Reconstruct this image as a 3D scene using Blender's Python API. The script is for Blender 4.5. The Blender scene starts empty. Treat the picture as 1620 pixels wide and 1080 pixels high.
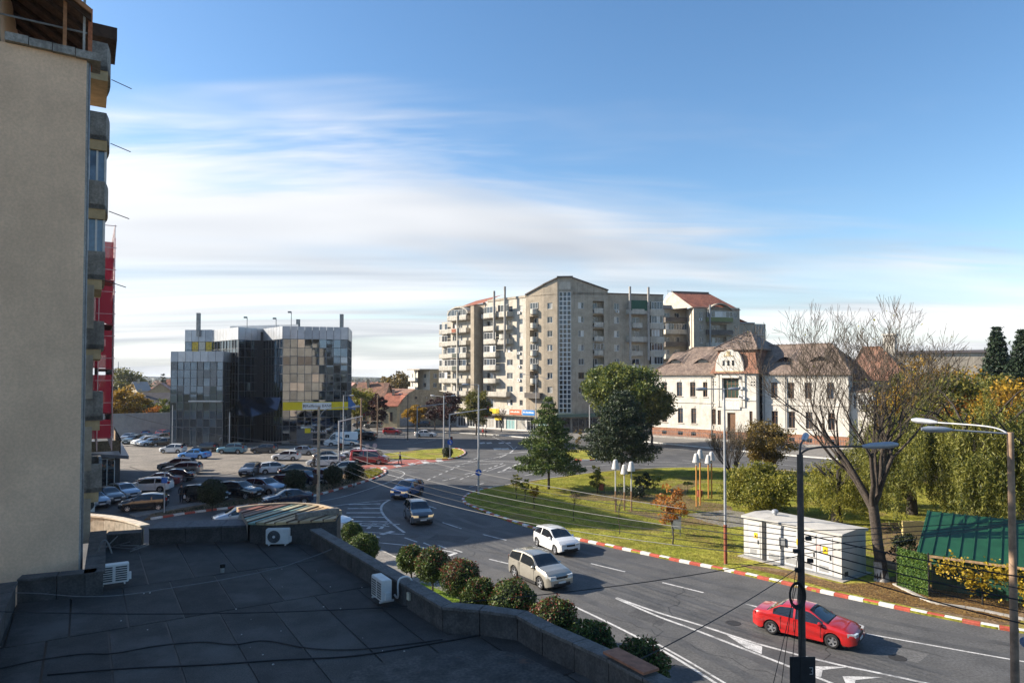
import bpy, bmesh, math, random
import numpy as np
from mathutils import Vector, Matrix, Euler
R = math.radians
rnd = random.Random(11)
nrs = np.random.RandomState(5)
sc = bpy.context.scene
col = sc.collection

# ------------------------------------------------------------------ camera
FPX, PW, PH, CAMH = 1080.0, 1620.0, 1080.0, 12.0
PITCH = R(1.5)
HORIZON = 598.0
PCY = HORIZON - FPX * math.tan(PITCH)
cam_data = bpy.data.cameras.new('camera')
cam = bpy.data.objects.new('camera', cam_data); col.objects.link(cam)
cam_data.sensor_width = 36.0
cam_data.lens = 24.0
cam_data.shift_y = (PCY - PH / 2) / PW
cam_data.clip_start = 0.1; cam_data.clip_end = 9000
cam.location = (0, 0, CAMH)
cam.rotation_euler = (R(90) + PITCH, 0, 0)
sc.camera = cam

# ------------------------------------------------------------------ world, sun, exposure
SUN_EL = R(26.5)
TRAVEL = Vector((1.0, -0.15, 0)).normalized()          # horizontal direction the light travels in
world = bpy.data.worlds.new('World'); sc.world = world; world.use_nodes = True
def build_world():
    nt = world.node_tree; nt.nodes.clear(); N = nt.nodes.new; L = nt.links.new
    out = N('ShaderNodeOutputWorld'); bg = N('ShaderNodeBackground'); bg.inputs['Strength'].default_value = 0.088
    sky = N('ShaderNodeTexSky'); sky.sky_type = 'NISHITA'; sky.sun_disc = False
    sky.sun_elevation = SUN_EL
    sky.sun_rotation = math.atan2(-TRAVEL.x, -TRAVEL.y)
    sky.air_density = 1.0; sky.dust_density = 0.5; sky.ozone_density = 1.6; sky.altitude = 100
    hs = N('ShaderNodeHueSaturation'); hs.inputs['Saturation'].default_value = 1.2
    hs.inputs['Value'].default_value = 1.1
    L(sky.outputs[0], hs.inputs['Color'])
    def math_(op, a=None, b=None, clamp=False):
        n = N('ShaderNodeMath'); n.operation = op; n.use_clamp = clamp
        for i, x in enumerate((a, b)):
            if x is None: continue
            if isinstance(x, (int, float)): n.inputs[i].default_value = x
            else: L(x, n.inputs[i])
        return n.outputs[0]
    tc = N('ShaderNodeTexCoord'); sp = N('ShaderNodeSeparateXYZ'); L(tc.outputs['Generated'], sp.inputs[0])
    zz = math_('MAXIMUM', sp.outputs['Z'], 0.012)
    zz = math_('ADD', zz, 0.07)
    px = math_('DIVIDE', sp.outputs['X'], zz); py = math_('DIVIDE', sp.outputs['Y'], zz)
    cb = N('ShaderNodeCombineXYZ'); L(px, cb.inputs[0]); L(py, cb.inputs[1])
    def noise(scale, rot, sx, sy, detail, rough, dist=0.0):
        m = N('ShaderNodeMapping'); m.inputs['Rotation'].default_value = (0, 0, R(rot)); m.inputs['Scale'].default_value = (sx, sy, 1)
        L(cb.outputs[0], m.inputs['Vector'])
        t = N('ShaderNodeTexNoise'); t.inputs['Scale'].default_value = scale; t.inputs['Detail'].default_value = detail
        t.inputs['Roughness'].default_value = rough; t.inputs['Distortion'].default_value = dist
        L(m.outputs[0], t.inputs['Vector']); return t.outputs[0]
    big = noise(0.55, -22, 0.5, 1.0, 4, 0.55, 0.4)
    fine = noise(1.3, -24, 0.34, 1.3, 4, 0.6, 0.7)
    # the edge of the high cloud sheet: a line in the plane of the cloud
    edge = math_('SUBTRACT', py, math_('ADD', math_('MULTIPLY', px, 0.37), 2.40))
    e = math_('MULTIPLY', edge, 0.95)
    e = math_('ADD', e, math_('MULTIPLY', math_('SUBTRACT', big, 0.5), 1.3))
    e = math_('ADD', e, math_('MULTIPLY', math_('SUBTRACT', fine, 0.5), 2.0))
    sm = N('ShaderNodeMapRange'); sm.interpolation_type = 'SMOOTHSTEP'
    sm.inputs['From Min'].default_value = -0.1; sm.inputs['From Max'].default_value = 0.85
    L(e, sm.inputs['Value'])
    # breaks in the sheet
    gap = noise(0.36, -14, 0.34, 1.1, 4, 0.55, 0.8)
    gm = N('ShaderNodeMapRange'); gm.interpolation_type = 'SMOOTHSTEP'
    gm.inputs['From Min'].default_value = 0.38; gm.inputs['From Max'].default_value = 0.54
    gm.inputs['To Min'].default_value = 0.4; gm.inputs['To Max'].default_value = 1.0
    L(gap, gm.inputs['Value'])
    cov = math_('MULTIPLY', sm.outputs[0], gm.outputs[0])
    # thin wisps in the clear part
    wn = noise(0.9, -30, 0.35, 1.3, 4, 0.6, 0.6)
    wm = N('ShaderNodeMapRange'); wm.interpolation_type = 'SMOOTHSTEP'
    wm.inputs['From Min'].default_value = 0.52; wm.inputs['From Max'].default_value = 0.78
    wm.inputs['To Max'].default_value = 0.25
    L(wn, wm.inputs['Value'])
    cov = math_('MAXIMUM', cov, wm.outputs[0])
    low = N('ShaderNodeMapRange'); low.interpolation_type = 'SMOOTHSTEP'; low.inputs['From Min'].default_value = 0.02; low.inputs['From Max'].default_value = 0.16
    low.inputs['To Min'].default_value = 0.9; low.inputs['To Max'].default_value = 0.0; L(sp.outputs['Z'], low.inputs['Value'])
    cov = math_('MAXIMUM', cov, low.outputs[0])
    cov = math_('MULTIPLY', cov, 0.95, True)
    # cloud brightness: streaky white to pale grey-blue
    shn = noise(0.6, -12, 0.3, 0.9, 4, 0.55, 0.5)
    shr = N('ShaderNodeValToRGB')
    shr.color_ramp.elements[0].position = 0.39; shr.color_ramp.elements[0].color = (3.2, 3.4, 3.75, 1)
    shr.color_ramp.elements[1].position = 0.59; shr.color_ramp.elements[1].color = (5.9, 5.9, 5.95, 1)
    L(shn, shr.inputs[0])
    mx = N('ShaderNodeMix'); mx.data_type = 'RGBA'
    L(cov, mx.inputs['Factor']); L(hs.outputs[0], mx.inputs['A']); L(shr.outputs[0], mx.inputs['B'])
    L(mx.outputs['Result'], bg.inputs['Color']); L(bg.outputs[0], out.inputs['Surface'])
build_world()
sun_data = bpy.data.lights.new('sun', 'SUN'); sun_data.energy = 5.0; sun_data.angle = R(0.53); sun_data.color = (1.0, 0.90, 0.76)
sun = bpy.data.objects.new('sun', sun_data); col.objects.link(sun)
_d = Vector((TRAVEL.x * math.cos(SUN_EL), TRAVEL.y * math.cos(SUN_EL), -math.sin(SUN_EL)))
sun.rotation_euler = _d.to_track_quat('-Z', 'Y').to_euler(); sun.location = (-60, 0, 60)
sc.view_settings.view_transform = 'Standard'; sc.view_settings.look = 'None'
sc.view_settings.exposure = 1.13; sc.view_settings.gamma = 1.0; sc.view_settings.use_curve_mapping = False
sc.render.engine = 'CYCLES'
sc.cycles.use_denoising = True
try: sc.cycles.denoiser = 'OPENIMAGEDENOISE'
except Exception: pass
sc.cycles.max_bounces = 6; sc.cycles.diffuse_bounces = 3; sc.cycles.glossy_bounces = 3
sc.cycles.transmission_bounces = 4; sc.cycles.transparent_max_bounces = 8
sc.cycles.caustics_reflective = False; sc.cycles.caustics_refractive = False

# ------------------------------------------------------------------ pixel of the photograph -> place in the world
def ray(px, py):
    u = (px - PW / 2) / FPX; v = (PCY - py) / FPX
    c, s = math.cos(PITCH), math.sin(PITCH)
    return Vector((u, c - v * s, s + v * c))
def g(px, py, z=0.0):
    d = ray(px, py); t = (z - CAMH) / d.z
    return Vector((d.x * t, d.y * t, z))
def at(px, py, Y):
    d = ray(px, py); t = Y / d.y
    return Vector((d.x * t, Y, CAMH + d.z * t))

# ------------------------------------------------------------------ mesh helpers
ORG = {}
class MB:
    def __init__(s): s.v = []; s.f = []; s.m = []; s.cur = 0
    def add(s, verts, faces):
        o = len(s.v); s.v.extend([tuple(p) for p in verts])
        for f in faces: s.f.append(tuple(i + o for i in f)); s.m.append(s.cur)
        return s
    def quad(s, a, b, c, d): return s.add([a, b, c, d], [(0, 1, 2, 3)])
    def poly(s, pts): return s.add(pts, [tuple(range(len(pts)))])
    def box(s, c, size, rz=0.0):
        hx, hy, hz = size[0] / 2, size[1] / 2, size[2] / 2; cs, sn = math.cos(rz), math.sin(rz)
        P = []
        for z in (-hz, hz):
            for x, y in ((-hx, -hy), (hx, -hy), (hx, hy), (-hx, hy)):
                P.append((c[0] + x * cs - y * sn, c[1] + x * sn + y * cs, c[2] + z))
        return s.add(P, [(3, 2, 1, 0), (4, 5, 6, 7), (0, 1, 5, 4), (1, 2, 6, 5), (2, 3, 7, 6), (3, 0, 4, 7)])
    def obox(s, p, ex, ey, ez):
        p, ex, ey, ez = Vector(p), Vector(ex), Vector(ey), Vector(ez)
        P = [p, p + ex, p + ex + ey, p + ey]; P += [q + ez for q in P]
        F = [(3, 2, 1, 0), (4, 5, 6, 7), (0, 1, 5, 4), (1, 2, 6, 5), (2, 3, 7, 6), (3, 0, 4, 7)]
        if ex.cross(ey).dot(ez) < 0: F = [f[::-1] for f in F]
        return s.add(P, F)
    def prism(s, pts, z0, z1, bottom=True):
        pts = [(p[0], p[1]) for p in pts]; n = len(pts)
        a = sum(pts[i][0] * pts[(i + 1) % n][1] - pts[(i + 1) % n][0] * pts[i][1] for i in range(n))
        if a < 0: pts = pts[::-1]
        P = [(x, y, z0) for x, y in pts] + [(x, y, z1) for x, y in pts]
        F = [tuple(range(n, 2 * n))] + [(i, (i + 1) % n, (i + 1) % n + n, i + n) for i in range(n)]
        if bottom: F.append(tuple(range(n))[::-1])
        return s.add(P, F)
    def tube(s, pts, r, n=8, caps=True):
        pts = [Vector(p) for p in pts]; k = len(pts)
        if not hasattr(r, '__len__'): r = [r] * k
        P = []; up = None
        for i in range(k):
            t = (pts[min(i + 1, k - 1)] - pts[max(i - 1, 0)])
            if t.length < 1e-9: t = Vector((0, 0, 1))
            t.normalize()
            if up is None: up = Vector((0, 0, 1)) if abs(t.z) < 0.9 else Vector((1, 0, 0))
            a = up.cross(t)
            if a.length < 1e-6: a = Vector((1, 0, 0)).cross(t)
            a.normalize(); b = t.cross(a); up = b
            for j in range(n):
                an = 2 * math.pi * j / n
                P.append(pts[i] + (a * math.cos(an) + b * math.sin(an)) * r[i])
        F = [(i * n + j, i * n + (j + 1) % n, (i + 1) * n + (j + 1) % n, (i + 1) * n + j) for i in range(k - 1) for j in range(n)]
        if caps: F += [tuple(range(n))[::-1], tuple(range((k - 1) * n, k * n))]
        return s.add(P, F)
    def lathe(s, prof, n=16, c=(0, 0, 0), axis='z', caps=True):
        P = []
        for r, h in prof:
            for j in range(n):
                a = 2 * math.pi * j / n; x, y = r * math.cos(a), r * math.sin(a)
                if axis == 'z': p = (c[0] + x, c[1] + y, c[2] + h)
                elif axis == 'y': p = (c[0] + y, c[1] + h, c[2] + x)
                else: p = (c[0] + h, c[1] + x, c[2] + y)
                P.append(p)
        k = len(prof)
        F = [(i * n + j, i * n + (j + 1) % n, (i + 1) * n + (j + 1) % n, (i + 1) * n + j) for i in range(k - 1) for j in range(n)]
        if caps: F += [tuple(range(n))[::-1], tuple(range((k - 1) * n, k * n))]
        return s.add(P, F)
    def mesh(s, name, off=(0, 0, 0)):
        me = bpy.data.meshes.new(name)
        ox, oy, oz = off
        me.from_pydata([(x - ox, y - oy, z - oz) for x, y, z in s.v], [], s.f)
        if any(s.m): me.polygons.foreach_set('material_index', s.m)
        return me
    def build(s, name, mat, parent=None, smooth=None, loc=None):
        off = ORG.get(parent, Vector((0, 0, 0))) if parent else (loc if loc is not None else (0, 0, 0))
        me = s.mesh(name, off)
        for m in (mat if isinstance(mat, (list, tuple)) else [mat]): me.materials.append(m)
        if smooth is not None: shade(me, smooth)
        o = bpy.data.objects.new(name, me); col.objects.link(o)
        if parent: o.parent = parent; ORG[o] = Vector(off)
        else:
            o.location = off; ORG[o] = Vector(off)
        return o
def shade(me, ang):
    me.polygons.foreach_set('use_smooth', [True] * len(me.polygons))
    try: me.set_sharp_from_angle(angle=R(ang))
    except Exception: pass
def fix_normals(me):
    bm = bmesh.new(); bm.from_mesh(me); bmesh.ops.recalc_face_normals(bm, faces=bm.faces); bm.to_mesh(me); bm.free()
def np_mesh(name, V, Q, mats):
    me = bpy.data.meshes.new(name)
    V = np.asarray(V, dtype=np.float32); Q = np.asarray(Q, dtype=np.int32)
    k = Q.shape[1]
    me.vertices.add(len(V)); me.vertices.foreach_set('co', V.ravel())
    me.loops.add(Q.size); me.loops.foreach_set('vertex_index', Q.ravel())
    me.polygons.add(len(Q)); me.polygons.foreach_set('loop_start', np.arange(0, Q.size, k, dtype=np.int32))
    me.update(calc_edges=True)
    for m in (mats if isinstance(mats, (list, tuple)) else [mats]): me.materials.append(m)
    return me
def obj(name, me, parent=None, loc=None, rz=0.0, mx=None):
    o = bpy.data.objects.new(name, me); col.objects.link(o)
    if parent: o.parent = parent; ORG[o] = ORG[parent]
    if mx is not None:
        m = mx.copy()
        if parent: m = Matrix.Translation(-ORG[parent]) @ m
        o.matrix_local = m
    elif loc is not None:
        o.location = loc; o.rotation_euler = (0, 0, rz)
        if not parent: ORG[o] = Vector(loc)
    return o
def tag(o, label, cat, group=None, kind=None):
    if label: o['label'] = label
    if cat: o['category'] = cat
    if group: o['group'] = group
    if kind: o['kind'] = kind
    return o
def thing(name, label, cat, loc=(0, 0, 0), rz=0.0, group=None):
    o = bpy.data.objects.new(name, None); col.objects.link(o)
    o.location = loc; o.rotation_euler = (0, 0, rz); o.empty_display_size = 0.2
    ORG[o] = Vector(loc)
    return tag(o, label, cat, group)
def structure(o, label=None): o['kind'] = 'structure'; (label and o.__setitem__('label', label)); return o
def copy_tree(o, parent=None):
    c = o.copy(); col.objects.link(c)
    if parent: c.parent = parent
    for ch in o.children: copy_tree(ch, c)
    return c

# ------------------------------------------------------------------ materials
MATS = {}
def mat(key, c=(0.5, 0.5, 0.5), rough=0.8, var=0.18, scale=3.0, bump=0.0, metal=0.0, spec=0.4, c2=None, dirt=0.0,
        dirt_col=(0.05, 0.045, 0.04), streak=0.0, fine=0.0, fine_scale=60.0, emit=None, emit_s=0.0, coat=0.0, island=0.0,
        space='world', bscale=None, patch=None, alpha=None):
    if key in MATS: return MATS[key]
    m = bpy.data.materials.new(key); m.use_nodes = True; MATS[key] = m
    nt = m.node_tree; N = nt.nodes.new; L = nt.links.new
    b = nt.nodes['Principled BSDF']
    b.inputs['Roughness'].default_value = rough; b.inputs['Metallic'].default_value = metal
    b.inputs['Specular IOR Level'].default_value = spec
    if coat: b.inputs['Coat Weight'].default_value = coat; b.inputs['Coat Roughness'].default_value = 0.06
    if space == 'world':
        gm = N('ShaderNodeNewGeometry'); vec = gm.outputs['Position']
    else:
        tcn = N('ShaderNodeTexCoord'); vec = tcn.outputs['Object']
    def tex(sc_, det=5, mapping=None, rough_=0.6):
        t = N('ShaderNodeTexNoise'); t.inputs['Scale'].default_value = sc_; t.inputs['Detail'].default_value = det
        t.inputs['Roughness'].default_value = rough_
        if mapping:
            mp = N('ShaderNodeMapping'); mp.inputs['Scale'].default_value = mapping; L(vec, mp.inputs[0]); L(mp.outputs[0], t.inputs['Vector'])
        else: L(vec, t.inputs['Vector'])
        return t.outputs[0]
    def ramp(inp, p0, p1, v0=0.0, v1=1.0):
        r = N('ShaderNodeMapRange'); r.interpolation_type = 'SMOOTHSTEP'
        r.inputs['From Min'].default_value = p0; r.inputs['From Max'].default_value = p1
        r.inputs['To Min'].default_value = v0; r.inputs['To Max'].default_value = v1
        L(inp, r.inputs['Value']); return r.outputs[0]
    def mix(f, a, bb, mode='MIX'):
        x = N('ShaderNodeMix'); x.data_type = 'RGBA'; x.blend_type = mode
        for s_, v in (('Factor', f), ('A', a), ('B', bb)):
            if isinstance(v, (int, float)): x.inputs[s_].default_value = v
            elif isinstance(v, tuple): x.inputs[s_].default_value = (*v[:3], 1)
            else: L(v, x.inputs[s_])
        return x.outputs['Result']
    cur = tuple(c)
    if c2: cur = mix(ramp(tex(scale, 6), 0.36, 0.64), tuple(c), tuple(c2))
    if var:
        lo = tuple(max(0, 1 - var) for _ in range(3)); hi = tuple(1 + var for _ in range(3))
        v = mix(ramp(tex(scale * 1.7 + 0.13, 6), 0.3, 0.7), lo, hi)
        cur = mix(1.0, cur, v, 'MULTIPLY')
    if fine:
        v = mix(ramp(tex(fine_scale, 2), 0.3, 0.7), (1 - fine,) * 3, (1 + fine,) * 3)
        cur = mix(1.0, cur, v, 'MULTIPLY')
    if streak:
        f = ramp(tex(1.0, 4, (2.4, 2.4, 0.16)), 0.5, 0.78, 0, streak)
        cur = mix(f, cur, tuple(dirt_col))
    if dirt:
        f = ramp(tex(scale * 0.35 + 0.05, 7, None, 0.7), 0.52, 0.72, 0, dirt)
        cur = mix(f, cur, tuple(dirt_col))
    if patch:                                  # (colour, scale, lo, hi, amount)
        f = ramp(tex(patch[1], 6, None, 0.65), patch[2], patch[3], 0, patch[4])
        cur = mix(f, cur, tuple(patch[0]))
    if island:
        gi = N('ShaderNodeNewGeometry')
        v = mix(gi.outputs['Random Per Island'], (1 - island,) * 3, (1 + island,) * 3)
        cur = mix(1.0, cur, v, 'MULTIPLY')
    if isinstance(cur, tuple): b.inputs['Base Color'].default_value = (*cur, 1)
    else: L(cur, b.inputs['Base Color'])
    if bump:
        bp = N('ShaderNodeBump'); bp.inputs['Strength'].default_value = bump; bp.inputs['Distance'].default_value = 0.02
        L(tex(bscale or fine_scale * 0.5, 4), bp.inputs['Height']); L(bp.outputs[0], b.inputs['Normal'])
    if emit: b.inputs['Emission Color'].default_value = (*emit, 1); b.inputs['Emission Strength'].default_value = emit_s
    if alpha is not None: b.inputs['Alpha'].default_value = alpha
    return m
def leaf_mat(key, c1, c2, trans=0.35, scale=0.9, c3=None, p3=0.12):
    if key in MATS: return MATS[key]
    m = bpy.data.materials.new(key); m.use_nodes = True; MATS[key] = m
    nt = m.node_tree; nt.nodes.clear(); N = nt.nodes.new; L = nt.links.new
    out = N('ShaderNodeOutputMaterial'); gm = N('ShaderNodeNewGeometry')
    t = N('ShaderNodeTexNoise'); t.inputs['Scale'].default_value = scale; t.inputs['Detail'].default_value = 3; L(gm.outputs['Position'], t.inputs['Vector'])
    ad = N('ShaderNodeMath'); ad.operation = 'ADD'
    mu = N('ShaderNodeMath'); mu.operation = 'MULTIPLY_ADD'; mu.inputs[1].default_value = 0.5; mu.inputs[2].default_value = -0.25
    L(gm.outputs['Random Per Island'], mu.inputs[0]); L(t.outputs[0], ad.inputs[0]); L(mu.outputs[0], ad.inputs[1])
    r = N('ShaderNodeValToRGB'); e = r.color_ramp.elements
    e[0].position = 0.32; e[0].color = (*c1, 1); e[1].position = 0.68; e[1].color = (*c2, 1)
    if c3:
        x = e.new(0.93 - p3); x.color = (*c2, 1); y = e.new(0.97 - p3); y.color = (*c3, 1)
    L(ad.outputs[0], r.inputs[0])
    d = N('ShaderNodeBsdfPrincipled'); d.inputs['Roughness'].default_value = 0.55; d.inputs['Specular IOR Level'].default_value = 0.35
    tr = N('ShaderNodeBsdfTranslucent'); mx = N('ShaderNodeMixShader'); mx.inputs[0].default_value = trans
    L(r.outputs[0], d.inputs['Base Color']); L(r.outputs[0], tr.inputs['Color']); L(d.outputs[0], mx.inputs[1]); L(tr.outputs[0], mx.inputs[2])
    L(mx.outputs[0], out.inputs['Surface'])
    return m
def paint(key, c, rough=0.28, metal=0.0, coat=1.0):
    return mat('paint_' + key, c, rough=rough, metal=metal, coat=coat, var=0.05, scale=2.0, space='object', spec=0.5,
               patch=((0.12, 0.11, 0.10), 3.0, 0.55, 0.8, 0.12))
def glass(key, c=(0.02, 0.025, 0.03), rough=0.05, spec=0.8):
    return mat(key, c, rough=rough, var=0.15, spec=spec, scale=0.7)
# ================================================================== GROUND, ROADS, KERBS
def smooth_path(P, n=8, closed=False):
    P = [Vector((p[0], p[1], p[2] if len(p) > 2 else 0)) for p in P]; out = []; k = len(P)
    for i in range(k if closed else k - 1):
        if closed: a, b, c, d = P[i - 1], P[i], P[(i + 1) % k], P[(i + 2) % k]
        else: a, b, c, d = P[max(i - 1, 0)], P[i], P[i + 1], P[min(i + 2, k - 1)]
        for j in range(n):
            t = j / n
            out.append(0.5 * ((2 * b) + (c - a) * t + (2 * a - 5 * b + 4 * c - d) * t * t + (3 * b - a - 3 * c + d) * t ** 3))
    if not closed: out.append(P[-1])
    return out
def resample(P, step):
    out = [P[0].copy()]; acc = 0.0
    for i in range(len(P) - 1):
        a, b = P[i], P[i + 1]; l = (b - a).length; pos = step - acc
        while pos <= l:
            out.append(a.lerp(b, pos / l)); pos += step
        acc = (acc + l) % step if l + acc >= step else acc + l
    return out
def strip(mb, path, w, z=0.0, off=0.0):
    """flat band along a path"""
    k = len(path); Ls, Rs = [], []
    for i in range(k):
        t = path[min(i + 1, k - 1)] - path[max(i - 1, 0)]; t.z = 0; t.normalize(); n = Vector((-t.y, t.x, 0))
        Ls.append(path[i] + n * (off + w / 2)); Rs.append(path[i] + n * (off - w / 2))
    for i in range(k - 1):
        a, b, c, d = Rs[i], Rs[i + 1], Ls[i + 1], Ls[i]
        mb.add([(q.x, q.y, z) for q in (a, b, c, d)], [(0, 1, 2, 3)])
def GP(L): return [g(x, y) for x, y in L]

M_GROUND = mat('earth', (0.16, 0.135, 0.09), rough=0.95, var=0.3, scale=0.05, c2=(0.10, 0.105, 0.05), fine=0.2, fine_scale=2)
M_ASPH = mat('asphalt', (0.085, 0.084, 0.083), rough=0.82, var=0.16, scale=0.22, spec=0.35, fine=0.22, fine_scale=9.0, bump=0.25, bscale=14,
             patch=((0.05, 0.05, 0.052), 0.12, 0.52, 0.62, 0.55), dirt=0.35, dirt_col=(0.115, 0.108, 0.098), c2=(0.098, 0.095, 0.091))
M_PARK = mat('parking_concrete', (0.19, 0.165, 0.135), rough=0.9, var=0.22, scale=0.15, fine=0.25, fine_scale=3.0, dirt=0.7, dirt_col=(0.085, 0.078, 0.07),
             patch=((0.25, 0.22, 0.18), 0.35, 0.55, 0.66, 0.6), bump=0.2, bscale=6)
M_PAVE = mat('paving', (0.20, 0.185, 0.165), rough=0.9, var=0.18, scale=0.6, fine=0.2, fine_scale=7, dirt=0.4, dirt_col=(0.10, 0.095, 0.085))
M_CONC = mat('concrete', (0.34, 0.32, 0.29), rough=0.9, var=0.18, scale=1.2, fine=0.12, fine_scale=20, dirt=0.5, dirt_col=(0.14, 0.125, 0.11), streak=0.3)
M_LAWN = mat('lawn', (0.20, 0.205, 0.028), rough=0.95, var=0.35, scale=0.32, c2=(0.27, 0.24, 0.045), fine=0.4, fine_scale=5.5, bump=0.8, bscale=16, spec=0.1,
             patch=((0.20, 0.14, 0.065), 0.16, 0.53, 0.63, 0.8))
M_SOIL = mat('bare_soil', (0.17, 0.115, 0.068), rough=0.95, var=0.3, scale=0.8, fine=0.35, fine_scale=8, bump=0.5, bscale=10, spec=0.1, dirt=0.5, dirt_col=(0.10, 0.10, 0.04))
M_WHITE = mat('road_paint', (0.50, 0.49, 0.47), rough=0.75, var=0.15, scale=1.0, fine=0.25, fine_scale=14, patch=((0.12, 0.12, 0.118), 1.1, 0.50, 0.66, 0.75))
M_REDRD = mat('red_surface', (0.33, 0.10, 0.075), rough=0.85, var=0.2, scale=0.8, fine=0.2, fine_scale=8, patch=((0.12, 0.1, 0.1), 0.8, 0.5, 0.7, 0.7))
M_KR = mat('kerb_red', (0.40, 0.075, 0.045), rough=0.7, var=0.15, scale=1.5, fine=0.15, fine_scale=14, dirt=0.5, dirt_col=(0.22, 0.13, 0.1))
M_KW = mat('kerb_white', (0.62, 0.60, 0.56), rough=0.75, var=0.12, scale=1.5, fine=0.12, fine_scale=14, dirt=0.55, dirt_col=(0.33, 0.29, 0.25))

structure(MB().poly([(-4500, -300, -0.03), (4500, -300, -0.03), (4500, 8500, -0.03), (-4500, 8500, -0.03)]).build('ground', M_GROUND))
road = structure(MB().poly([(-190, 5, 0), (190, 5, 0), (190, 150, 0), (42, 190, 0), (-20, 190, 0), (-60, 260, 0), (-190, 260, 0)]).build('road', M_ASPH))
# parking lot surface, a dusty concrete apron
pk = GP([(60, 735), (130, 703), (300, 692), (420, 697), (545, 703), (520, 716), (546, 726), (548, 741), (480, 757), (330, 748), (200, 742)])
structure(MB().poly([(p.x, p.y, 0.006) for p in pk]).build('parking_lot', M_PARK))

def kerb(name, path, red_white=True, step=0.75, w=0.26, h=0.16, stones=True, closed=False, m=None):
    root = thing(name, None, None, (path[0].x, path[0].y, 0)); root['kind'] = 'structure'
    P = resample(path, step)
    for i in range(len(P) - 1):
        a, b = P[i], P[i + 1]; t = (b - a); L = t.length; t.normalize(); n = Vector((-t.y, t.x, 0))
        j = rnd.uniform(-0.012, 0.012); hh = h + rnd.uniform(-0.008, 0.008); e = 0.012
        mb = MB()
        a2 = a + t * e + n * j; b2 = b - t * e + n * j; c = 0.035
        prof = [(0, -0.02), (0, hh - c), (c, hh), (w, hh), (w, -0.02)]
        V = [(q.x + n.x * u, q.y + n.y * u, z) for q in (a2, b2) for u, z in prof]
        mb.add(V, [(k, k + 1, k + 6, k + 5)[::-1] for k in range(4)] + [(0, 1, 2, 3, 4), (9, 8, 7, 6, 5)])
        mm = m or ((M_KR if i % 2 else M_KW) if red_white else M_CONC)
        o = mb.build('kerb_stone', mm, root); fix_normals(o.data)
    return root
def slab(name, pts, z, m, label=None):
    o = MB().prism([(p.x, p.y) for p in pts], -0.02, z, False).build(name, m); return structure(o, label)

# ---- the park (big grass island right of centre)
park_near = smooth_path(GP([(1760, 1022), (1590, 997), (1500, 980), (1440, 968), (1380, 955), (1300, 938), (1230, 922), (1150, 904), (1080, 890), (1000, 873),
      (930, 858), (870, 845), (835, 834), (800, 823), (770, 812), (745, 802), (733, 795), (731, 789), (740, 782), (757, 776), (800, 768), (850, 760), (900, 753),
      (960, 746), (1040, 741), (1120, 740), (1200, 742), (1300, 749), (1400, 757), (1560, 770)]), 6)
poly = park_near + [Vector((110, 70, 0)), Vector((75, 30, 0))]
slab('park_lawn', [p for p in poly], 0.11, M_LAWN)
kerb('kerb', park_near[:118][::-1])
kerb('kerb', park_near[117:][::-1], False)
# bare soil and paths in the park
def patch_sheet(name, L, z, m): return structure(MB().poly([(p.x, p.y, z) for p in smooth_path(GP(L), 5, True)]).build(name, m))
patch_sheet('soil_patch', [(1170, 896), (1230, 912), (1310, 932), (1400, 953), (1500, 975), (1600, 992), (1620, 960), (1560, 945), (1480, 930), (1420, 915), (1380, 925), (1330, 926), (1250, 905)], 0.118, M_SOIL)
patch_sheet('soil_path', [(900, 785), (960, 778), (1020, 783), (1080, 792), (1150, 800), (1150, 812), (1080, 806), (1000, 795), (940, 793)], 0.117, M_SOIL)
patch_sheet('soil_path', [(990, 808), (1050, 815), (1090, 822), (1150, 818), (1150, 830), (1090, 832), (1030, 822)], 0.117, M_SOIL)
patch_sheet('soil_path', [(1060, 775), (1090, 762), (1110, 764), (1085, 780), (1100, 796), (1075, 796)], 0.1165, M_SOIL)
patch_sheet('soil_path', [(1390, 830), (1480, 835), (1560, 850), (1500, 890), (1420, 905), (1385, 880)], 0.117, M_SOIL)
structure(MB().prism([(p.x, p.y) for p in GP([(1085, 815), (1150, 808), (1178, 812), (1176, 835), (1150, 836), (1110, 825)])], 0.0, 0.125, False).build('park_pavement', M_PAVE))
# ---- strip island between the road and the parking lot
strip_near = smooth_path(GP([(228, 823), (270, 816), (310, 810), (360, 804), (400, 799), (440, 795), (480, 788), (520, 778), (555, 768), (585, 759), (602, 752), (608, 747), (602, 742), (588, 741), (570, 744)]), 6)
strip_far = smooth_path(GP([(570, 744), (545, 751), (510, 762), (470, 774), (430, 781), (380, 789), (330, 797), (280, 806), (240, 814)]), 4)
slab('planted_strip', strip_near + strip_far[1:], 0.10, M_SOIL)
kerb('kerb', strip_near[::-1], step=0.95)
slab('pavement', GP([(570, 744), (545, 751), (510, 762), (470, 774), (430, 781), (380, 789), (330, 797), (280, 806), (215, 818), (205, 814), (270, 802), (330, 792), (400, 781), (450, 770), (500, 757), (545, 745)]), 0.085, M_PAVE)
# ---- far traffic island with lights
isl = smooth_path(GP([(606, 726), (640, 726), (690, 727), (715, 726), (732, 721), (737, 716), (730, 711), (712, 709), (670, 712), (630, 716), (600, 720)]), 5, True)
slab('traffic_island', isl, 0.10, M_LAWN)
kerb('kerb', smooth_path(GP([(690, 727), (715, 726), (732, 721), (737, 716), (730, 711), (712, 709)]), 6), step=0.9)
med = smooth_path(GP([(880, 722), (910, 727), (940, 727), (960, 722), (940, 714), (905, 712), (885, 716)]), 5, True)
slab('median_island', med, 0.10, M_LAWN)
kerb('kerb', smooth_path(GP([(885, 724), (910, 728), (940, 728), (958, 723)]), 6), step=1.2)
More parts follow.
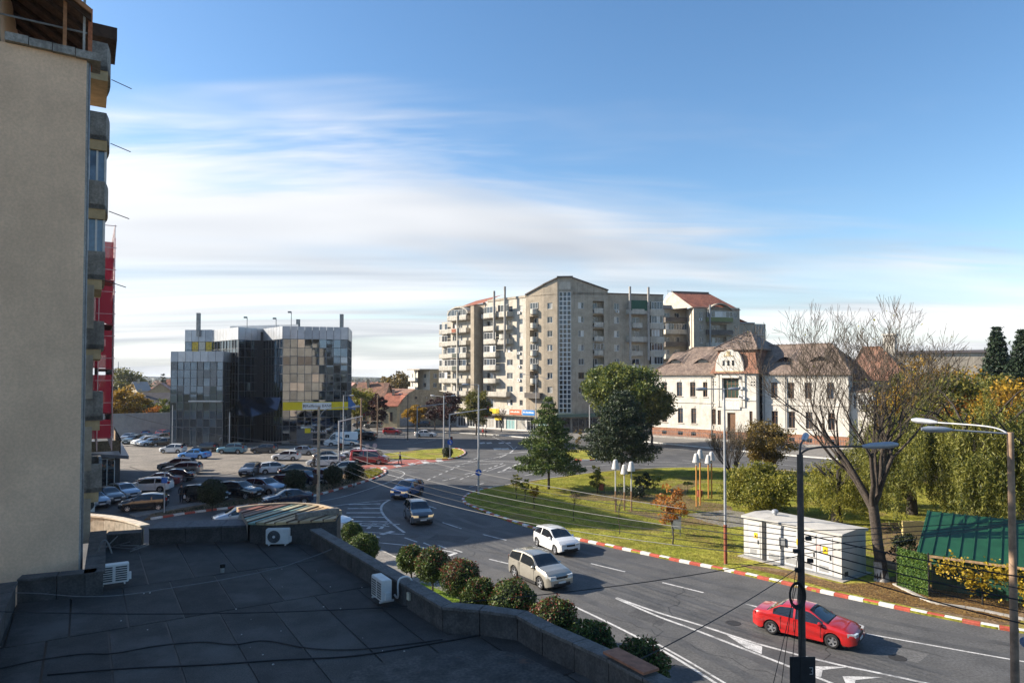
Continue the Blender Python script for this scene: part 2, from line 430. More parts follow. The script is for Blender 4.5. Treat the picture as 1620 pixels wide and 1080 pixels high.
# ---- pavements in front of the far buildings
slab('pavement', GP([(590, 683), (650, 681), (720, 684), (790, 688), (850, 693), (920, 694), (1000, 696), (1050, 701), (1230, 718), (1420, 733), (1700, 752)]) +
     [Vector((120, 125, 0)), Vector((42, 175, 0)), Vector((-20, 185, 0)), Vector((-45, 205, 0))], 0.12, M_PAVE)
kerb('kerb', smooth_path(GP([(590, 683.4), (650, 681.4), (720, 684.4), (790, 688.4), (850, 693.4), (920, 694.4), (1000, 696.4), (1050, 701.5), (1230, 718.6), (1420, 733.6), (1560, 744)]), 4)[::-1], False, 2.0, 0.5, 0.15, m=M_KW)
slab('pavement', GP([(190, 706), (330, 707), (450, 709), (545, 711), (585, 694), (560, 690), (400, 690), (180, 690)]), 0.10, M_PAVE)
slab('verge', GP([(430, 713), (520, 716), (546, 727), (600, 724), (690, 705), (640, 700), (585, 712), (540, 711)]), 0.05, M_ASPH)
# ---- near pavement under the clipped balls, beside the commercial building
np_ = [Vector((-9.5, 60, 0)), *GP([(598, 868), (645, 893), (700, 918), (760, 944), (860, 992), (960, 1040), (1060, 1090)]), Vector((8.4, 20, 0)), Vector((2, 20, 0)), Vector((-6, 30, 0)), Vector((-14, 44, 0))]
np_ = [Vector((-14.5, 47, 0)), *GP([(575, 860), (610, 875)]), *GP([(645, 893), (700, 918), (760, 944), (860, 992), (960, 1040), (1060, 1090)]), Vector((9.5, 16, 0)), Vector((3, 16, 0)), Vector((-8, 34, 0))]
slab('pavement', np_, 0.11, M_PAVE)
gr = GP([(668, 925), (700, 938), (760, 968), (860, 1012), (950, 1056), (1010, 1090)])
gl = [p + Vector((-1.5, -1.0, 0)) for p in gr]
slab('grass_verge', gr + gl[::-1], 0.135, mat('lush_lawn', (0.13, 0.19, 0.02), rough=0.95, var=0.3, scale=0.9, fine=0.4, fine_scale=9, bump=0.8, bscale=18, spec=0.1))
kerb('kerb', smooth_path(GP([(600, 872), (645, 893), (700, 918), (760, 944), (860, 992), (960, 1040), (1050, 1085)]), 5), False, 1.0, 0.14, 0.12)

# ---- painted markings (parts of the road)
ZM = 0.008
def line(L, w=0.14, name='edge_line', m=None, sm=True, z=ZM):
    mb = MB(); P = GP(L); P = smooth_path(P, 6) if sm and len(P) > 2 else P
    strip(mb, P, w, z); o = mb.build(name, m or M_WHITE, road); return o
def dash(a, b, w=0.15): return line([a, b], w, 'lane_dash', None, False)
for a, b in [((700, 826), (730, 836)), ((764, 845), (801, 854)), ((774, 884), (812, 893)), ((935, 891), (989, 904)), ((1048, 921), (1113, 937)), ((1180, 955), (1240, 970)),
             ((853, 918), (880, 926)), ((668, 797), (690, 804)), ((640, 770), (655, 776)), ((652, 787), (668, 795)), ((742, 770), (765, 764)),
             ((700, 760), (722, 755)), ((735, 750), (757, 745)), ((640, 850), (660, 857)), ((670, 858), (684, 864)), ((693, 862), (706, 867)), ((718, 869), (731, 873)),
             ((830, 752), (870, 744)), ((920, 738), (965, 735)), ((1020, 735), (1070, 735)), ((1110, 735), (1150, 737)), ((1210, 732), (1260, 737)), ((1000, 722), (1040, 724)), ((1080, 728), (1120, 731)),
             ((790, 705), (812, 704)), ((640, 757), (612, 750)), ((845, 722), (822, 730)), ((800, 735), (770, 745)), ((705, 740), (735, 737)), ((752, 735), (790, 732))]:
    dash(a, b)
for k in range(9):                                          # broken guide line through the junction
    a = (676 + 9.2 * k, 759 - 4.1 * k); dash(a, (a[0] + 5, a[1] - 2.2), 0.18)
for k in range(8):
    a = (728 + 9.0 * k, 758 - 3.4 * k); dash(a, (a[0] + 5, a[1] - 1.9), 0.18)
for a, b in [((577, 856), (598, 848)), ((603, 845), (622, 840))]: dash(a, b, 0.5)
line([(600, 858), (650, 863), (700, 870), (722, 874)], 0.16); line([(722, 874), (704, 881)], 0.3, sm=False)
line([(600, 878), (632, 885)], 0.14, sm=False)
line([(975, 945), (1040, 968), (1100, 986), (1200, 1018), (1310, 1047), (1400, 1066), (1520, 1092)], 0.17)
line([(975, 946), (1040, 974), (1100, 996), (1180, 1027), (1260, 1058), (1340, 1090)], 0.17)
line([(1371, 1002), (1450, 1016), (1620, 1046), (1700, 1058)], 0.13)
line([(905, 957), (980, 993), (1060, 1035), (1140, 1085)], 0.15)
line([(1040, 1018), (1090, 1046), (1150, 1082)], 0.12)
def poly_mark(L, name='chevron'): return MB().poly([(p.x, p.y, ZM) for p in GP(L)]).build(name, M_WHITE, road)
for dx, dy in ((0, 0), (52, 16), (112, 33)):
    poly_mark([(1281 + dx, 1053 + dy), (1345 + dx, 1054.5 + dy), (1302 + dx, 1059 + dy)]); poly_mark([(1281 + dx, 1053.2 + dy), (1301.5 + dx, 1059.2 + dy), (1299 + dx, 1071 + dy), (1287 + dx, 1067 + dy)])
poly_mark([(1150, 1004), (1206, 1022), (1205, 1034), (1180, 1024)])
# hatched splitter area on the left
line([(617, 790), (606, 797), (603, 806), (610, 818), (626, 832), (640, 842)], 0.22)
line([(520, 801), (560, 796), (617, 790)], 0.16)
for k in range(6):
    y = 796 + k * 6.6; line([(552 - k * 2 + (k > 2) * 6, y + 1.5), (602 + k * 2.2 + (k > 3) * 3, y + 0.5 + k * 0.5)], 0.32, 'hatch_bar', None, False)
for dx in (0, 20, 40):
    line([(562 + dx, 836), (571 + dx, 827.5), (596 + dx * 0.9, 829)], 0.3, 'chevron', None, False)
line([(500, 838), (560, 840), (640, 845)], 0.14)
line([(480, 797), (540, 786), (590, 771), (628, 757), (640, 749), (630, 744), (610, 743)], 0.12)
line([(778, 690), (800, 700), (812, 712), (790, 722), (760, 728), (720, 736)], 0.13)
line([(660, 735), (720, 730), (760, 729), (830, 731), (850, 735)], 0.22)
line([(690, 722), (655, 733)], 0.16, sm=False); line([(650, 722), (620, 732)], 0.16, sm=False)
line([(818, 706), (806, 716), (790, 724)], 0.13); line([(600, 704), (640, 703), (668, 699), (690, 695)], 0.14)
for k in range(5): poly_mark([(792 + k * 11, 745 - k * 4.0), (797 + k * 11, 745 - k * 4.0), (810 + k * 9.4, 738 - k * 3.6), (806 + k * 9.4, 738 - k * 3.6)], 'hatch_bar')
line([(787, 747), (812, 738), (850, 725)], 0.14, sm=False); line([(787, 747), (840, 742), (860, 733)], 0.14, sm=False)
for x in (758, 769, 788, 799): poly_mark([(x, 700), (x + 8, 699.2), (x + 10, 701), (x + 2, 701.8)], 'zebra_bar')
for x in (780, 792): poly_mark([(x, 709), (x + 12, 708.4), (x + 14, 710.6), (x + 2, 711.2)], 'zebra_bar')
line([(785, 718), (815, 716), (840, 714)], 0.3)
# red and white pedestrian crossing by the red minibus
cr = GP([(540, 741), (562, 751), (660, 734), (720, 726), (705, 722), (640, 727)])
MB().poly([(p.x, p.y, 0.005) for p in cr]).build('crossing_surface', M_REDRD, road)
for k in range(7):
    x = 556 + k * 22; y = 744 - k * 2.7
    poly_mark([(x, y), (x + 9, y - 1.2), (x + 14, y + 1.4), (x + 5, y + 2.6)], 'zebra_bar')
line([(1000, 729), (1120, 734), (1260, 746), (1400, 758)], 0.12); line([(1050, 708), (1230, 726), (1400, 741)], 0.12)
# manhole covers
for x, y in ((655, 848), (900, 880), (1160, 985), (740, 786), (1420, 1040)):
    p = g(x, y); mb = MB(); mb.lathe([(0.36, 0), (0.36, 0.012), (0.30, 0.014), (0.29, 0.010)], 18, (p.x, p.y, 0)); mb.build('manhole_cover', mat('iron', (0.06, 0.055, 0.05), 0.6, metal=0.5), road)
# cracks, tar seams and repairs in the asphalt
M_TAR = mat('tar_seam', (0.028, 0.027, 0.027), 0.6, var=0.2)
def crack(a, b, w=0.035, wob=0.35, n=14):
    A, B = g(*a), g(*b); d = B - A; nn = Vector((-d.y, d.x, 0)).normalized(); P = [A.lerp(B, t / n) + nn * rnd.uniform(-wob, wob) * (0 < t < n) for t in range(n + 1)]; mb = MB(); strip(mb, P, w, 0.0045); mb.build('tar_seam', M_TAR, road)
for a, b in [((700, 900), (1000, 985)), ((1000, 985), (1230, 1070)), ((820, 870), (1100, 945)), ((1120, 950), (1500, 1040)), ((640, 830), (800, 880)), ((560, 850), (700, 905)), ((690, 750), (760, 800)), ((600, 790), (700, 770)), ((900, 905), (880, 960)), ((1080, 930), (1030, 1010)), ((1330, 990), (1290, 1060)), ((760, 846), (740, 885)), ((860, 740), (1000, 735)), ((1050, 722), (1250, 738)), ((700, 700), (760, 720))]: crack(a, b)
M_FIX = mat('asphalt_repair', (0.062, 0.061, 0.061), 0.85, var=0.2, scale=0.8, fine=0.25, fine_scale=10); M_FIX2 = mat('asphalt_worn', (0.115, 0.112, 0.108), 0.85, var=0.2, scale=0.6, fine=0.25, fine_scale=9)
for L, m in [([(1010, 960), (1060, 976), (1045, 990), (992, 972)], M_FIX), ([(690, 845), (745, 849), (732, 858), (676, 853)], M_FIX), ([(1400, 1020), (1470, 1034), (1452, 1048), (1380, 1033)], M_FIX2), ([(830, 900), (850, 893), (905, 908), (885, 915)], M_FIX2), ([(655, 765), (690, 762), (694, 768), (657, 771)], M_FIX), ([(1100, 724), (1180, 731), (1170, 735), (1090, 728)], M_FIX), ([(950, 1000), (985, 1016), (970, 1028), (935, 1010)], M_FIX2), ([(560, 862), (590, 866), (582, 874), (552, 868)], M_FIX2)]:
    MB().poly([(p.x, p.y, 0.0035) for p in GP(L)]).build('asphalt_repair', m, road)
M_TRK = mat('wheel_track', (0.070, 0.069, 0.068), 0.7, var=0.18, scale=0.5, fine=0.22, fine_scale=9, patch=((0.09, 0.088, 0.086), 0.35, 0.42, 0.62, 0.9))
for L in ([(560, 800), (640, 842), (760, 880), (900, 926), (1040, 985), (1180, 1050), (1260, 1095)], [(600, 790), (680, 830), (800, 866), (940, 908), (1100, 962), (1300, 1026), (1500, 1076)], [(640, 765), (700, 815), (800, 848), (920, 878), (1060, 912), (1250, 957), (1450, 1000), (1640, 1036)]):
    for off in (-0.8, 0.8):
        mb = MB(); strip(mb, smooth_path(GP(L), 8), 0.55, 0.0025, off); mb.build('wheel_track', M_TRK, road)
# fallen leaves and tufts
def scatter_quads(n, polyL, z, size, m, name, label, flat=True, blade=False):
    P = [p for p in GP(polyL)]; xs = [p.x for p in P]; ys = [p.y for p in P]
    X = nrs.uniform(min(xs), max(xs), n * 3); Y = nrs.uniform(min(ys), max(ys), n * 3)
    ins = np.zeros(len(X), bool); k = len(P)
    for i in range(k):
        x1, y1, x2, y2 = P[i].x, P[i].y, P[i - 1].x, P[i - 1].y
        c = ((y1 > Y) != (y2 > Y)) & (X < (x2 - x1) * (Y - y1) / (y2 - y1 + 1e-12) + x1); ins ^= c
    X, Y = X[ins][:n], Y[ins][:n]; n = len(X); a = nrs.uniform(0, 6.28, n); s = size * nrs.uniform(0.6, 1.3, n)
    if blade:
        ux, uy = np.cos(a) * s * 0.16, np.sin(a) * s * 0.16; lx, ly = nrs.normal(0, s * 0.35), nrs.normal(0, s * 0.35)
        V = np.stack([np.stack([X - ux, Y - uy, np.full(n, z)], 1), np.stack([X + ux, Y + uy, np.full(n, z)], 1), np.stack([X + lx, Y + ly, z + s], 1)], 1).reshape(-1, 3)
        Q = np.arange(n * 3).reshape(-1, 3)
    else:
        c, d = np.cos(a) * s, np.sin(a) * s; t = nrs.uniform(-0.3, 0.3, (4, n)) * s
        V = np.stack([np.stack([X - c, Y - d, z + 0.012 + t[0] * 0.4 + 0.02], 1), np.stack([X + d * 0.6, Y - c * 0.6, z + 0.01 + np.abs(t[1]) * .4], 1),
                      np.stack([X + c, Y + d, z + 0.012 + np.abs(t[2])], 1), np.stack([X - d * 0.6, Y + c * 0.6, z + 0.01 + np.abs(t[3]) * .4], 1)], 1).reshape(-1, 3)
        Q = np.arange(n * 4).reshape(-1, 4)
    o = obj(name, np_mesh(name, V, Q, m)); tag(o, label, None, None, 'stuff'); return o
LF_DEAD = leaf_mat('dead_leaf', (0.16, 0.085, 0.03), (0.32, 0.20, 0.07), 0.15, 2.0)
LF_GRASS = leaf_mat('grass_blade', (0.17, 0.19, 0.02), (0.31, 0.29, 0.05), 0.3, 0.4)
scatter_quads(9000, [(1180, 898), (1310, 934), (1400, 954), (1600, 990), (1620, 960), (1500, 935), (1420, 915), (1380, 925), (1330, 926)], 0.118, 0.065, LF_DEAD, 'fallen_leaves', 'brown fallen leaves on the soil below the bare tree')
scatter_quads(5000, [(1000, 800), (1170, 890), (1150, 820), (1100, 780), (950, 775)], 0.11, 0.06, LF_DEAD, 'fallen_leaves', 'scattered yellow leaves on the park lawn')
scatter_quads(60000, [(1170, 745), (1170, 800), (1085, 822), (1150, 836), (1178, 880), (1380, 880), (1500, 850), (1560, 775), (1400, 760), (1300, 752)], 0.10, 0.085, LF_GRASS, 'grass', 'short grass around the cabin and trees on the right', blade=True)
scatter_quads(120000, [(745, 800), (800, 821), (870, 843), (930, 856), (1080, 888), (1170, 900), (1178, 880), (1150, 836), (1085, 822), (1170, 800), (1170, 745), (960, 748), (800, 770), (745, 783)], 0.10, 0.085, LF_GRASS, 'grass', 'short autumn grass of the park lawn', blade=True)
scatter_quads(9000, [(670, 921), (760, 962), (860, 1006), (950, 1050), (900, 1070), (760, 1000), (660, 945)], 0.12, 0.07, leaf_mat('lush_blade', (0.12, 0.19, 0.02), (0.2, 0.27, 0.03), 0.3), 'grass', 'bright green grass verge below the clipped balls', blade=True)
# ================================================================== FACADE HELPERS
class Facet:
    """a vertical wall plane from a to b (seen from the camera side); P(u, z, out)"""
    def __init__(s, a, b):
        s.a = Vector((a[0], a[1], 0)); s.b = Vector((b[0], b[1], 0)); d = s.b - s.a; s.len = d.length; s.d = d.normalized()
        n = Vector((s.d.y, -s.d.x, 0))
        if n.dot(-(s.a + s.b) / 2) < 0: n = -n
        s.n = n
    def P(s, u, z, out=0.0): q = s.a + s.d * u + s.n * out; return Vector((q.x, q.y, z))
    def u(s, px, out=0.0):
        r = ray(px, HORIZON); r.z = 0; o = s.a + s.n * out
        t = o.dot(s.n) / r.dot(s.n); return (r * t - o).dot(s.d)
    def z(s, px, py, out=0.0):
        r = ray(px, py); o = s.a + s.n * out; t = o.dot(s.n) / Vector((r.x, r.y, 0)).dot(s.n); return CAMH + r.z * t
    def box(s, mb, u0, u1, z0, z1, o0, o1):
        return mb.obox(s.P(u0, z0, o0), s.d * (u1 - u0), s.n * (o1 - o0), Vector((0, 0, z1 - z0)))
    def shifted(s, out): return Facet((s.a + s.n * out)[:2], (s.b + s.n * out)[:2])
def pt(px, Y): p = at(px, HORIZON, Y); return (p.x, p.y)
def fpx(xa, Ya, xb, Yb): return Facet(pt(xa, Ya), pt(xb, Yb))
def cut_wall(mb, f, u0, u1, z0, z1, openings=(), depth=0.22):
    us = sorted({u0, u1, *[max(u0, min(u1, v)) for o in openings for v in o[:2]]}); zs = sorted({z0, z1, *[max(z0, min(z1, v)) for o in openings for v in o[2:4]]})
    for i in range(len(us) - 1):
        run = None
        for j in range(len(zs) - 1):
            cu, cz = (us[i] + us[i + 1]) / 2, (zs[j] + zs[j + 1]) / 2
            hole = any(o[0] < cu < o[1] and o[2] < cz < o[3] for o in openings)
            if hole:
                if run is not None: mb.quad(f.P(us[i], run), f.P(us[i + 1], run), f.P(us[i + 1], zs[j]), f.P(us[i], zs[j])); run = None
            elif run is None: run = zs[j]
        if run is not None: mb.quad(f.P(us[i], run), f.P(us[i + 1], run), f.P(us[i + 1], zs[-1]), f.P(us[i], zs[-1]))
    for o in openings:
        a, b, c, d = o[:4]; dp = o[4] if len(o) > 4 else depth
        mb.quad(f.P(a, c), f.P(b, c), f.P(b, c, -dp), f.P(a, c, -dp)); mb.quad(f.P(a, d, -dp), f.P(b, d, -dp), f.P(b, d), f.P(a, d))
        mb.quad(f.P(a, c, -dp), f.P(a, d, -dp), f.P(a, d), f.P(a, c)); mb.quad(f.P(b, c), f.P(b, d), f.P(b, d, -dp), f.P(b, c, -dp))
        if dp > 0.5: mb.quad(f.P(a, c, -dp), f.P(b, c, -dp), f.P(b, d, -dp), f.P(a, d, -dp))
GL = [glass('window_glass_dark', (0.016, 0.02, 0.025)), glass('window_glass_blue', (0.03, 0.05, 0.075)), glass('window_glass_grey', (0.06, 0.065, 0.07)),
      mat('window_curtain', (0.42, 0.40, 0.36), rough=0.25, var=0.2, scale=2, spec=0.7), mat('window_blind', (0.62, 0.60, 0.56), rough=0.4, var=0.1, scale=2)]
M_PVC = mat('white_pvc', (0.68, 0.68, 0.66), rough=0.45, var=0.06, dirt=0.3, dirt_col=(0.4, 0.37, 0.32))
M_WOODF = mat('brown_wood_frame', (0.16, 0.085, 0.045), rough=0.6, var=0.2, scale=3)
M_GREYF = mat('grey_metal_frame', (0.20, 0.21, 0.22), rough=0.45, metal=0.4)
def window(par, f, u0, u1, z0, z1, out=-0.16, fm=None, nm=1, fr=0.07, gm=None, transom=None):
    mb = MB(); o0, o1 = out, out + 0.07
    f.box(mb, u0, u0 + fr, z0, z1, o0, o1); f.box(mb, u1 - fr, u1, z0, z1, o0, o1)
    f.box(mb, u0 + fr, u1 - fr, z0, z0 + fr, o0, o1); f.box(mb, u0 + fr, u1 - fr, z1 - fr, z1, o0, o1)
    for k in range(nm):
        c = u0 + (u1 - u0) * (k + 1) / (nm + 1); f.box(mb, c - fr / 2, c + fr / 2, z0 + fr, z1 - fr, o0, o1)
    if transom: f.box(mb, u0 + fr, u1 - fr, z0 + (z1 - z0) * transom, z0 + (z1 - z0) * transom + fr, o0 + 0.01, o1 + 0.004)
    w = mb.build('window', fm or M_PVC, par)
    n = nm + 1; edges = [u0 + (u1 - u0) * k / n for k in range(n + 1)]
    for k in range(n):
        a, b = edges[k], edges[k + 1]; j = rnd.uniform(-0.012, 0.012)
        MB().quad(f.P(a, z0, out + 0.03 + j), f.P(b, z0, out + 0.03 - j), f.P(b, z1, out + 0.03 - j), f.P(a, z1, out + 0.03 + j)).build('pane', gm or rnd.choices(GL, (5, 4, 3, 2, 1))[0], w)
    return w
def balcony(par, f, u0, u1, z, dep=1.2, h=1.05, m=None, rnd_front=0, rail=None, slab_m=None, out=0.0):
    """slab with a solid front and sides; rnd_front bulges the front"""
    mb = MB(); n = 6 if rnd_front else 1
    pts = []
    for k in range(n + 1):
        t = k / n; pts.append((u0 + (u1 - u0) * t, out + dep + rnd_front * (1 - (2 * t - 1) ** 2)))
    ring = [(u0, out)] + pts + [(u1, out)]; th = 0.1
    inner = [(u0 + th, out)] + [(u + th * (1 - 2 * (i / n)), o - th) for i, (u, o) in enumerate(pts)] + [(u1 - th, out)]
    k = len(ring)
    for i in range(k - 1):
        a, b, c, d = ring[i], ring[i + 1], inner[i + 1], inner[i]
        P = [f.P(a[0], z - 0.15, a[1]), f.P(b[0], z - 0.15, b[1]), f.P(c[0], z - 0.15, c[1]), f.P(d[0], z - 0.15, d[1])]
        P += [Vector((q.x, q.y, z + h)) for q in P]
        mb.add(P, [(0, 1, 5, 4), (2, 3, 7, 6), (4, 5, 6, 7)])
    o = mb.build('balcony_parapet' if m is None else 'balcony_front', m or M_BALC, par); fix_normals(o.data)
    sb = MB(); sb.prism([tuple(f.P(u, 0, o_)[:2]) for u, o_ in ring], z - 0.16, z + 0.02); sb.build('slab', slab_m or M_BALC, o)
    return o
def glazing(par, f, u0, u1, z0, z1, out, n=4, fm=None, gm=None): return window(par, f, u0, u1, z0, z1, out, fm, n - 1, 0.06, gm)
def ac_unit(par, f, u, z, out=0.02, w=0.8):
    mb = MB(); f.box(mb, u, u + w, z, z + 0.55, out, out + 0.3); o = mb.build('air_conditioner', M_PVC, par)
    c = f.P(u + w * 0.38, z + 0.28, out + 0.305); k = MB(); ring = [c + f.d * 0.21 * math.cos(a * 0.5236) + Vector((0, 0, 0.21 * math.sin(a * 0.5236))) for a in range(12)]
    k.poly(ring).build('fan_grille', mat('fan_dark', (0.06, 0.06, 0.06), 0.6), o)
    return o
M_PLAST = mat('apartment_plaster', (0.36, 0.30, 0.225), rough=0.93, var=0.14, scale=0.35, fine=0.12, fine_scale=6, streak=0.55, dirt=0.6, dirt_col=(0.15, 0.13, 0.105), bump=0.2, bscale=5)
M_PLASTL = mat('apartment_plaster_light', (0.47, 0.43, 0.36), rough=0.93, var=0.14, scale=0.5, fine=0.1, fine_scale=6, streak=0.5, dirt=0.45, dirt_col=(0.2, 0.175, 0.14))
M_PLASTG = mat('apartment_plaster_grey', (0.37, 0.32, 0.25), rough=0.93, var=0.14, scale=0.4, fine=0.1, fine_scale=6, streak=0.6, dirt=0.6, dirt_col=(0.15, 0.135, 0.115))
M_BALC = mat('balcony_concrete', (0.46, 0.43, 0.37), rough=0.92, var=0.16, scale=0.9, fine=0.1, fine_scale=8, streak=0.65, dirt=0.4, dirt_col=(0.16, 0.14, 0.12))
M_RTILE = None
def tile_mat(key, c, c2, step=0.32, strength=0.9):
    """clay tiles: courses across the slope (from the height) and columns along it"""
    if key in MATS: return MATS[key]
    m = mat(key, c, rough=0.9, var=0.2, scale=0.6, c2=c2, fine=0.3, fine_scale=3.2, dirt=0.5, dirt_col=(0.11, 0.085, 0.065))
    nt = m.node_tree; N = nt.nodes.new; L = nt.links.new; b = nt.nodes['Principled BSDF']
    gm = N('ShaderNodeNewGeometry'); sp = N('ShaderNodeSeparateXYZ'); L(gm.outputs['Position'], sp.inputs[0])
    md = N('ShaderNodeMath'); md.operation = 'PINGPONG'; md.inputs[1].default_value = step; L(sp.outputs['Z'], md.inputs[0])
    fr = N('ShaderNodeMath'); fr.operation = 'FRACT'; dv = N('ShaderNodeMath'); dv.operation = 'DIVIDE'; dv.inputs[1].default_value = step
    L(sp.outputs['Z'], dv.inputs[0]); L(dv.outputs[0], fr.inputs[0])
    bp = N('ShaderNodeBump'); bp.inputs['Strength'].default_value = strength; bp.inputs['Distance'].default_value = 0.08; bp.invert = True
    L(fr.outputs[0], bp.inputs['Height']); L(bp.outputs[0], b.inputs['Normal'])
    return m
M_TILE_RED = tile_mat('red_tiles', (0.30, 0.105, 0.06), (0.22, 0.075, 0.045))
M_TILE_BRN = tile_mat('brown_tiles', (0.215, 0.16, 0.125), (0.155, 0.112, 0.09))
M_TILE_OLD = tile_mat('old_tiles', (0.24, 0.12, 0.075), (0.16, 0.09, 0.065))

# ================================================================== APARTMENT BLOCK (corner building)
def apartment():
    r = thing('apartment_building', 'tall beige corner apartment block with glazed stair tower and shops below', 'building', (*pt(890, 152), 0))
    ST, G0 = 3.1, 4.7
    zf = [G0 + ST * i for i in range(9)]
    f1 = fpx(699, 176.5, 713, 174.2); f2 = fpx(713, 172.2, 750, 166.4); f3 = fpx(764, 166.0, 832, 155.4); f4 = fpx(832, 154.8, 860, 151.9)
    f5 = fpx(860, 151.9, 882, 150.3); f6 = fpx(882, 150.3, 906, 150.0); f7 = fpx(906, 150.0, 962, 151.6); f8 = fpx(962, 152.2, 1050, 155.3)
    T2, T3, T4, T7 = 29.2, 30.4, 30.6, 31.0
    # ground-floor band and walls
    def wall(f, u0, u1, z0, z1, op, m): mb = MB(); cut_wall(mb, f, u0, u1, z0, z1, op); return mb.build('wall', m, r)
    # --- far left narrow wing with glazed balconies
    wall(f1, 0, f1.len, 0, 26.4, [], M_PLASTL)
    for i in range(1, 7):
        balcony(r, f1, 0.1, f1.len - 0.2, zf[i], 1.1)
        if i in (2, 3, 5, 6): glazing(r, f1, 0.1, f1.len - 0.2, zf[i] + 1.06, zf[i] + 2.6, 0.95, 3)
        else: window(r, f1, 0.6, 1.9, zf[i] + 0.9, zf[i] + 2.4, 0.01)
    # --- left wing
    op = []
    for i in range(8): op += [(0.7, 2.0, zf[i] + 0.15, zf[i] + 2.4), (2.8, 4.3, zf[i] + 0.9, zf[i] + 2.4)]
    wall(f2, 0, f2.len, 0, T2 - 1.4, op, M_PLASTL)
    for i in range(8):
        window(r, f2, 0.7, 2.0, zf[i] + 0.15, zf[i] + 2.4, fm=M_PVC if i % 3 else M_WOODF); window(r, f2, 2.8, 4.3, zf[i] + 0.9, zf[i] + 2.4)
        if i == 0: continue
        balcony(r, f2, 0.1, f2.len - 1.5, zf[i], 1.35)
        if i in (3, 4, 7): glazing(r, f2, 0.1, f2.len - 1.5, zf[i] + 1.06, zf[i] + 2.55, 1.18, 5)
        if i in (3, 4): mb = MB(); f2.box(mb, 2.0, 3.6, zf[i] + 0.02, zf[i] + 1.0, 1.352, 1.39); mb.build('balcony_cladding', mat('dark_green_cladding', (0.05, 0.06, 0.045), 0.7), r)
        if i == 6: mb = MB(); f2.box(mb, 1.8, 3.4, zf[i] + 0.02, zf[i] + 0.9, 1.352, 1.39); mb.build('balcony_cladding', M_TILE_RED, r)
    mb = MB(); f2.box(mb, 3.9, 4.15, 0, T2 - 0.8, 1.4, 1.65); mb.build('concrete_post', M_BALC, r)
    # arch over the top balcony
    mb = MB(); n = 10; L = f2.len - 0.9
    for k in range(n):
        a0, a1 = math.pi * k / n, math.pi * (k + 1) / n
        p = [(L / 2 - L / 2 * math.cos(a), T2 - 1.4 + 1.9 * math.sin(a)) for a in (a0, a1)]; q = [(L / 2 - (L / 2 - 0.3) * math.cos(a), T2 - 1.4 + 1.6 * math.sin(a)) for a in (a0, a1)]
        P = [f2.P(*p[0], 1.3), f2.P(*p[1], 1.3), f2.P(*q[1], 1.3), f2.P(*q[0], 1.3)]; B = [f2.P(*p[0], -2), f2.P(*p[1], -2), f2.P(*q[1], -2), f2.P(*q[0], -2)]
        mb.add(P + B, [(0, 1, 2, 3), (0, 4, 5, 1), (3, 2, 6, 7)])
    o = mb.build('roof_arch', M_BALC, r)
    # pier to the right of the left wing, with its shaded side
    mb = MB(); f2.box(mb, f2.len, f2.len + 1.2, 0, T2 + 0.3, -6, 1.2); f2.box(mb, f2.len + 1.2, f2.len + 3.0, 0, T2 - 0.6, -7, -2.2); mb.build('pier', M_PLAST, r)
    # sloping red roof behind the left wing
    a, b = f2.P(0.5, T2 + 0.2, -0.5), f2.P(f2.len + 2.5, T2 + 1.0, -0.5); c, d = f2.P(f2.len + 4, T2 + 3.4, -6), f2.P(3.0, T2 + 2.6, -6)
    MB().quad(a, b, c, d).build('roof', M_TILE_RED, r)
    MB().obox(f2.P(0.3, T2 - 1.3, -1.0), f2.d * (f2.len + 2.5), -f2.n * 5, Vector((0, 0, 2.2))).build('attic', M_PLAST, r)
    # --- middle part
    u = lambda px: f3.u(px)
    op = []
    for i in range(8):
        op += [(u(802), u(811), zf[i] + 0.95, zf[i] + 2.35), (u(822), u(827), zf[i] + 1.0, zf[i] + 2.3), (u(770), u(785), zf[i] + 0.2, zf[i] + 2.45)]
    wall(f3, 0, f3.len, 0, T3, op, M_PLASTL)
    for i in range(8):
        if not (i in (5, 6, 7)): window(r, f3, u(802), u(811), zf[i] + 0.95, zf[i] + 2.35)
        else: window(r, f3, u(802), u(811), zf[i] + 0.95, zf[i] + 2.35, fm=M_WOODF)
        window(r, f3, u(822), u(827), zf[i] + 1.0, zf[i] + 2.3, nm=0)
        window(r, f3, u(770), u(785), zf[i] + 0.2, zf[i] + 2.45, fm=M_WOODF if i % 2 else M_PVC, nm=2)
        if i >= 1:
            wide = i == 1; a, b = u(772), u(808 if wide else 791)
            balcony(r, f3, a, b, zf[i], 1.5, rnd_front=0.12)
            if i in (3, 4, 5, 7): glazing(r, f3, a + 0.05, b - 0.05, zf[i] + 1.06, zf[i] + 2.6, 1.3, 4)
        if i >= 6: balcony(r, f3, u(793), u(812), zf[i], 1.4)
        if i == 7: glazing(r, f3, u(794), u(811), zf[i] + 1.06, zf[i] + 2.7, 1.2, 4); balcony(r, f3, u(766), u(772), zf[i], 1.0)
        if i == 5: balcony(r, f3, u(796), u(806), zf[i] + 1.0, 1.3, rnd_front=0.4); balcony(r, f3, u(794), u(812), zf[i] - 0.2, 1.5)
        if i in (2, 3, 4, 7): ac_unit(r, f3, u(820), zf[i] + 0.35)
    for px, top in ((791, 32.5), (808, 33.2)):
        mb = MB(); c = f3.P(u(px), 0, 1.9); mb.tube([(c.x, c.y, 18 if px > 800 else 21), (c.x, c.y, top)], 0.28, 10); mb.build('flue_pipe', M_CONC, r, 40)
    mb = MB(); f3.box(mb, u(776) - 1, u(832), T3, T3 + 0.5, -9, 0.15); mb.build('roof_edge', M_PLASTG, r)
    # --- loggia part and curved corner
    u = lambda px: f4.u(px)
    op = [(u(838), u(852), zf[i] + 0.0, zf[i] + 2.6, 1.4) for i in range(1, 8)]
    wall(f4, 0, f4.len, 0, T4, op, M_PLAST)
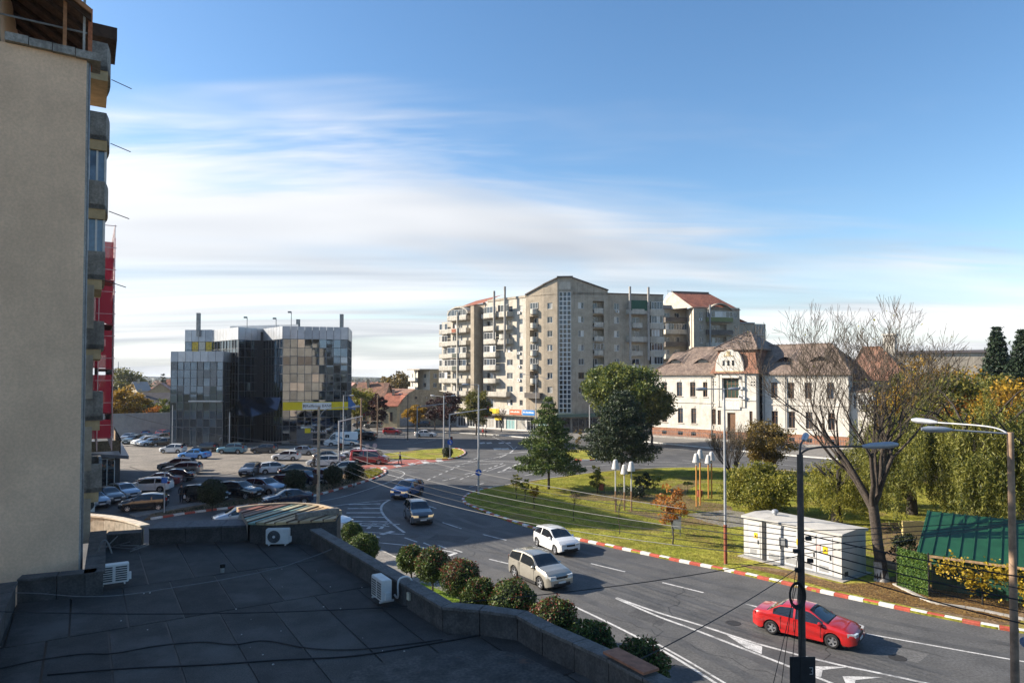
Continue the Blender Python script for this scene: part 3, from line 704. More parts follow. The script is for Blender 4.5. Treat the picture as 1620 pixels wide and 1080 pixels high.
    for i in range(1, 8):
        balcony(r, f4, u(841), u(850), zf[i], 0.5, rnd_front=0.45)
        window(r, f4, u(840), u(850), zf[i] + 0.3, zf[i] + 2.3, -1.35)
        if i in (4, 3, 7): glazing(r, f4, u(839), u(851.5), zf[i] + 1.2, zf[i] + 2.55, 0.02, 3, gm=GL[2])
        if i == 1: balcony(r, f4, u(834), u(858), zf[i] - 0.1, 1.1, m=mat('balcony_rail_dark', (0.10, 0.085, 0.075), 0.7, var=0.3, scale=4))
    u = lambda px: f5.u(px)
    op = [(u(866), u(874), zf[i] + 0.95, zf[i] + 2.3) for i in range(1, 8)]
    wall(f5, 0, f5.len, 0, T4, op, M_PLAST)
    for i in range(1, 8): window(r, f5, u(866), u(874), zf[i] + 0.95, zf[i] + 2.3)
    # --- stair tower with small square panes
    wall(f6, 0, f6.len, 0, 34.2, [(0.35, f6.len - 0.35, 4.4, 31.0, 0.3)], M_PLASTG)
    mb = MB(); ncol, nrow = 3, 26; a0, a1, b0, b1 = 0.35, f6.len - 0.35, 4.4, 31.0; cw, ch = (a1 - a0) / ncol, (b1 - b0) / nrow
    for i in range(ncol + 1): f6.box(mb, a0 + cw * i - 0.095, a0 + cw * i + 0.095, b0, b1, -0.2, -0.02)
    for j in range(nrow + 1): f6.box(mb, a0, a1, b0 + ch * j - 0.095, b0 + ch * j + 0.095, -0.19, -0.03)
    sg = mb.build('stair_glazing', M_PVC, r)
    for i in range(ncol):
        for j in range(nrow):
            MB().quad(f6.P(a0 + cw * i, b0 + ch * j, -0.16), f6.P(a0 + cw * (i + 1), b0 + ch * j, -0.16 + rnd.uniform(-.02, .02)), f6.P(a0 + cw * (i + 1), b0 + ch * (j + 1), -0.16), f6.P(a0 + cw * i, b0 + ch * (j + 1), -0.16 + rnd.uniform(-.02, .02))).build('pane', rnd.choice(GL[:2]), sg)
    mb = MB(); f6.box(mb, 0.4, 1.6, 31.6, 33.2, 0.004, 0.04); f6.box(mb, 1.65, 2.9, 31.6, 33.2, 0.004, 0.04); mb.build('parapet_panel', M_PLASTL, r)
    # --- right face
    u = lambda px: f7.u(px)
    op = [(u(915), u(924), zf[i] + 0.95, zf[i] + 2.35) for i in range(1, 8)] + [(u(938), u(956), zf[i] + 0.0, zf[i] + 2.7, 1.4) for i in range(1, 8)]
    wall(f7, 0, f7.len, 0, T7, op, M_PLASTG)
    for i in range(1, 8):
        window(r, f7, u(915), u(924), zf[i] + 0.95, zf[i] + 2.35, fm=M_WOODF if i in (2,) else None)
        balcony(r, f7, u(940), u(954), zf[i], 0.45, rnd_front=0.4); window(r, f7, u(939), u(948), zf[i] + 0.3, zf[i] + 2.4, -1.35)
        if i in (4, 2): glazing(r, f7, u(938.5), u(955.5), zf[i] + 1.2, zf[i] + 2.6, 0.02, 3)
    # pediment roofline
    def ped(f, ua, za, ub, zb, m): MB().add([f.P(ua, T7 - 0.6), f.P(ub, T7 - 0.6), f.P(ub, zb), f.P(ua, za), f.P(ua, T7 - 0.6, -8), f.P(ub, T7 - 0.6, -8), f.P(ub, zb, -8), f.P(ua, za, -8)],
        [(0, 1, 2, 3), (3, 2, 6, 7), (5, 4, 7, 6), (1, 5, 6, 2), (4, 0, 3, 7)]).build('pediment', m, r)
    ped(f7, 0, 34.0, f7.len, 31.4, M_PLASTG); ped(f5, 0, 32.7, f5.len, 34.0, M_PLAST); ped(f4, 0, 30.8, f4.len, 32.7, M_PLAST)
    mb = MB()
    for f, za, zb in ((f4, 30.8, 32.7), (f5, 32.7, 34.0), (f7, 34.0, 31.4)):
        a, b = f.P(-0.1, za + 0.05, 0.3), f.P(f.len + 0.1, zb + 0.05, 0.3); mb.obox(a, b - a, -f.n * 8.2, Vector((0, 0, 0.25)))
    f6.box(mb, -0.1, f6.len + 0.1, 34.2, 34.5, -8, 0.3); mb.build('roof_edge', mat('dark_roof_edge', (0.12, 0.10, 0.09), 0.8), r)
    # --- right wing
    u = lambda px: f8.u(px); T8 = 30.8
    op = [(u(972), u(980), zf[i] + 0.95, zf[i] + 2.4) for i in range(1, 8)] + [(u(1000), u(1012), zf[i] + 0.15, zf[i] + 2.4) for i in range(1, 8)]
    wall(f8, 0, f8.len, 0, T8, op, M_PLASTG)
    for i in range(1, 8):
        window(r, f8, u(972), u(980), zf[i] + 0.95, zf[i] + 2.4); window(r, f8, u(1000), u(1012), zf[i] + 0.15, zf[i] + 2.4)
        if i in (7, 6, 5): balcony(r, f8, u(991), u(1022), zf[i], 1.3, rnd_front=0.1) if i != 6 else balcony(r, f8, u(998), u(1013), zf[i], 1.3)
        if i == 7: mb = MB(); f8.box(mb, u(992), u(1021), zf[7] + 0.7, zf[7] + 3.0, 1.32, 1.36); mb.build('awning', mat('green_tarpaulin', (0.02, 0.085, 0.055), 0.7, var=0.3, scale=3), r)
        if i in (3, 4): balcony(r, f8, u(996), u(1016), zf[i], 0.4)
        # enclosed bay column
        mb = MB(); f8.box(mb, u(1026), u(1048), zf[i] - 0.25, zf[i] + 1.15, 0.0, 1.1); mb.build('bay_parapet', M_PLASTL if i != 3 else mat('cream_panel', (0.52, 0.47, 0.33), 0.8), r)
        mb = MB(); f8.box(mb, u(1026) + 0.2, u(1048) - 0.2, zf[i] + 1.15, zf[i] + 2.85, 0.0, 0.85); mb.build('bay_core', GL[0], r)
        window(r, f8, u(1028), u(1046), zf[i] + 1.16, zf[i] + 2.84, 0.86, nm=3, fm=M_WOODF if i == 5 else None)
    for px in (993, 1022):
        mb = MB(); c = f8.P(u(px), 0, 1.5); mb.tube([(c.x, c.y, 16), (c.x, c.y, 32.4)], 0.27, 10); mb.build('flue_pipe', M_CONC, r, 40)
    ac_unit(r, f8, u(974), zf[7] + 0.2)
    mb = MB(); f8.box(mb, 0, f8.len, T8, T8 + 0.25, -9, 0.2); mb.build('roof_edge', MATS['dark_roof_edge'], r)
    # closed body behind
    back = [f1.P(0, 0, -0.4), f1.P(f1.len, 0, -0.4), f2.P(0, 0, -1.6), f3.P(0, 0, -1.6), f4.P(0, 0, -1.6), f5.P(0, 0, -1.6), f6.P(0, 0, -1.6), f7.P(f7.len, 0, -1.6), f8.P(f8.len, 0, -0.4), f8.P(f8.len, 0, -12), f3.P(f3.len, 0, -16), f1.P(0, 0, -9)]
    MB().prism([tuple(p[:2]) for p in back], 0.0, 26.0).build('core', M_PLASTG, r)
    MB().prism([tuple(p[:2]) for p in back[3:11]], 26.0, 30.3).build('core', M_PLASTG, r)
    # --- shops at street level
    fs = Facet(tuple(f3.P(-6, 0, 3.2)[:2]), tuple(f5.P(f5.len * 0.6, 0, 2.0)[:2])); L = fs.len
    mb = MB(); fs.box(mb, 0, L, 3.5, 3.75, -5, 1.0); mb.build('shop_canopy', M_PLASTG, r)
    sh = mat('shopfront_wall', (0.55, 0.53, 0.5), 0.7, var=0.15)
    nb = 9; op = [(L * k / nb + 0.3, L * (k + 1) / nb - 0.2, 0.35, 3.2) for k in range(nb)]
    mb = MB(); cut_wall(mb, fs, 0, L, 0, 3.5, op); mb.build('shopfront', sh, r)
    for k in range(nb): window(r, fs, op[k][0], op[k][1], 0.35, 3.2, gm=rnd.choice([GL[0], GL[2], GL[3], mat('shop_teal', (0.25, 0.42, 0.42), 0.4)]), nm=2, transom=0.72)
    cols = [('sign_yellow', (0.75, 0.55, 0.02)), ('sign_cream', (0.62, 0.57, 0.52)), ('sign_orange', (0.72, 0.13, 0.05)), ('sign_blue', (0.02, 0.19, 0.52))]
    xs = [(772, 790), (791, 806), (807, 825), (827, 846)]
    for (nm, c), (xa, xb) in zip(cols, xs):
        a, b = fs.u(xa, 1.0), fs.u(xb, 1.0); mb = MB(); fs.box(mb, a, b, 3.8, 4.95, 1.0, 1.12); o = mb.build('shop_sign', mat(nm, c, 0.55, var=0.08), r)
        k = MB(); w = MATS.get('sign_print') or mat('sign_print', (0.72, 0.7, 0.66), 0.6)
        x = a + 0.25
        while x < b - 0.5:
            ww = rnd.uniform(0.12, 0.34); fs.box(k, x, x + ww, 4.25, 4.25 + rnd.uniform(0.25, 0.4), 1.12, 1.13); x += ww + 0.09
        if nm in ('sign_orange', 'sign_blue'): k.build('printed_band', w, o)
    for px, c, n in ((761, (0.5, 0.03, 0.03), 'red'), (783, (0.7, 0.5, 0.02), 'yellow')):
        a = fs.u(px); mb = MB(); fs.box(mb, a, a + 2.2, 2.3 if n == 'yellow' else 2.9, 3.35, 0.02, 0.1); mb.build('shop_panel', mat('panel_' + n, c, 0.6), r)
    fg = Facet(tuple(f6.P(-0.3, 0, 0.5)[:2]), tuple(f7.P(f7.len * 0.75, 0, 0.6)[:2]))
    mb = MB(); fg.box(mb, 0, fg.len, 3.5, 4.2, -1, 0.9); mb.build('shop_canopy', mat('green_fascia', (0.10, 0.15, 0.12), 0.7), r)
    for k in range(3): window(r, fg, 0.4 + k * 3.1, 3.2 + k * 3.1, 0.3, 3.3, 0.1, fm=M_GREYF, gm=GL[0])
    return r
apartment()

# ================================================================== REAR APARTMENT BLOCK
def rear_apartment():
    r = thing('apartment_building', 'grey apartment block with red sloping roof rising behind the old villa', 'building', (*pt(1130, 170), 0))
    fa = fpx(1049, 172, 1086, 173.5); fb = fpx(1086, 173.5, 1098, 167.0); fc = fpx(1098, 167, 1171, 170); fd = fpx(1171, 176, 1212, 178)
    H = lambda f, px, py: f.z(px, py)
    za = H(fa, 1066, 489); ST = 3.1
    def wall(f, z1, op=(), m=M_PLASTG): mb = MB(); cut_wall(mb, f, 0, f.len, 0, z1, op); return mb.build('wall', m, r)
    zr = [za - 3.2 - ST * k for k in range(6)]
    op = [(0.4, 1.8, z + 0.8, z + 2.2) for z in zr] + [(3.2, 4.6, z + 0.3, z + 2.3) for z in zr]
    wall(fa, za, op)
    for k, z in enumerate(zr):
        window(r, fa, 0.4, 1.8, z + 0.8, z + 2.2); window(r, fa, 3.2, 4.6, z + 0.3, z + 2.3)
        balcony(r, fa, 0.2, fa.len - 0.3, z, 1.2, m=mat('balcony_rail_dark', (0.10, 0.085, 0.075)) if k % 2 == 0 else None)
        if k == 1: glazing(r, fa, 0.3, fa.len - 0.4, z + 1.06, z + 2.6, 1.05, 8)
    mb = MB(); fa.box(mb, -0.2, fa.len, za, za + 0.9, -3, 0.6); mb.build('roof_slope', mat('grey_sheet', (0.16, 0.16, 0.17), 0.7), r)
    zb = H(fb, 1092, 487); wall(fb, zb, (), M_PLASTL)
    zc = H(fc, 1130, 486)
    zr = [zc - 3.6 - ST * k for k in range(6)]
    u = fc.u
    op = [(u(1107), u(1113), z + 0.9, z + 2.4) for z in zr] + [(u(1118), u(1150), z + 0.1, z + 2.5, 0.9) for z in zr] + [(u(1161), u(1166), z + 1.0, z + 2.4) for z in zr]
    wall(fc, zc, op)
    for k, z in enumerate(zr):
        window(r, fc, u(1107), u(1113), z + 0.9, z + 2.4); window(r, fc, u(1161), u(1166), z + 1.0, z + 2.4, nm=0)
        window(r, fc, u(1126), u(1142), z + 0.2, z + 2.4, -0.85, nm=3)
        balcony(r, fc, u(1117), u(1157), z, 1.0, rnd_front=0.35, m=mat('olive_panel', (0.16, 0.18, 0.07), 0.7) if k == 0 else (MATS['balcony_rail_dark'] if k == 1 else None))
        if k == 0: glazing(r, fc, u(1117), u(1157), z + 1.06, z + 2.5, 0.95, 7)
        if k == 0: ac_unit(r, fc, u(1106), z + 0.2)
    mb = MB(); c = fc.P(u(1120), 0, 1.2); mb.tube([(c.x, c.y, 12), (c.x, c.y, zc + 0.4)], 0.22, 8); mb.build('flue_pipe', M_GREYF, r, 40)
    # arched canopy of the top terrace
    mb = MB(); a0, a1 = u(1118), u(1158); n = 8
    for k in range(n):
        t0, t1 = k / n, (k + 1) / n; h = lambda t: zc - 0.6 + 1.6 * math.sin(math.pi * t)
        P = [fc.P(a0 + (a1 - a0) * t, h(t) + dz, o_) for o_ in (0.9, -1.0) for t in (t0, t1) for dz in (0, -0.25)]
        mb.add(P, [(0, 2, 3, 1), (0, 4, 6, 2), (1, 3, 7, 5)])
    mb.build('terrace_arch', M_PLASTG, r)
    # roof
    e0, e1 = fc.P(-0.3, zc - 0.2, 0.2), fc.P(fc.len + 0.3, zc - 0.6, 0.2); t0, t1 = fc.P(-2.5, zc + 4.2, -6), fc.P(fc.len - 5.0, zc + 4.2, -6)
    MB().quad(e0, e1, t1, t0).build('roof', M_TILE_RED, r)
    b0, b1 = fc.P(-9, zc - 0.2, -9), fc.P(fc.len + 0.3, zc - 0.6, -9)
    MB().add([e1, b1, t1], [(0, 1, 2)]).build('gable', M_PLASTL, r)
    MB().add([fa.P(0.2, za, -3), e0, t0, fa.P(3, za + 4.4, -3)], [(0, 1, 2, 3)]).build('gable', M_PLASTL, r)
    mb = MB(); d = t1 - t0; mb.obox(t0, d, -fc.n * 0.8, Vector((0, 0, 0.35))); mb.build('roof_ridge', MATS['dark_roof_edge'], r)
    wall(fd, H(fd, 1190, 512), (), M_PLASTG)
    window(r, fd, fd.u(1195), fd.u(1208), H(fd, 1190, 530), H(fd, 1190, 514), 0.3, nm=2, gm=GL[1])
    mb = MB(); fd.box(mb, -0.5, fd.len * 0.55, H(fd, 1185, 512), H(fd, 1185, 510), -4, 0.4); mb.build('roof_slab', M_GREYF, r)
    MB().add([fd.P(0, H(fd, 1171, 502), -1), fd.P(4.5, H(fd, 1171, 512), -1), fd.P(4.5, H(fd, 1171, 512), -6), fd.P(0, H(fd, 1171, 502), -6)], [(0, 1, 2, 3)]).build('roof', M_TILE_RED, r)
    body = [fa.P(0, 0, -1.2), fb.P(0, 0, -1.2), fc.P(0.1, 0, -1.4), fc.P(fc.len - 0.02, 0, -1.4), fd.P(0.5, 0, -0.5), fd.P(fd.len, 0, -0.5), fd.P(fd.len, 0, -9), fa.P(0, 0, -10)]
    MB().prism([tuple(p[:2]) for p in body], 0, 23).build('core', M_PLASTG, r)
    MB().prism([tuple(p[:2]) for p in (body[0], body[1], body[2], body[3], fc.P(fc.len - .02, 0, -9), fa.P(0, 0, -10))], 23, za - 0.2).build('core', M_PLASTG, r)
    # lattice aerial on the roof
    c = fa.P(3.0, za, -2); mb = MB()
    for dx in (-0.5, 0.5): mb.tube([(c.x + dx, c.y, c.z), (c.x + dx, c.y, c.z + 5.2)], 0.05, 5)
    for k in range(6): mb.tube([(c.x - 0.7, c.y, c.z + 0.8 + 0.8 * k), (c.x + 0.7, c.y, c.z + 0.8 + 0.8 * k)], 0.04, 5)
    mb.build('roof_aerial', M_GREYF, r)
rear_apartment()

# ================================================================== OLD VILLA
M_VILLA = mat('villa_render', (0.60, 0.565, 0.50), rough=0.92, var=0.1, scale=0.6, fine=0.08, fine_scale=6, streak=0.35, dirt=0.45, dirt_col=(0.34, 0.29, 0.235))
M_BRICK = mat('plinth_brick', (0.31, 0.15, 0.09), rough=0.9, var=0.22, scale=1.0, fine=0.25, fine_scale=6, dirt=0.5, dirt_col=(0.3, 0.2, 0.15))
def hip_roof(r, o, du, dv, L, D, z0, z1, ia, ib, m, ov=0.5, name='roof', iv=None):
    """o corner, du along the front, dv towards the back"""
    o = Vector((o[0], o[1], 0)); A = o - du * ov - dv * ov; L2, D2 = L + 2 * ov, D + 2 * ov
    P = lambda a, b, z: Vector((A.x, A.y, 0)) + du * a + dv * b + Vector((0, 0, z)); iv = iv or D2 / 2
    v = [P(0, 0, z0), P(L2, 0, z0), P(L2, D2, z0), P(0, D2, z0), P(ia + ov, iv, z1), P(L2 - ib - ov, iv, z1)]
    w = [q - Vector((0, 0, 0.3)) for q in v[:4]]
    mb = MB(); mb.add(v + w, [(0, 1, 5, 4), (1, 2, 5), (2, 3, 4, 5), (3, 0, 4), (0, 6, 7, 1), (1, 7, 8, 2), (3, 9, 6, 0), (9, 8, 7, 6)])
    x = mb.build(name, m, r)
    rd = MB()
    for a, b in ((4, 5), (0, 4), (1, 5)): rd.tube([v[a] + Vector((0, 0, 0.05)), v[b] + Vector((0, 0, 0.05))], 0.14, 6)
    rd.build('ridge_tile', m, x); return x
def villa():
    r = thing('old_villa', 'long cream two-storey old villa with brown tiled roof and curved gable', 'building', (*pt(1150, 134), 0))
    A = pt(1031, 144); B = pt(1400, 115)
    f = Facet(A, B); u = f.u
    EZ = 12.9; PZ = 1.8
    back = -f.n
    def openings(xs, za, zb): return [(u(a), u(b), za, zb) for a, b in xs]
    z = lambda px, py: f.z(px, py)
    U0, U1, L0, L1 = 8.3, 11.2, 2.9, 5.9
    up = [(1047, 1055), (1070.5, 1079), (1091.5, 1100), (1112, 1119)]; lo = [(1047, 1055), (1072, 1080), (1093, 1101), (1125, 1132)]
    up2 = [(1219.5, 1230), (1246, 1256), (1273, 1284), (1308, 1319)]; lo2 = [(1220, 1230), (1247, 1257), (1274, 1285), (1309, 1320)]
    def win(ff, o): return window(r, ff, *o[:4], out=-0.24, fm=M_WOODF, nm=1, fr=0.09, gm=rnd.choice([GL[0], GL[0], GL[2], GL[1]]), transom=0.68)
    def sill(ff, o):
        mb = MB(); ff.box(mb, o[0] - 0.15, o[1] + 0.15, o[2] - 0.14, o[2], 0.0, 0.14); mb.build('window_sill', M_VILLA, r)
        mb = MB(); c = (o[0] + o[1]) / 2; ff.box(mb, c - 0.28, c + 0.28, o[3] + 0.12, o[3] + 0.55, 0.0, 0.07); mb.build('keystone', M_VILLA, r)
    oL = openings(up, U0, U1) + openings(lo, L0, L1); oR = openings(up2, U0, U1) + openings(lo2, L0, L1)
    uP0, uP1, uR = u(1133), u(1206), u(1342)
    for a, b, op in ((0, uP0, oL), (uP1, uR, oR)):
        mb = MB(); cut_wall(mb, f, a, b, PZ, EZ, op, 0.3); mb.build('wall', M_VILLA, r)
        mb = MB(); f.box(mb, a, b, 0, PZ, -0.3, 0.12); mb.build('brick_plinth', M_BRICK, r)
        mb = MB(); f.box(mb, a, b, 7.0, 7.25, 0, 0.13); f.box(mb, a, b, EZ - 0.9, EZ - 0.75, 0, 0.1); f.box(mb, a, b, EZ - 0.25, EZ, 0, 0.3); f.box(mb, a, b, PZ, PZ + 0.12, 0, 0.17); mb.build('cornice', M_VILLA, r)
        for o in op: win(f, o); sill(f, o)
        for o in op:
            if o[2] == L0: mb = MB(); c = (o[0] + o[1]) / 2; f.box(mb, c - 0.5, c + 0.5, 0.5, 1.2, 0.124, 0.14); mb.build('cellar_window', GL[0], r)
    # central pavilion
    p = f.shifted(1.6); pu = lambda px: f.u(px, 1.6); a, b = pu(1132), pu(1196)
    op = [(pu(1144), pu(1168.5), 8.2, 12.0), (pu(1150), pu(1163), PZ, 5.4), (pu(1185), pu(1190), 3.0, 5.8), (pu(1126 + 9), pu(1140), 3.0, 5.8)]
    mb = MB(); cut_wall(mb, p, a, b, PZ, EZ, op, 0.35)
    mb.quad(p.P(b, 0), p.P(b, 0, -1.6), p.P(b, EZ, -1.6), p.P(b, EZ)); mb.quad(p.P(a, 0, -1.6), p.P(a, 0), p.P(a, EZ), p.P(a, EZ, -1.6)); mb.build('wall', M_VILLA, r)
    mb = MB(); p.box(mb, a, op[1][0], 0, PZ, -0.3, 0.12); p.box(mb, op[1][1], b, 0, PZ, -0.3, 0.12); mb.build('brick_plinth', M_BRICK, r)
    window(r, p, *op[0], out=-0.3, fm=M_WOODF, nm=3, fr=0.1, gm=mat('greenish_glass', (0.05, 0.075, 0.06), 0.08, spec=0.8), transom=0.7)
    MB().quad(p.P(op[1][0], 0, -0.3), p.P(op[1][1], 0, -0.3), p.P(op[1][1], 5.4, -0.3), p.P(op[1][0], 5.4, -0.3)).build('door', M_WOODF, r)
    win(p, op[2]); win(p, op[3])
    mb = MB(); p.box(mb, op[0][0] - 0.2, op[0][1] + 0.3, 6.0, 7.7, 0.002, 0.18); mb.build('balcony_panel', mat('pale_panel', (0.58, 0.58, 0.55), 0.8), r)
    mb = MB(); p.box(mb, op[0][0] - 0.3, op[0][1] + 0.3, 12.05, 12.5, 0.0, 0.5); p.box(mb, a, b, 7.75, 7.95, 0, 0.14); mb.build('cornice', M_VILLA, r)
    for px in (1136, 1141, 1172, 1177):
        mb = MB(); c = pu(px); p.box(mb, c - 0.22, c + 0.22, 6.5, EZ - 0.02, 0.002, 0.2); mb.build('pilaster', M_VILLA, r)
    for px, zz in ((1169.5, 9.9), (1169.5, 8.2), (1173, 8.0)): ac_unit(r, p, pu(px), zz, 0.21)
    for cx in (1127, 1188):
        ff = f if cx < 1130 else p; uu = u(cx) if cx < 1130 else pu(cx)
        for i in (0, 1):
            for j in (0, 1): mb = MB(); ff.box(mb, uu + i * 0.5, uu + i * 0.5 + 0.26, 10.6 + j * 0.5, 10.86 + j * 0.5, 0.002, 0.02); mb.build('ornament_tile', GL[0], r)
    # bell-shaped gable
    ga, gb = pu(1132), pu(1178); gw = gb - ga; top = p.z(1156, 553); prof = [(0, EZ), (0.02, EZ + 1.4), (0.05, EZ + 2.4), (0.11, EZ + 3.3), (0.2, EZ + 4.1), (0.33, top - 0.35), (0.42, top), (0.58, top), (0.67, top - 0.35), (0.8, EZ + 4.1), (0.89, EZ + 3.3), (0.95, EZ + 2.4), (0.98, EZ + 1.4), (1, EZ)]
    V = [p.P(ga + gw * t, zz, 0.25) for t, zz in prof] + [p.P(ga + gw * t, zz, -0.35) for t, zz in prof]; n = len(prof)
    MB().add(V, [tuple(range(n))[::-1], tuple(range(n, 2 * n))] + [(i, i + 1, i + 1 + n, i + n) for i in range(n - 1)]).build('gable', M_VILLA, r)
    for k in (-1, 0, 1): mb = MB(); c = ga + gw * 0.47 + k * 0.95; p.box(mb, c - 0.22, c + 0.22, EZ + 1.5, EZ + 2.5, 0.252, 0.28); mb.build('gable_window', GL[0], r)
    mb = MB(); c = ga + gw * 0.47; p.box(mb, c - 1.0, c + 1.0, EZ + 3.3, EZ + 3.45, 0.252, 0.36); p.box(mb, c - 0.35, c + 0.35, EZ + 3.5, EZ + 4.3, 0.252, 0.34); p.box(mb, ga + 0.3, gb - 0.3, EZ + 0.3, EZ + 0.5, 0.252, 0.36); mb.build('gable_moulding', mat('ochre_moulding', (0.55, 0.44, 0.26), 0.9), r)
    # roofs
    q = f.P(0, 0); D = 14.0
    hip_roof(r, q, f.d, back, uP0 + 6, D, EZ, 18.4, 6.0, 0.5, M_TILE_BRN)
    hip_roof(r, f.P(uP1 - 4, 0), f.d, back, uR - uP1 + 4, D, EZ, 18.4, 0.5, 4.6, M_TILE_BRN)
    # mansard tower roof over the pavilion
    ma, mb_ = pu(1124) , pu(1203); W = mb_ - ma; zz = [EZ, EZ + 1.3, EZ + 3.4, EZ + 4.9]; ins = [0, 0.7, 1.15, 1.25]; D2 = 15
    rings = [[p.P(ma + i, zv, 0.5 - i), p.P(mb_ - i, zv, 0.5 - i), p.P(mb_ - i, zv, 0.5 - D2 + i), p.P(ma + i, zv, 0.5 - D2 + i)] for i, zv in zip(ins, zz)]
    M = MB()
    for k in range(3):
        for j in range(4): M.quad(rings[k][j], rings[k][(j + 1) % 4], rings[k + 1][(j + 1) % 4], rings[k + 1][j])
    M.build('mansard', tile_mat('mansard_tiles', (0.25, 0.12, 0.075), (0.20, 0.095, 0.06)), r)
    hip_roof(r, p.P(ma + 1.0, 0, -0.5), f.d, back, W - 2.0, D2 - 2.0, zz[3] - 0.1, p.z(1180, 521), 3.6, 3.6, M_TILE_BRN, 0.4, 'upper_roof')
    # eyelid dormers
    for px, py in ((1074, 568), (1117, 568), (1248, 566), (1302, 567)):
        uu = f.u(px, -4); c = f.P(uu, EZ + 1.75, -2.2); mb = MB()
        for k in range(6):
            t0, t1 = k / 6, (k + 1) / 6; hh = lambda t: 1.25 * math.sin(math.pi * t) ** 1.3
            mb.quad(c + f.d * (t0 - 0.5) * 4.6 + Vector((0, 0, hh(t0) + 0.1)), c + f.d * (t1 - 0.5) * 4.6 + Vector((0, 0, hh(t1) + 0.1)), c + f.d * (t1 - 0.5) * 4.2 + back * 3.6 + Vector((0, 0, 2.9)), c + f.d * (t0 - 0.5) * 4.2 + back * 3.6 + Vector((0, 0, 2.9)))
        d = mb.build('dormer', M_TILE_BRN, r)
        k = MB(); k.quad(c - f.d * 1.3 + back * 0.35, c + f.d * 1.3 + back * 0.35, c + f.d * 0.9 + back * 0.35 + Vector((0, 0, 1.1)), c - f.d * 0.9 + back * 0.35 + Vector((0, 0, 1.1))); k.build('dormer_window', GL[0], d)
    # end walls, recess and far wing
    mb = MB(); mb.quad(f.P(0, 0), f.P(0, 0, -D), f.P(0, EZ, -D), f.P(0, EZ)); mb.quad(f.P(uR, 0), f.P(uR, 0, -D), f.P(uR, EZ, -D), f.P(uR, EZ)); mb.quad(f.P(0, 0, -D), f.P(uR, 0, -D), f.P(uR, EZ, -D), f.P(0, EZ, -D)); mb.build('wall', M_VILLA, r)
    MB().obox(f.P(0.5, 0.02, -1.0), f.d * (uR - 1), back * (D - 1.5), Vector((0, 0, EZ - 0.5))).build('core', GL[0], r)
    w2 = f.shifted(-3.0); x0, x1 = w2.u(1343), w2.u(1392)
    op = [(w2.u(1350), w2.u(1357), U0, U1), (w2.u(1366), w2.u(1374), U0, U1), (w2.u(1366), w2.u(1374), L0, L1)]
    mb = MB(); cut_wall(mb, w2, x0, x1, PZ, EZ - 1, op, 0.3); mb.quad(w2.P(x1, 0), w2.P(x1, 0, -9), w2.P(x1, EZ - 1, -9), w2.P(x1, EZ - 1)); mb.build('wall', M_VILLA, r)
    for o in op: win(w2, o)
    MB().obox(w2.P(x0 + 0.3, 0.02, -0.8), w2.d * (x1 - x0 - 0.6), back * 8, Vector((0, 0, EZ - 1.3))).build('core', GL[0], r)
    mb = MB(); w2.box(mb, x0, x1, 0, PZ, -0.3, 0.12); mb.build('brick_plinth', M_BRICK, r)
    hip_roof(r, w2.P(x0, 0), f.d, back, x1 - x0 + 4, 11, EZ - 1, 17.6, 1, 5, M_TILE_OLD)
    mb = MB(); c = w2.P(w2.u(1397), 15.0, -4.5); mb.obox(c - f.d * 0.9, f.d * 1.8, back * 1.8, Vector((0, 0, 4.6))); mb.obox(c - f.d * 1.15 + Vector((0, 0, 4.6)) - back * .2, f.d * 2.3, back * 2.2, Vector((0, 0, 0.3))); mb.build('chimney', M_VILLA, r)
    # porch lean-to roof
    P = [w2.P(w2.u(1345), 9.6, 2.4), w2.P(w2.u(1383), 9.6, 2.4), w2.P(w2.u(1383), 11.2, 0), w2.P(w2.u(1345), 11.2, 0)]; MB().quad(*P).build('porch_roof', M_TILE_BRN, r)
    mb = MB(); cut_wall(mb, w2.shifted(2.2), 0.0 + w2.u(1346, 2.2), w2.u(1382, 2.2), 0, 9.6, [], 0.2); mb.build('porch_wall', M_VILLA, r)
    for px in (1350, 1358, 1366, 1374): window(r, w2.shifted(2.2), w2.u(px, 2.2), w2.u(px + 6, 2.2), 6.6, 9.2, 0.02, M_PVC, 1)
    # downpipes
    for px in (1126, 1209, 1243): c = f.P(u(px), 0, 0.2); MB().tube([(c.x, c.y, 0.3), (c.x, c.y, EZ - 0.2)], 0.09, 6).build('downpipe', M_GREYF, r)
    # pigeons on the roof
    ur = lambda t, v: p.P(ma + 1.0 + t, 0, -0.5 - v)
    pm = mat('pigeon_grey', (0.07, 0.07, 0.08), 0.8); bird = MB()
    bird.tube([(-0.17, 0, 0.10), (-0.06, 0, 0.11), (0.04, 0, 0.15), (0.10, 0, 0.21), (0.15, 0, 0.22)], [0.02, 0.075, 0.08, 0.045, 0.02], 6); bird.tube([(-0.34, 0, 0.08), (-0.1, 0, 0.11)], [0.03, 0.05], 5)
    for s_ in (-1, 1): bird.tube([(0, 0.03 * s_, 0.0), (0, 0.03 * s_, 0.1)], 0.012, 4)
    bme = bird.mesh('pigeon'); bme.materials.append(pm); shade(bme, 60)
    dg = bpy.context.evaluated_depsgraph_get
    zt = p.z(1180, 521); W3, D3 = W - 2.0, D2 - 2.0; ov = 0.4; z0 = zz[3] - 0.1
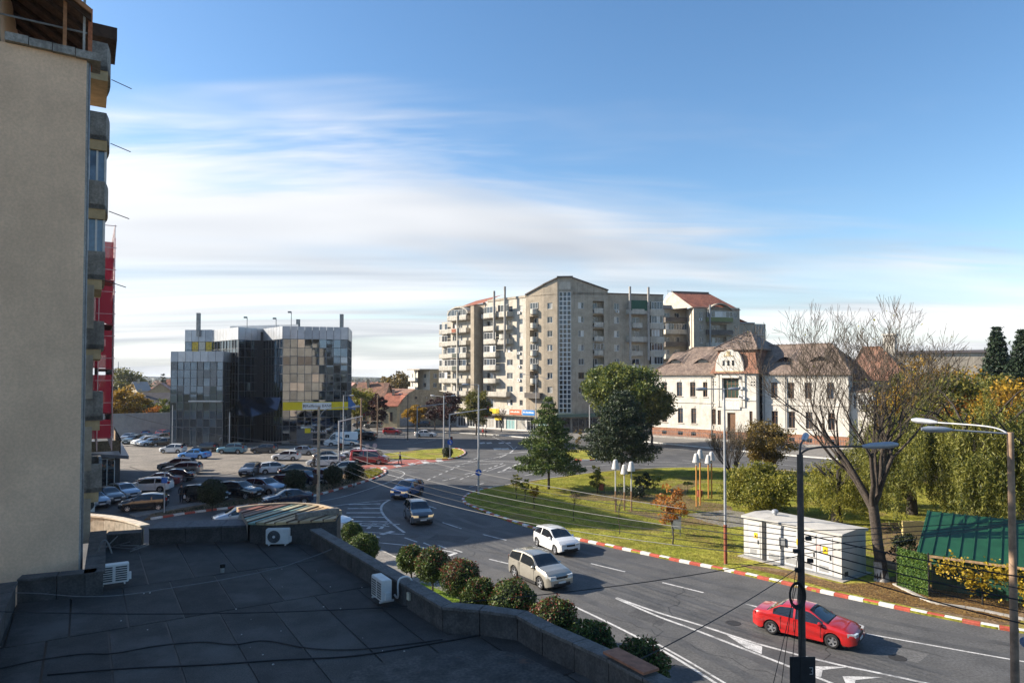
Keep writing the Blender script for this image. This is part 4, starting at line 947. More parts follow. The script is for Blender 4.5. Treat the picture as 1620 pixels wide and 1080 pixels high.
    for k in range(64):
        t = rnd.uniform(0.05, 0.95); s_ = rnd.random() ** 0.8
        half = (D3 + 2 * ov) / 2; v = -ov + s_ * half; lo_ = -ov + s_ * (3.6 + ov); hi_ = W3 + ov - s_ * (3.6 + ov)
        q = ur(lo_ + (hi_ - lo_) * t, v); zq = z0 + (zt - z0) * s_ + 0.02
        o = obj('pigeon', bme, None, (q.x, q.y, zq), rnd.uniform(0, 6.28)); s2 = rnd.uniform(0.95, 1.25); o.scale = (s2,) * 3
        tag(o, 'small grey pigeon perched on the brown tiled roof of the villa', 'pigeon', 'pigeons on the villa roof')
    for k in range(22):
        t = rnd.uniform(0, 1); q = f.P(uP1 - 1 + 11 * t, 0, -7.0); o = obj('pigeon', bme, None, (q.x, q.y, 18.45), rnd.uniform(0, 6.28)); tag(o, 'small grey pigeon perched on the brown tiled roof of the villa', 'pigeon', 'pigeons on the villa roof')
    # street fence
    ff = f.shifted(4.5); fe = thing('iron_fence', 'low grey railing fence on a plinth in front of the old villa', 'fence', tuple(ff.P(0, 0)))
    mb = MB(); ff.box(mb, -2, uR + 30, 0.1, 0.5, -0.15, 0.15); mb.build('plinth', M_CONC, fe)
    mb = MB(); ff.box(mb, -2, uR + 30, 1.35, 1.41, -0.03, 0.03); ff.box(mb, -2, uR + 30, 0.65, 0.7, -0.03, 0.03); mb.build('rail', M_GREYF, fe)
    k = -2.0; pmx = MB(); pmx.box((0, 0, 0.65), (0.05, 0.05, 1.5)); pme = pmx.mesh('picket'); pme.materials.append(M_GREYF)
    while k < uR + 28:
        c = ff.P(k, 0.25); obj('picket', pme, fe, mx=Matrix.Translation(c)); k += 0.42
villa()
# ================================================================== GLASS OFFICE BUILDING (bank)
def mirror_glass(key, c, rough=0.03):
    m = mat(key, c, rough=rough, metal=1.0, var=0.1, scale=0.5); return m
def text_obj(name, body, parent, mx, size, m, ext=0.01):
    cu = bpy.data.curves.new(name, 'FONT'); cu.body = body; cu.size = size; cu.extrude = ext; cu.align_x = 'CENTER'; cu.align_y = 'CENTER'; cu.resolution_u = 3
    t = bpy.data.objects.new('t', cu); col.objects.link(t); bpy.context.view_layer.update()
    me = bpy.data.meshes.new_from_object(t.evaluated_get(bpy.context.evaluated_depsgraph_get())); bpy.data.objects.remove(t); me.materials.clear(); me.materials.append(m)
    return obj(name, me, parent, mx=mx)
def facet_mx(f, u, z, out):
    p = f.P(u, z, out); d = f.d; n = f.n
    if d.cross(Vector((0, 0, 1))).dot(n) < 0: d = -d
    return Matrix(((d.x, 0, n.x, p.x), (d.y, 0, n.y, p.y), (d.z, 1, n.z, p.z), (0, 0, 0, 1)))
def bank():
    r = thing('office_building', 'glass-clad office building with grey parapet band and yellow bank sign', 'building', (*pt(410, 125), 0))
    G = [mirror_glass('curtain_glass_a', (0.12, 0.17, 0.235)), mirror_glass('curtain_glass_b', (0.095, 0.135, 0.19)), mirror_glass('curtain_glass_c', (0.19, 0.24, 0.31)), mirror_glass('curtain_glass_d', (0.07, 0.09, 0.12), 0.04)]
    MF = mat('mullion', (0.13, 0.14, 0.15), 0.45, metal=0.4); MP = mat('silver_panel', (0.40, 0.42, 0.45), 0.42, metal=0.55, var=0.1, scale=0.4); MP2 = mat('silver_panel_b', (0.34, 0.36, 0.39), 0.45, metal=0.55, var=0.1, scale=0.4); MP3 = mat('silver_panel_c', (0.45, 0.46, 0.48), 0.38, metal=0.55, var=0.1, scale=0.4)
    F = [  # facet, top of glass, top of band, ground row dark
        (fpx(270, 120.0, 353, 119.0), 14.85, 16.7), (fpx(353, 119.0, 366, 125.5), 14.85, 16.7),
        (fpx(292, 131.5, 335, 131.0), 19.0, 21.3), (fpx(335, 131.0, 377, 123.0), 18.95, 21.2), (fpx(377, 123.0, 416, 127.5), 18.95, 21.2), (fpx(416, 127.5, 447, 121.0), 18.95, 21.2), (fpx(447, 121.0, 550, 123.5), 18.95, 21.2),
        (fpx(550, 123.5, 556, 135), 18.95, 21.2)]
    for fi, (f, zg, zt) in enumerate(F):
        nc = max(3, round(f.len / 1.25)); cw = f.len / nc
        rows = [0.25, 3.5]; nr = round((zg - 3.5) / 1.5); rows += [3.5 + (zg - 3.5) * (k + 1) / nr for k in range(nr)]
        mb = MB()
        for i in range(nc + 1): f.box(mb, max(0, cw * i - 0.04), min(f.len, cw * i + 0.04), 0, zg, -0.1, 0.03)
        for z in rows: f.box(mb, 0, f.len, z - 0.04, z + 0.04, -0.1, 0.02)
        o = mb.build('mullion_grid', MF, r); o['kind'] = 'stuff'
        skip_pane = fi in (2,)
        for i in range(nc):
            for j in range(len(rows) - 1):
                if fi == 2 and rows[j + 1] < 15: continue
                a, b, c, d = cw * i, cw * (i + 1), rows[j], rows[j + 1]; t = rnd.gauss(0, 0.0045); s_ = rnd.gauss(0, 0.004)
                gm = rnd.choices(G, (8, 2, 1, 1) if fi > 1 else (1, 8, 0, 3))[0] if j else rnd.choices(G, (1, 2, 0, 5))[0]
                if fi == 2 and i in (1, 2, 3): gm = mat('yellow_poster', (0.62, 0.42, 0.05), 0.6, var=0.3, scale=1.5) if i != 2 else mat('pale_poster', (0.6, 0.55, 0.45), 0.6)
                MB().quad(f.P(a, c, -0.03 - t - s_), f.P(b, c, -0.03 + t - s_), f.P(b, d, -0.03 + t + s_), f.P(a, d, -0.03 - t + s_)).build('pane', gm, r)
        npan = max(2, round(f.len / 1.3)); pw = f.len / npan
        for i in range(npan):
            mb = MB(); f.box(mb, pw * i + 0.03, pw * (i + 1) - 0.03, zg + 0.03, zt, -0.12, 0.10 + rnd.uniform(-0.006, 0.006)); mb.build('cladding_panel', rnd.choice((MP, MP, MP2, MP3)), r)
        if fi in (0, 3, 6):                                       # opening lights, some tilted open
            for i in range(1, nc, 3):
                for z in rows[2:-1:2]:
                    mb = MB(); a = cw * i; k = 0.06
                    for bx in ((a, a + k, z, z + 1.7), (a + cw - k, a + cw, z, z + 1.7), (a, a + cw, z, z + k), (a, a + cw, z + 1.7 - k, z + 1.7)): f.box(mb, *bx, 0.03, 0.09)
                    mb.build('opening_light', MF, r)
    f0, f6 = F[0][0], F[6][0]
    poly_lo = [f0.P(0, 0, -0.25), f0.P(f0.len, 0, -0.25), F[1][0].P(F[1][0].len, 0, -0.25), F[3][0].P(0.2, 0, -0.4), f0.P(0, 0, -11)]
    MB().prism([tuple(p[:2]) for p in poly_lo], 0, 16.3).build('core', mat('dark_core', (0.03, 0.033, 0.038), 0.5), r)
    poly_hi = [F[2][0].P(0, 0, -0.3)] + [F[k][0].P(0.1, 0, -0.35) for k in (3, 4, 5, 6)] + [f6.P(f6.len, 0, -0.35), f6.P(f6.len - 1, 0, -16), F[2][0].P(0, 0, -9)]
    MB().prism([tuple(p[:2]) for p in poly_hi], 0, 20.6).build('core', mat('dark_core', (0.03, 0.033, 0.038), 0.5), r)
    mb = MB(); c = f6.P(0, 0, -8); mb.prism([tuple(F[3][0].P(1, 0, -3)[:2]), tuple(F[5][0].P(0, 0, -3)[:2]), tuple(F[5][0].P(4, 0, -5)[:2]), tuple(F[3][0].P(2, 0, -9)[:2])], 20.6, 22.1); mb.build('roof_house', MP, r)
    for px, Y, z1 in ((313, 131, 24.5), (471, 130, 23.2), (540, 128, 24.0)):
        p = pt(px, Y); MB().box((p[0], p[1], (20 + z1) / 2), (0.6, 0.6, z1 - 20)).build('chimney', M_CONC, r)
    for px, Y, h in ((390, 128, 23.4), (436, 128, 23.2), (460, 127, 24.3)):
        p = pt(px, Y); mb = MB(); mb.tube([(p[0], p[1], 21), (p[0], p[1], h)], 0.07, 6); mb.box((p[0] - 0.3, p[1], h), (0.6, 0.3, 0.3)); mb.build('roof_aerial', M_GREYF, r)
    # dark entrance canopy
    f4, f5 = F[4][0], F[5][0]; n = Vector((-0.1, -1, 0)).normalized(); a = f4.P(0.8, 8.6, 0.1); b = f5.P(f5.len - 0.3, 8.6, 0.1); d = b - a
    mb = MB(); mb.add([a, b, b + n * 1.5 - Vector((0, 0, 2.2)), a + n * 4.5 - Vector((0, 0, 2.6)), a + d * 0.5 + n * 3.8 - Vector((0, 0, 3.3))], [(0, 1, 2, 4), (0, 4, 3)])
    mb.build('entrance_canopy', mirror_glass('canopy_glass', (0.05, 0.06, 0.08), 0.1), r)
    mb = MB(); q = a + n * 4.4; mb.tube([(q.x, q.y, 0.1), (q.x, q.y, 6.1)], 0.12, 8); mb.build('canopy_post', MP, r)
    # left block lower projection
    mb = MB(); f0.box(mb, f0.u(303), f0.len + 0.2, 7.9, 8.1, 0, 0.9); mb.build('ledge', MP, r)
    # bank sign
    za, zb = 6.35, 7.75
    s = f6.shifted(0.45); ua, ub = s.u(448), s.u(551)
    M_Y = mat('bank_yellow', (0.72, 0.55, 0.01), 0.5, var=0.06); M_W = mat('bank_white', (0.72, 0.72, 0.70), 0.5, var=0.05); M_K = mat('bank_black', (0.015, 0.015, 0.017), 0.5)
    mb = MB(); s.box(mb, ua, ub, za, zb, -0.25, 0.15); sg = mb.build('bank_sign', M_Y, r)
    w0, w1 = s.u(479), s.u(524.5); mb = MB(); s.box(mb, w0, w1, za + 0.08, zb - 0.08, 0.15, 0.19); mb.build('sign_panel', M_W, sg)
    text_obj('lettering', 'Raiffeisen BANK', sg, facet_mx(s, (w0 + w1) / 2 + 0.38, (za + zb) / 2, 0.195), 0.66, M_K)
    mb = MB(); x = w0 + 0.12; s.box(mb, x, x + 0.09, za + 0.4, zb - 0.4, 0.195, 0.21); s.box(mb, x + 0.3, x + 0.39, za + 0.4, zb - 0.4, 0.195, 0.21); s.box(mb, x + 0.09, x + 0.3, za + 0.6, za + 0.7, 0.195, 0.21); s.box(mb, x + 0.09, x + 0.3, zb - 0.62, zb - 0.52, 0.195, 0.21); mb.build('emblem', M_K, sg)
    mb = MB(); e0 = s.P(ub + 0.3, za + 0.2, 0.1); e1 = s.P(ub + 1.6, za + 0.8, 0.1); V = [s.P(ub, zb + 1.1, 0.1), s.P(ub + 1.3, za + 0.9, 0.1), s.P(ub + 1.3, za - 0.1, 0.1), s.P(ub, za + 0.3, 0.1)]
    V2 = [q - s.n * 0.3 for q in V]; mb.add(V + V2, [(3, 2, 1, 0), (4, 5, 6, 7), (0, 1, 5, 4), (1, 2, 6, 5), (2, 3, 7, 6), (3, 0, 4, 7)]); mb.build('blue_fin', mat('blue_fin', (0.03, 0.13, 0.35), 0.4), r)
    mb = MB(); s.box(mb, s.u(471), s.u(496), 0.4, 3.0, 0.0, 0.1); mb.build('cash_machine_surround', mat('atm_grey', (0.1, 0.11, 0.12), 0.5), r)
    mb = MB(); s.box(mb, s.u(483), s.u(492), 2.3, 3.1, 0.1, 0.3); mb.build('cash_machine_sign', M_Y, r)
bank()
# ================================================================== LEFT TOWER, COMMERCIAL ROOF
SV = Vector((0.529, -0.8486, 0)); TV = Vector((0.8486, 0.529, 0)); UP = Vector((0, 0, 1))
DZ = 5.7
CN = Vector((-13.55, 21.5, 0))
M_WALLB = mat('roughcast', (0.71, 0.485, 0.32), rough=0.95, var=0.12, scale=0.22, fine=0.07, fine_scale=14, bump=0.4, bscale=22, dirt=0.6, dirt_col=(0.50, 0.345, 0.235), streak=0.3,
              patch=((0.16, 0.12, 0.09), 0.5, 0.63, 0.75, 0.7))
M_BIT = mat('bitumen', (0.056, 0.051, 0.047), rough=0.85, var=0.25, scale=0.7, fine=0.3, fine_scale=30, bump=0.5, bscale=40, spec=0.3, patch=((0.105, 0.098, 0.092), 0.42, 0.53, 0.70, 0.75), dirt=0.5, dirt_col=(0.028, 0.028, 0.03))  # pale dusty patches, strengthened in the colour to stand in for light streaks
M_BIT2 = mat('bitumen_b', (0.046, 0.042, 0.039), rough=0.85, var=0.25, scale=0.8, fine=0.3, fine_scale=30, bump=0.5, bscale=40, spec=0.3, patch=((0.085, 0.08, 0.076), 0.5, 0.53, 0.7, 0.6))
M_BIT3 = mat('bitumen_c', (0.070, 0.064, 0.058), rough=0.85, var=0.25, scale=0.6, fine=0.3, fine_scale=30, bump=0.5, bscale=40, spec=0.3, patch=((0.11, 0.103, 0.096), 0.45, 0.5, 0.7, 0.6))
M_BITS = mat('bitumen_seam', (0.007, 0.007, 0.007), rough=0.5, var=0.2, spec=0.4)
M_BITW = mat('bitumen_wall', (0.066, 0.061, 0.057), rough=0.85, var=0.3, scale=1.3, fine=0.25, fine_scale=18, bump=0.5, bscale=20, streak=0.3, dirt_col=(0.085, 0.075, 0.065))
M_OLDC = mat('old_concrete', (0.24, 0.225, 0.20), rough=0.92, var=0.2, scale=1.2, fine=0.2, fine_scale=12, streak=0.7, dirt=0.7, dirt_col=(0.07, 0.065, 0.058), bump=0.3)
M_TAN = mat('tan_band', (0.50, 0.375, 0.21), rough=0.9, var=0.15, scale=1.5, streak=0.3, dirt=0.3, dirt_col=(0.2, 0.15, 0.1))
M_WOOD = mat('dark_planks', (0.11, 0.055, 0.03), rough=0.8, var=0.35, scale=2.5, fine=0.2, fine_scale=14)
def tower():
    r = thing('apartment_tower', 'beige roughcast apartment tower filling the left edge with stacked round balconies', 'building', tuple(CN))
    TL, SL = 15.0, 9.6; ZN = 22.15; ZT = 29.0
    # gable wall facing the viewer, notched at its upper right corner
    c = CN
    P = lambda a, b, z: Vector((c.x, c.y, 0)) - TV * a - SV * b + UP * z
    notch = 2.25
    mb = MB(); mb.obox(P(TL, 0, 0), TV * TL, -SV * SL, UP * ZN); mb.obox(P(TL, 0, ZN), TV * (TL - notch), -SV * SL, UP * (ZT - ZN)); mb.build('wall', M_WALLB, r)
    mb = MB(); mb.obox(P(0, 0.0, 0.5), TV * 0.05, -SV * 0.10, UP * (ZN - 0.6)); mb.build('corner_trim', M_CONC, r)
    # terrace: white pilaster, ledge stones, rail, plank roof
    mb = MB(); mb.obox(P(notch + 0.5, -0.05, ZN + 0.15), TV * 0.5, -SV * 0.6, UP * 6.5); mb.build('pilaster', M_PLASTL, r)
    for k in range(4): mb = MB(); a = notch - 0.15 - k * 0.6; mb.obox(P(a, -0.16, ZN + 0.02 - 0.02 * k), TV * (0.58 if k < 3 else 0.68), -SV * 1.1, UP * (0.24 + 0.02 * rnd.random())); mb.build('ledge_stone', M_OLDC, r)
    mb = MB(); mb.tube([P(notch, 0.15, ZN + 0.9), P(0.0, 0.15, ZN + 0.9)], 0.03, 6); mb.build('rail', M_GREYF, r)
    q0, q1 = P(notch + 0.3, -0.35, ZN + 3.1), P(-0.1, -0.35, ZN + 1.35); d = (q1 - q0) / 8
    for k in range(8): mb = MB(); mb.obox(q0 + d * k, d * 0.995, -SV * 6.5, UP * (0.05 + 0.012 * (k % 2))); mb.build('roof_plank', M_WOOD, r)
    for k in range(6): mb = MB(); mb.obox(q0 - SV * (0.15 + k * 1.1) - UP * 0.16, (q1 - q0), -SV * 0.1, UP * 0.15); mb.build('rafter', mat('rafter_wood', (0.055, 0.03, 0.018), 0.85, var=0.3), r)
    mb = MB(); mb.obox(q0 - UP * 0.05 + SV * 0.06, q1 - q0, SV * 0.05, UP * 0.16); mb.build('fascia_board', mat('fascia_wood', (0.30, 0.13, 0.05), 0.7, var=0.3), r)
    mb = MB(); mb.obox(P(0.65, 0.0, ZN + 0.25), TV * 0.1, -SV * 0.1, UP * 1.6); mb.build('post', MATS['fascia_wood'], r)
    mb = MB(); mb.obox(P(0.12, 0.05, ZN + 0.25), TV * 0.07, -SV * 0.07, UP * 2.0); mb.build('post', M_CONC, r)
    mb = MB(); mb.obox(P(-0.02, 0.3, ZN - 0.1), TV * 0.12, -SV * 0.4, UP * 1.9); mb.build('brick_post', mat('brick_post', (0.42, 0.15, 0.07), 0.9, var=0.25, scale=5), r)
    mb = MB(); mb.obox(P(0.0, 6.4, 25.75), TV * 1.0, -SV * 2.6, UP * 0.5); mb.build('eave', MATS['rafter_wood'], r)
    # balconies along the street facade
    M_BG = mat('balcony_glass', (0.10, 0.16, 0.24), 0.08, spec=0.8)
    fac = Facet(tuple(P(0, 0, 0)[:2]), tuple(P(0, SL, 0)[:2])); fac.n = TV.copy()
    tops = [25.35, 22.55, 19.8, 17.0, 14.25, 11.45, 8.65]
    for k, zt in enumerate(tops):
        u0, u1, dep = 6.0, 9.3, 0.82 if k < 2 else (0.80 if k == 2 else 0.72)
        rb = 0.16 if k < 3 else 0.02
        o = balcony(r, fac, u0, u1, zt - 0.95, dep - rb, 0.95, m=M_OLDC, rnd_front=rb, slab_m=M_OLDC)
        mb = MB(); fac.box(mb, u0 + 0.05, u1 - 0.05, zt - 1.5, zt - 1.11, 0, dep - 0.12); mb.build('tan_band', M_TAN, o)
        if k in (1, 2):
            zb = zt - 1.5 - 1.28; mb = MB(); fac.box(mb, u0 + 0.2, u1 - 0.2, zb, zt - 1.5, 0, dep - 0.16); mb.build('enclosure', M_BG, o)
            mb = MB()
            for uu in (u0 + 0.18, u0 + 0.9, u0 + 1.7, u1 - 0.28): fac.box(mb, uu, uu + 0.1, zb, zt - 1.5, dep - 0.2, dep - 0.12)
            for oo in (0.06, 0.34, dep - 0.2): mb.obox(fac.P(u0 + 0.16, zb, oo), fac.d * 0.05, fac.n * 0.07, UP * 1.28)
            mb.build('enclosure_frame', M_PVC, o)
        elif k > 2:
            zb = zt - 1.5 - 1.25; window(r, fac, u0 + 0.4, u1 - 0.6, zb, zb + 1.2, 0.02)
            mb = MB(); fac.box(mb, u0 - 0.05, u0 + 0.06, zb - 0.3, zb + 1.4, 0, 0.34); mb.build('side_panel', M_PLASTG, r)
        if k in (0, 1, 2, 3):
            q = fac.P(u0 + 0.3, zt - (1.3 if k == 0 else 0.2) - (k > 0) * 0.9, dep); mb = MB(); mb.tube([q, q + TV * 0.72 - UP * 0.22], 0.018, 5); mb.build('drying_rod', M_BITS, r)
    ac_unit(r, Facet(tuple(P(-0.0, 6.5, 0)[:2]), tuple(P(-0.9, 6.5, 0)[:2])), 0.12, 6.75, 0.0, 0.36)
    MB().tube([P(-0.06, 0.2, 0.3), P(-0.06, 0.2, ZN)], 0.05, 6).build('downpipe', M_GREYF, r)
    # plant on the upper terrace
    return r
tower()
def scaffold_building():
    line = lambda s_, o=0.0: Vector((CN.x, CN.y, 0)) - SV * s_ + TV * o
    r = thing('building_under_repair', 'apartment building wrapped in red scaffold netting behind the left tower', 'building', tuple(line(34)))
    a, b = line(45, 0.6), line(76, 0.6); L = (b - a).length
    MB().obox(a, b - a, -TV * 13, UP * 20.5).build('wall', M_PLASTG, r)
    MB().obox(line(58, 0.6) + UP * 20.5, -SV * 14, -TV * 10, UP * 2.5).build('attic', M_PLASTG, r)
    net = bpy.data.materials.new('red_netting'); net.use_nodes = True; b_ = net.node_tree.nodes['Principled BSDF']; b_.inputs['Base Color'].default_value = (0.36, 0.012, 0.035, 1); b_.inputs['Roughness'].default_value = 0.8
    tr = net.node_tree.nodes.new('ShaderNodeBsdfTransparent'); mx = net.node_tree.nodes.new('ShaderNodeMixShader'); mx.inputs[0].default_value = 0.72
    net.node_tree.links.new(tr.outputs[0], mx.inputs[1]); net.node_tree.links.new(b_.outputs[0], mx.inputs[2]); net.node_tree.links.new(mx.outputs[0], net.node_tree.nodes['Material Output'].inputs['Surface'])
    M_SC = mat('scaffold_tube', (0.40, 0.33, 0.34), 0.5, metal=0.4)
    zs = [6.8 + 2.0 * k for k in range(10)]
    s0 = 46.0; n = 11
    for k in range(n):
        s_ = s0 + k * 2.6
        for o_ in (1.0, 2.15):
            q = line(s_, o_); MB().tube([(q.x, q.y, 5.5), (q.x, q.y, zs[-1] + 1.1)], 0.045, 5).build('standard', M_SC, r)
        if k < n - 1:
            for j, z in enumerate(zs[:-1]):
                q = line(s_, 1.0); MB().obox(q + UP * z, -SV * 2.5, TV * 1.15, UP * 0.06).build('platform', mat('scaffold_deck', (0.30, 0.05, 0.06), 0.7, var=0.3), r)
    for z in zs:
        for o_ in (2.15,):
            for dz in (0.5, 1.0):
                p, q = line(s0, o_), line(s0 + 26, o_); MB().tube([(p.x, p.y, z + dz), (q.x, q.y, z + dz)], 0.035, 5).build('ledger', M_SC, r)
        p, q = line(s0, 0.8), line(s0, 2.3); MB().tube([(p.x, p.y, z + 1.0), (q.x, q.y, z + 1.0)], 0.035, 5).build('ledger', M_SC, r)
    for k in range(9):
        z = zs[k]
        p = line(s0 - 0.02, 0.6); MB().obox(p + UP * (z + 0.1 if k % 2 else z - 0.2), TV * 1.45, -SV * 0.02, UP * 1.7).build('netting', net, r)
        p = line(s0, 2.2); MB().obox(p + UP * (z + 0.02), -SV * 26, TV * 0.02, UP * 1.9).build('netting', net, r)
    # shop annex at street level
    x = thing('shop_annex', 'low glazed shop with sheet awning and plank fence on its roof by the parking lot', 'building', tuple(line(66, 3)))
    a, b = line(61, 0.5), line(78, 0.5); e = 3.2
    MB().obox(a, b - a, TV * (e - 0.3), UP * 3.6).build('wall', mat('annex_dark', (0.05, 0.05, 0.055), 0.6), x)
    f = Facet(tuple((line(61, e - 0.28))[:2]), tuple((line(78, e - 0.28))[:2])); f.n = TV.copy()
    for k in range(7): window(x, f, 0.3 + k * 2.4, 2.5 + k * 2.4, 0.3, 3.3, 0.03, M_PVC, 1, gm=GL[0])
    f2 = Facet(tuple(line(61, 0.5)[:2]), tuple(line(61, e - 0.3)[:2])); f2.n = SV.copy()
    window(x, f2, 0.2, 2.4, 0.3, 3.3, 0.03, M_PVC, 2, gm=GL[0])
    q = [line(60.5, 0.4) + UP * 4.0, line(79, 0.4) + UP * 4.0, line(79, e + 1.0) + UP * 3.5, line(60.5, e + 1.0) + UP * 3.5]
    mb = MB(); mb.add(q + [v - UP * 0.35 for v in q], [(0, 1, 2, 3), (7, 6, 5, 4), (0, 3, 7, 4), (3, 2, 6, 7), (1, 5, 6, 2)]); mb.build('awning', mat('awning_sheet', (0.13, 0.135, 0.15), 0.5, var=0.2, metal=0.3), x)
    for k in range(8): mb = MB(); mb.obox(line(61 + k * 2.2, e + 0.1) + UP * 4.05, -SV * 2.12, TV * 0.06, UP * 1.15); mb.build('fence_panel', mat('reed_fence', (0.21, 0.135, 0.075), 0.9, var=0.35, scale=3), x)
    mb = MB(); mb.obox(line(61, 0.5) + UP * 4.05, TV * (e - 0.3), -SV * 0.06, UP * 1.15); mb.build('fence_panel', MATS['reed_fence'], x)
    for k in range(10): q = line(61 + k * 2.2, e + 0.2); MB().tube([(q.x, q.y, 3.7), (q.x, q.y, 5.5)], 0.05, 5).build('fence_post', M_BITS, x)
    q = f2.P(1.0, 2.6, 0.12); MB().lathe([(0.3, -0.02), (0.3, 0.02)], 14, tuple(q), 'y').build('round_sign', mat('round_red', (0.5, 0.04, 0.03), 0.6), x)
scaffold_building()

# ------------------------------------------------------------------ flat roof in the foreground
def clip_half(P, a, n):
    out = []; k = len(P)
    for i in range(k):
        p, q = P[i], P[(i + 1) % k]; dp, dq = (p - a).dot(n), (q - a).dot(n)
        if dp >= 0: out.append(p)
        if (dp >= 0) != (dq >= 0): out.append(p.lerp(q, dp / (dp - dq)))
    return out
def commercial():
    r = thing('commercial_building', 'flat-roofed low building with dark bitumen roof and low parapet in the foreground', 'building', (-6, 21, 0))
    G = lambda x, y: g(x, y, DZ)
    fr = [G(497, 866), G(708, 1003)]
    bump = smooth_path([G(708, 1003), G(745, 1004), G(785, 1004), G(815, 1011), G(851, 1033), G(949, 1081)], 5)
    jn = bump[-1]; kk = jn + SV * 6
    a0 = G(10, 991); lend = a0 + SV * 7
    deck = [lend, a0, G(26, 955), G(162, 941), G(166, 866), G(300, 857), G(392, 855), G(497, 862)] + fr[:1] + bump + [kk]
    deck = [Vector((p.x, p.y, 0)) for p in deck]
    MB().prism([tuple(p[:2]) for p in deck], 0, DZ - 0.03).build('body', M_PLASTG, r)
    o0 = Vector((-13.0, 26.5, 0)); w = 1.28; rows = [(-2.0, 5.6, 0.0), (5.6, 9.4, 0.45), (9.4, 17.5, 0.1), (17.5, 26, 0.5)]
    base = MB(); base.poly([(p.x, p.y, DZ - 0.02) for p in deck][::1]); ob = base.build('seam_layer', M_BITS, r); fix_normals(ob.data)
    for (v0, v1, sh) in rows:
        for k in range(-9, 20):
            c0 = (k + sh) * w; P = deck
            e = 0.022
            for a, n in ((o0 + TV * (c0 + e), TV), (o0 + TV * (c0 + w - e), -TV), (o0 + SV * (v0 + e), SV), (o0 + SV * (v1 - e), -SV)):
                if len(P) >= 3: P = clip_half(P, a, n)
            if len(P) < 3: continue
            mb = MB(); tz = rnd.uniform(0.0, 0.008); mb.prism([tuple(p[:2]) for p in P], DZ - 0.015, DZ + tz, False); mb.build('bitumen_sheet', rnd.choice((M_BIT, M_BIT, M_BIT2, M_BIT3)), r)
    def parapet(path, h, th, step=1.05, out_left=True, m=M_BITW, cap=M_BITW, capw=0.05, caph=0.07):
        P = resample([Vector((p.x, p.y, 0)) for p in path], step); P = P + ([Vector((path[-1].x, path[-1].y, 0))] if (P[-1] - Vector((path[-1].x, path[-1].y, 0))).length > 0.25 else [])
        for i in range(len(P) - 1):
            a, b = P[i], P[i + 1]; t = (b - a).normalized(); n = Vector((-t.y, t.x, 0)) * (1 if out_left else -1); e = rnd.uniform(-0.008, 0.008); gp = 0.012
            t2 = (P[i + 2] - b).normalized() if i + 2 < len(P) else t
            n2 = Vector((-t2.y, t2.x, 0)) * (1 if out_left else -1); nb = (n + n2).normalized()
            t0 = (a - P[i - 1]).normalized() if i else t
            n0 = Vector((-t0.y, t0.x, 0)) * (1 if out_left else -1); na = (n + n0).normalized()
            def quadbox(o_in, o_out, z0, z1, name, m_):
                A, B, C, D = a + na * o_in + t * gp, b + nb * o_in - t * gp, b + nb * o_out - t * gp, a + na * o_out + t * gp
                mb = MB(); mb.prism([tuple(q[:2]) for q in (A, B, C, D)], z0, z1); mb.build(name, m_, r)
            quadbox(e, th, DZ - 0.5, DZ + h, 'parapet', m); quadbox(-capw + e, th + capw, DZ + h, DZ + h + caph, 'parapet_cap', cap)
    M_CAP = mat('parapet_cap', (0.11, 0.103, 0.097), rough=0.85, var=0.25, scale=1.5, fine=0.25, fine_scale=16, bump=0.4, dirt=0.4, dirt_col=(0.14, 0.125, 0.11))
    parapet([fr[0] - SV * 0.4] + fr[:1] + bump + [kk], 0.55, 0.32, 1.05, True, cap=M_CAP)
    parapet([lend, a0, G(26, 955)], 0.62, 0.4, 1.1, True)
    parapet([G(26, 955), G(162, 941)], 0.62, 0.4, 0.95, True)
    parapet([G(162, 941), G(166, 868)], 0.62, 0.42, 1.05, True)
    parapet([G(166, 866), G(235, 861)], 0.42, 0.5, 1.2, True)
    parapet([G(235, 861), G(392, 855)], 0.55, 1.15, 1.3, True, cap=mat('grey_cap', (0.10, 0.105, 0.115), 0.8, var=0.2, fine=0.2, fine_scale=10))
    # curved entrance bay with striped sheet roof
    zc = DZ + 0.78
    H = lambda x, y, z=zc: g(x, y, z)
    arc = smooth_path([H(377, 806), H(400, 802.5), H(437, 799.5), H(470, 799), H(505, 802), H(536, 811)], 5)
    outline = [H(392, 827.5), H(430, 828.5), H(471, 826), H(530, 822)] + arc[::-1]
    outline = [Vector((p.x, p.y, 0)) for p in outline]
    wl = [Vector((p.x, p.y, 0)) + Vector((0.05, 0.12, 0)) for p in outline]
    MB().prism([tuple(p[:2]) for p in wl], 0.0, zc - 0.06).build('entrance_bay', M_BITW, r)
    scol = [(0.20, 0.065, 0.035), (0.22, 0.08, 0.05), (0.24, 0.10, 0.06), (0.12, 0.055, 0.035), (0.17, 0.27, 0.22), (0.31, 0.29, 0.18), (0.15, 0.25, 0.21), (0.33, 0.28, 0.17), (0.42, 0.29, 0.15), (0.40, 0.27, 0.13), (0.38, 0.25, 0.14), (0.40, 0.27, 0.15), (0.42, 0.30, 0.17), (0.36, 0.25, 0.14)]
    sd = Vector((0.30, 0.95, 0)).normalized(); sn = Vector((sd.y, -sd.x, 0)); c0 = outline[0]; x0 = min((p - c0).dot(sn) for p in outline); x1 = max((p - c0).dot(sn) for p in outline); nS = 14; ww = (x1 - x0) / nS
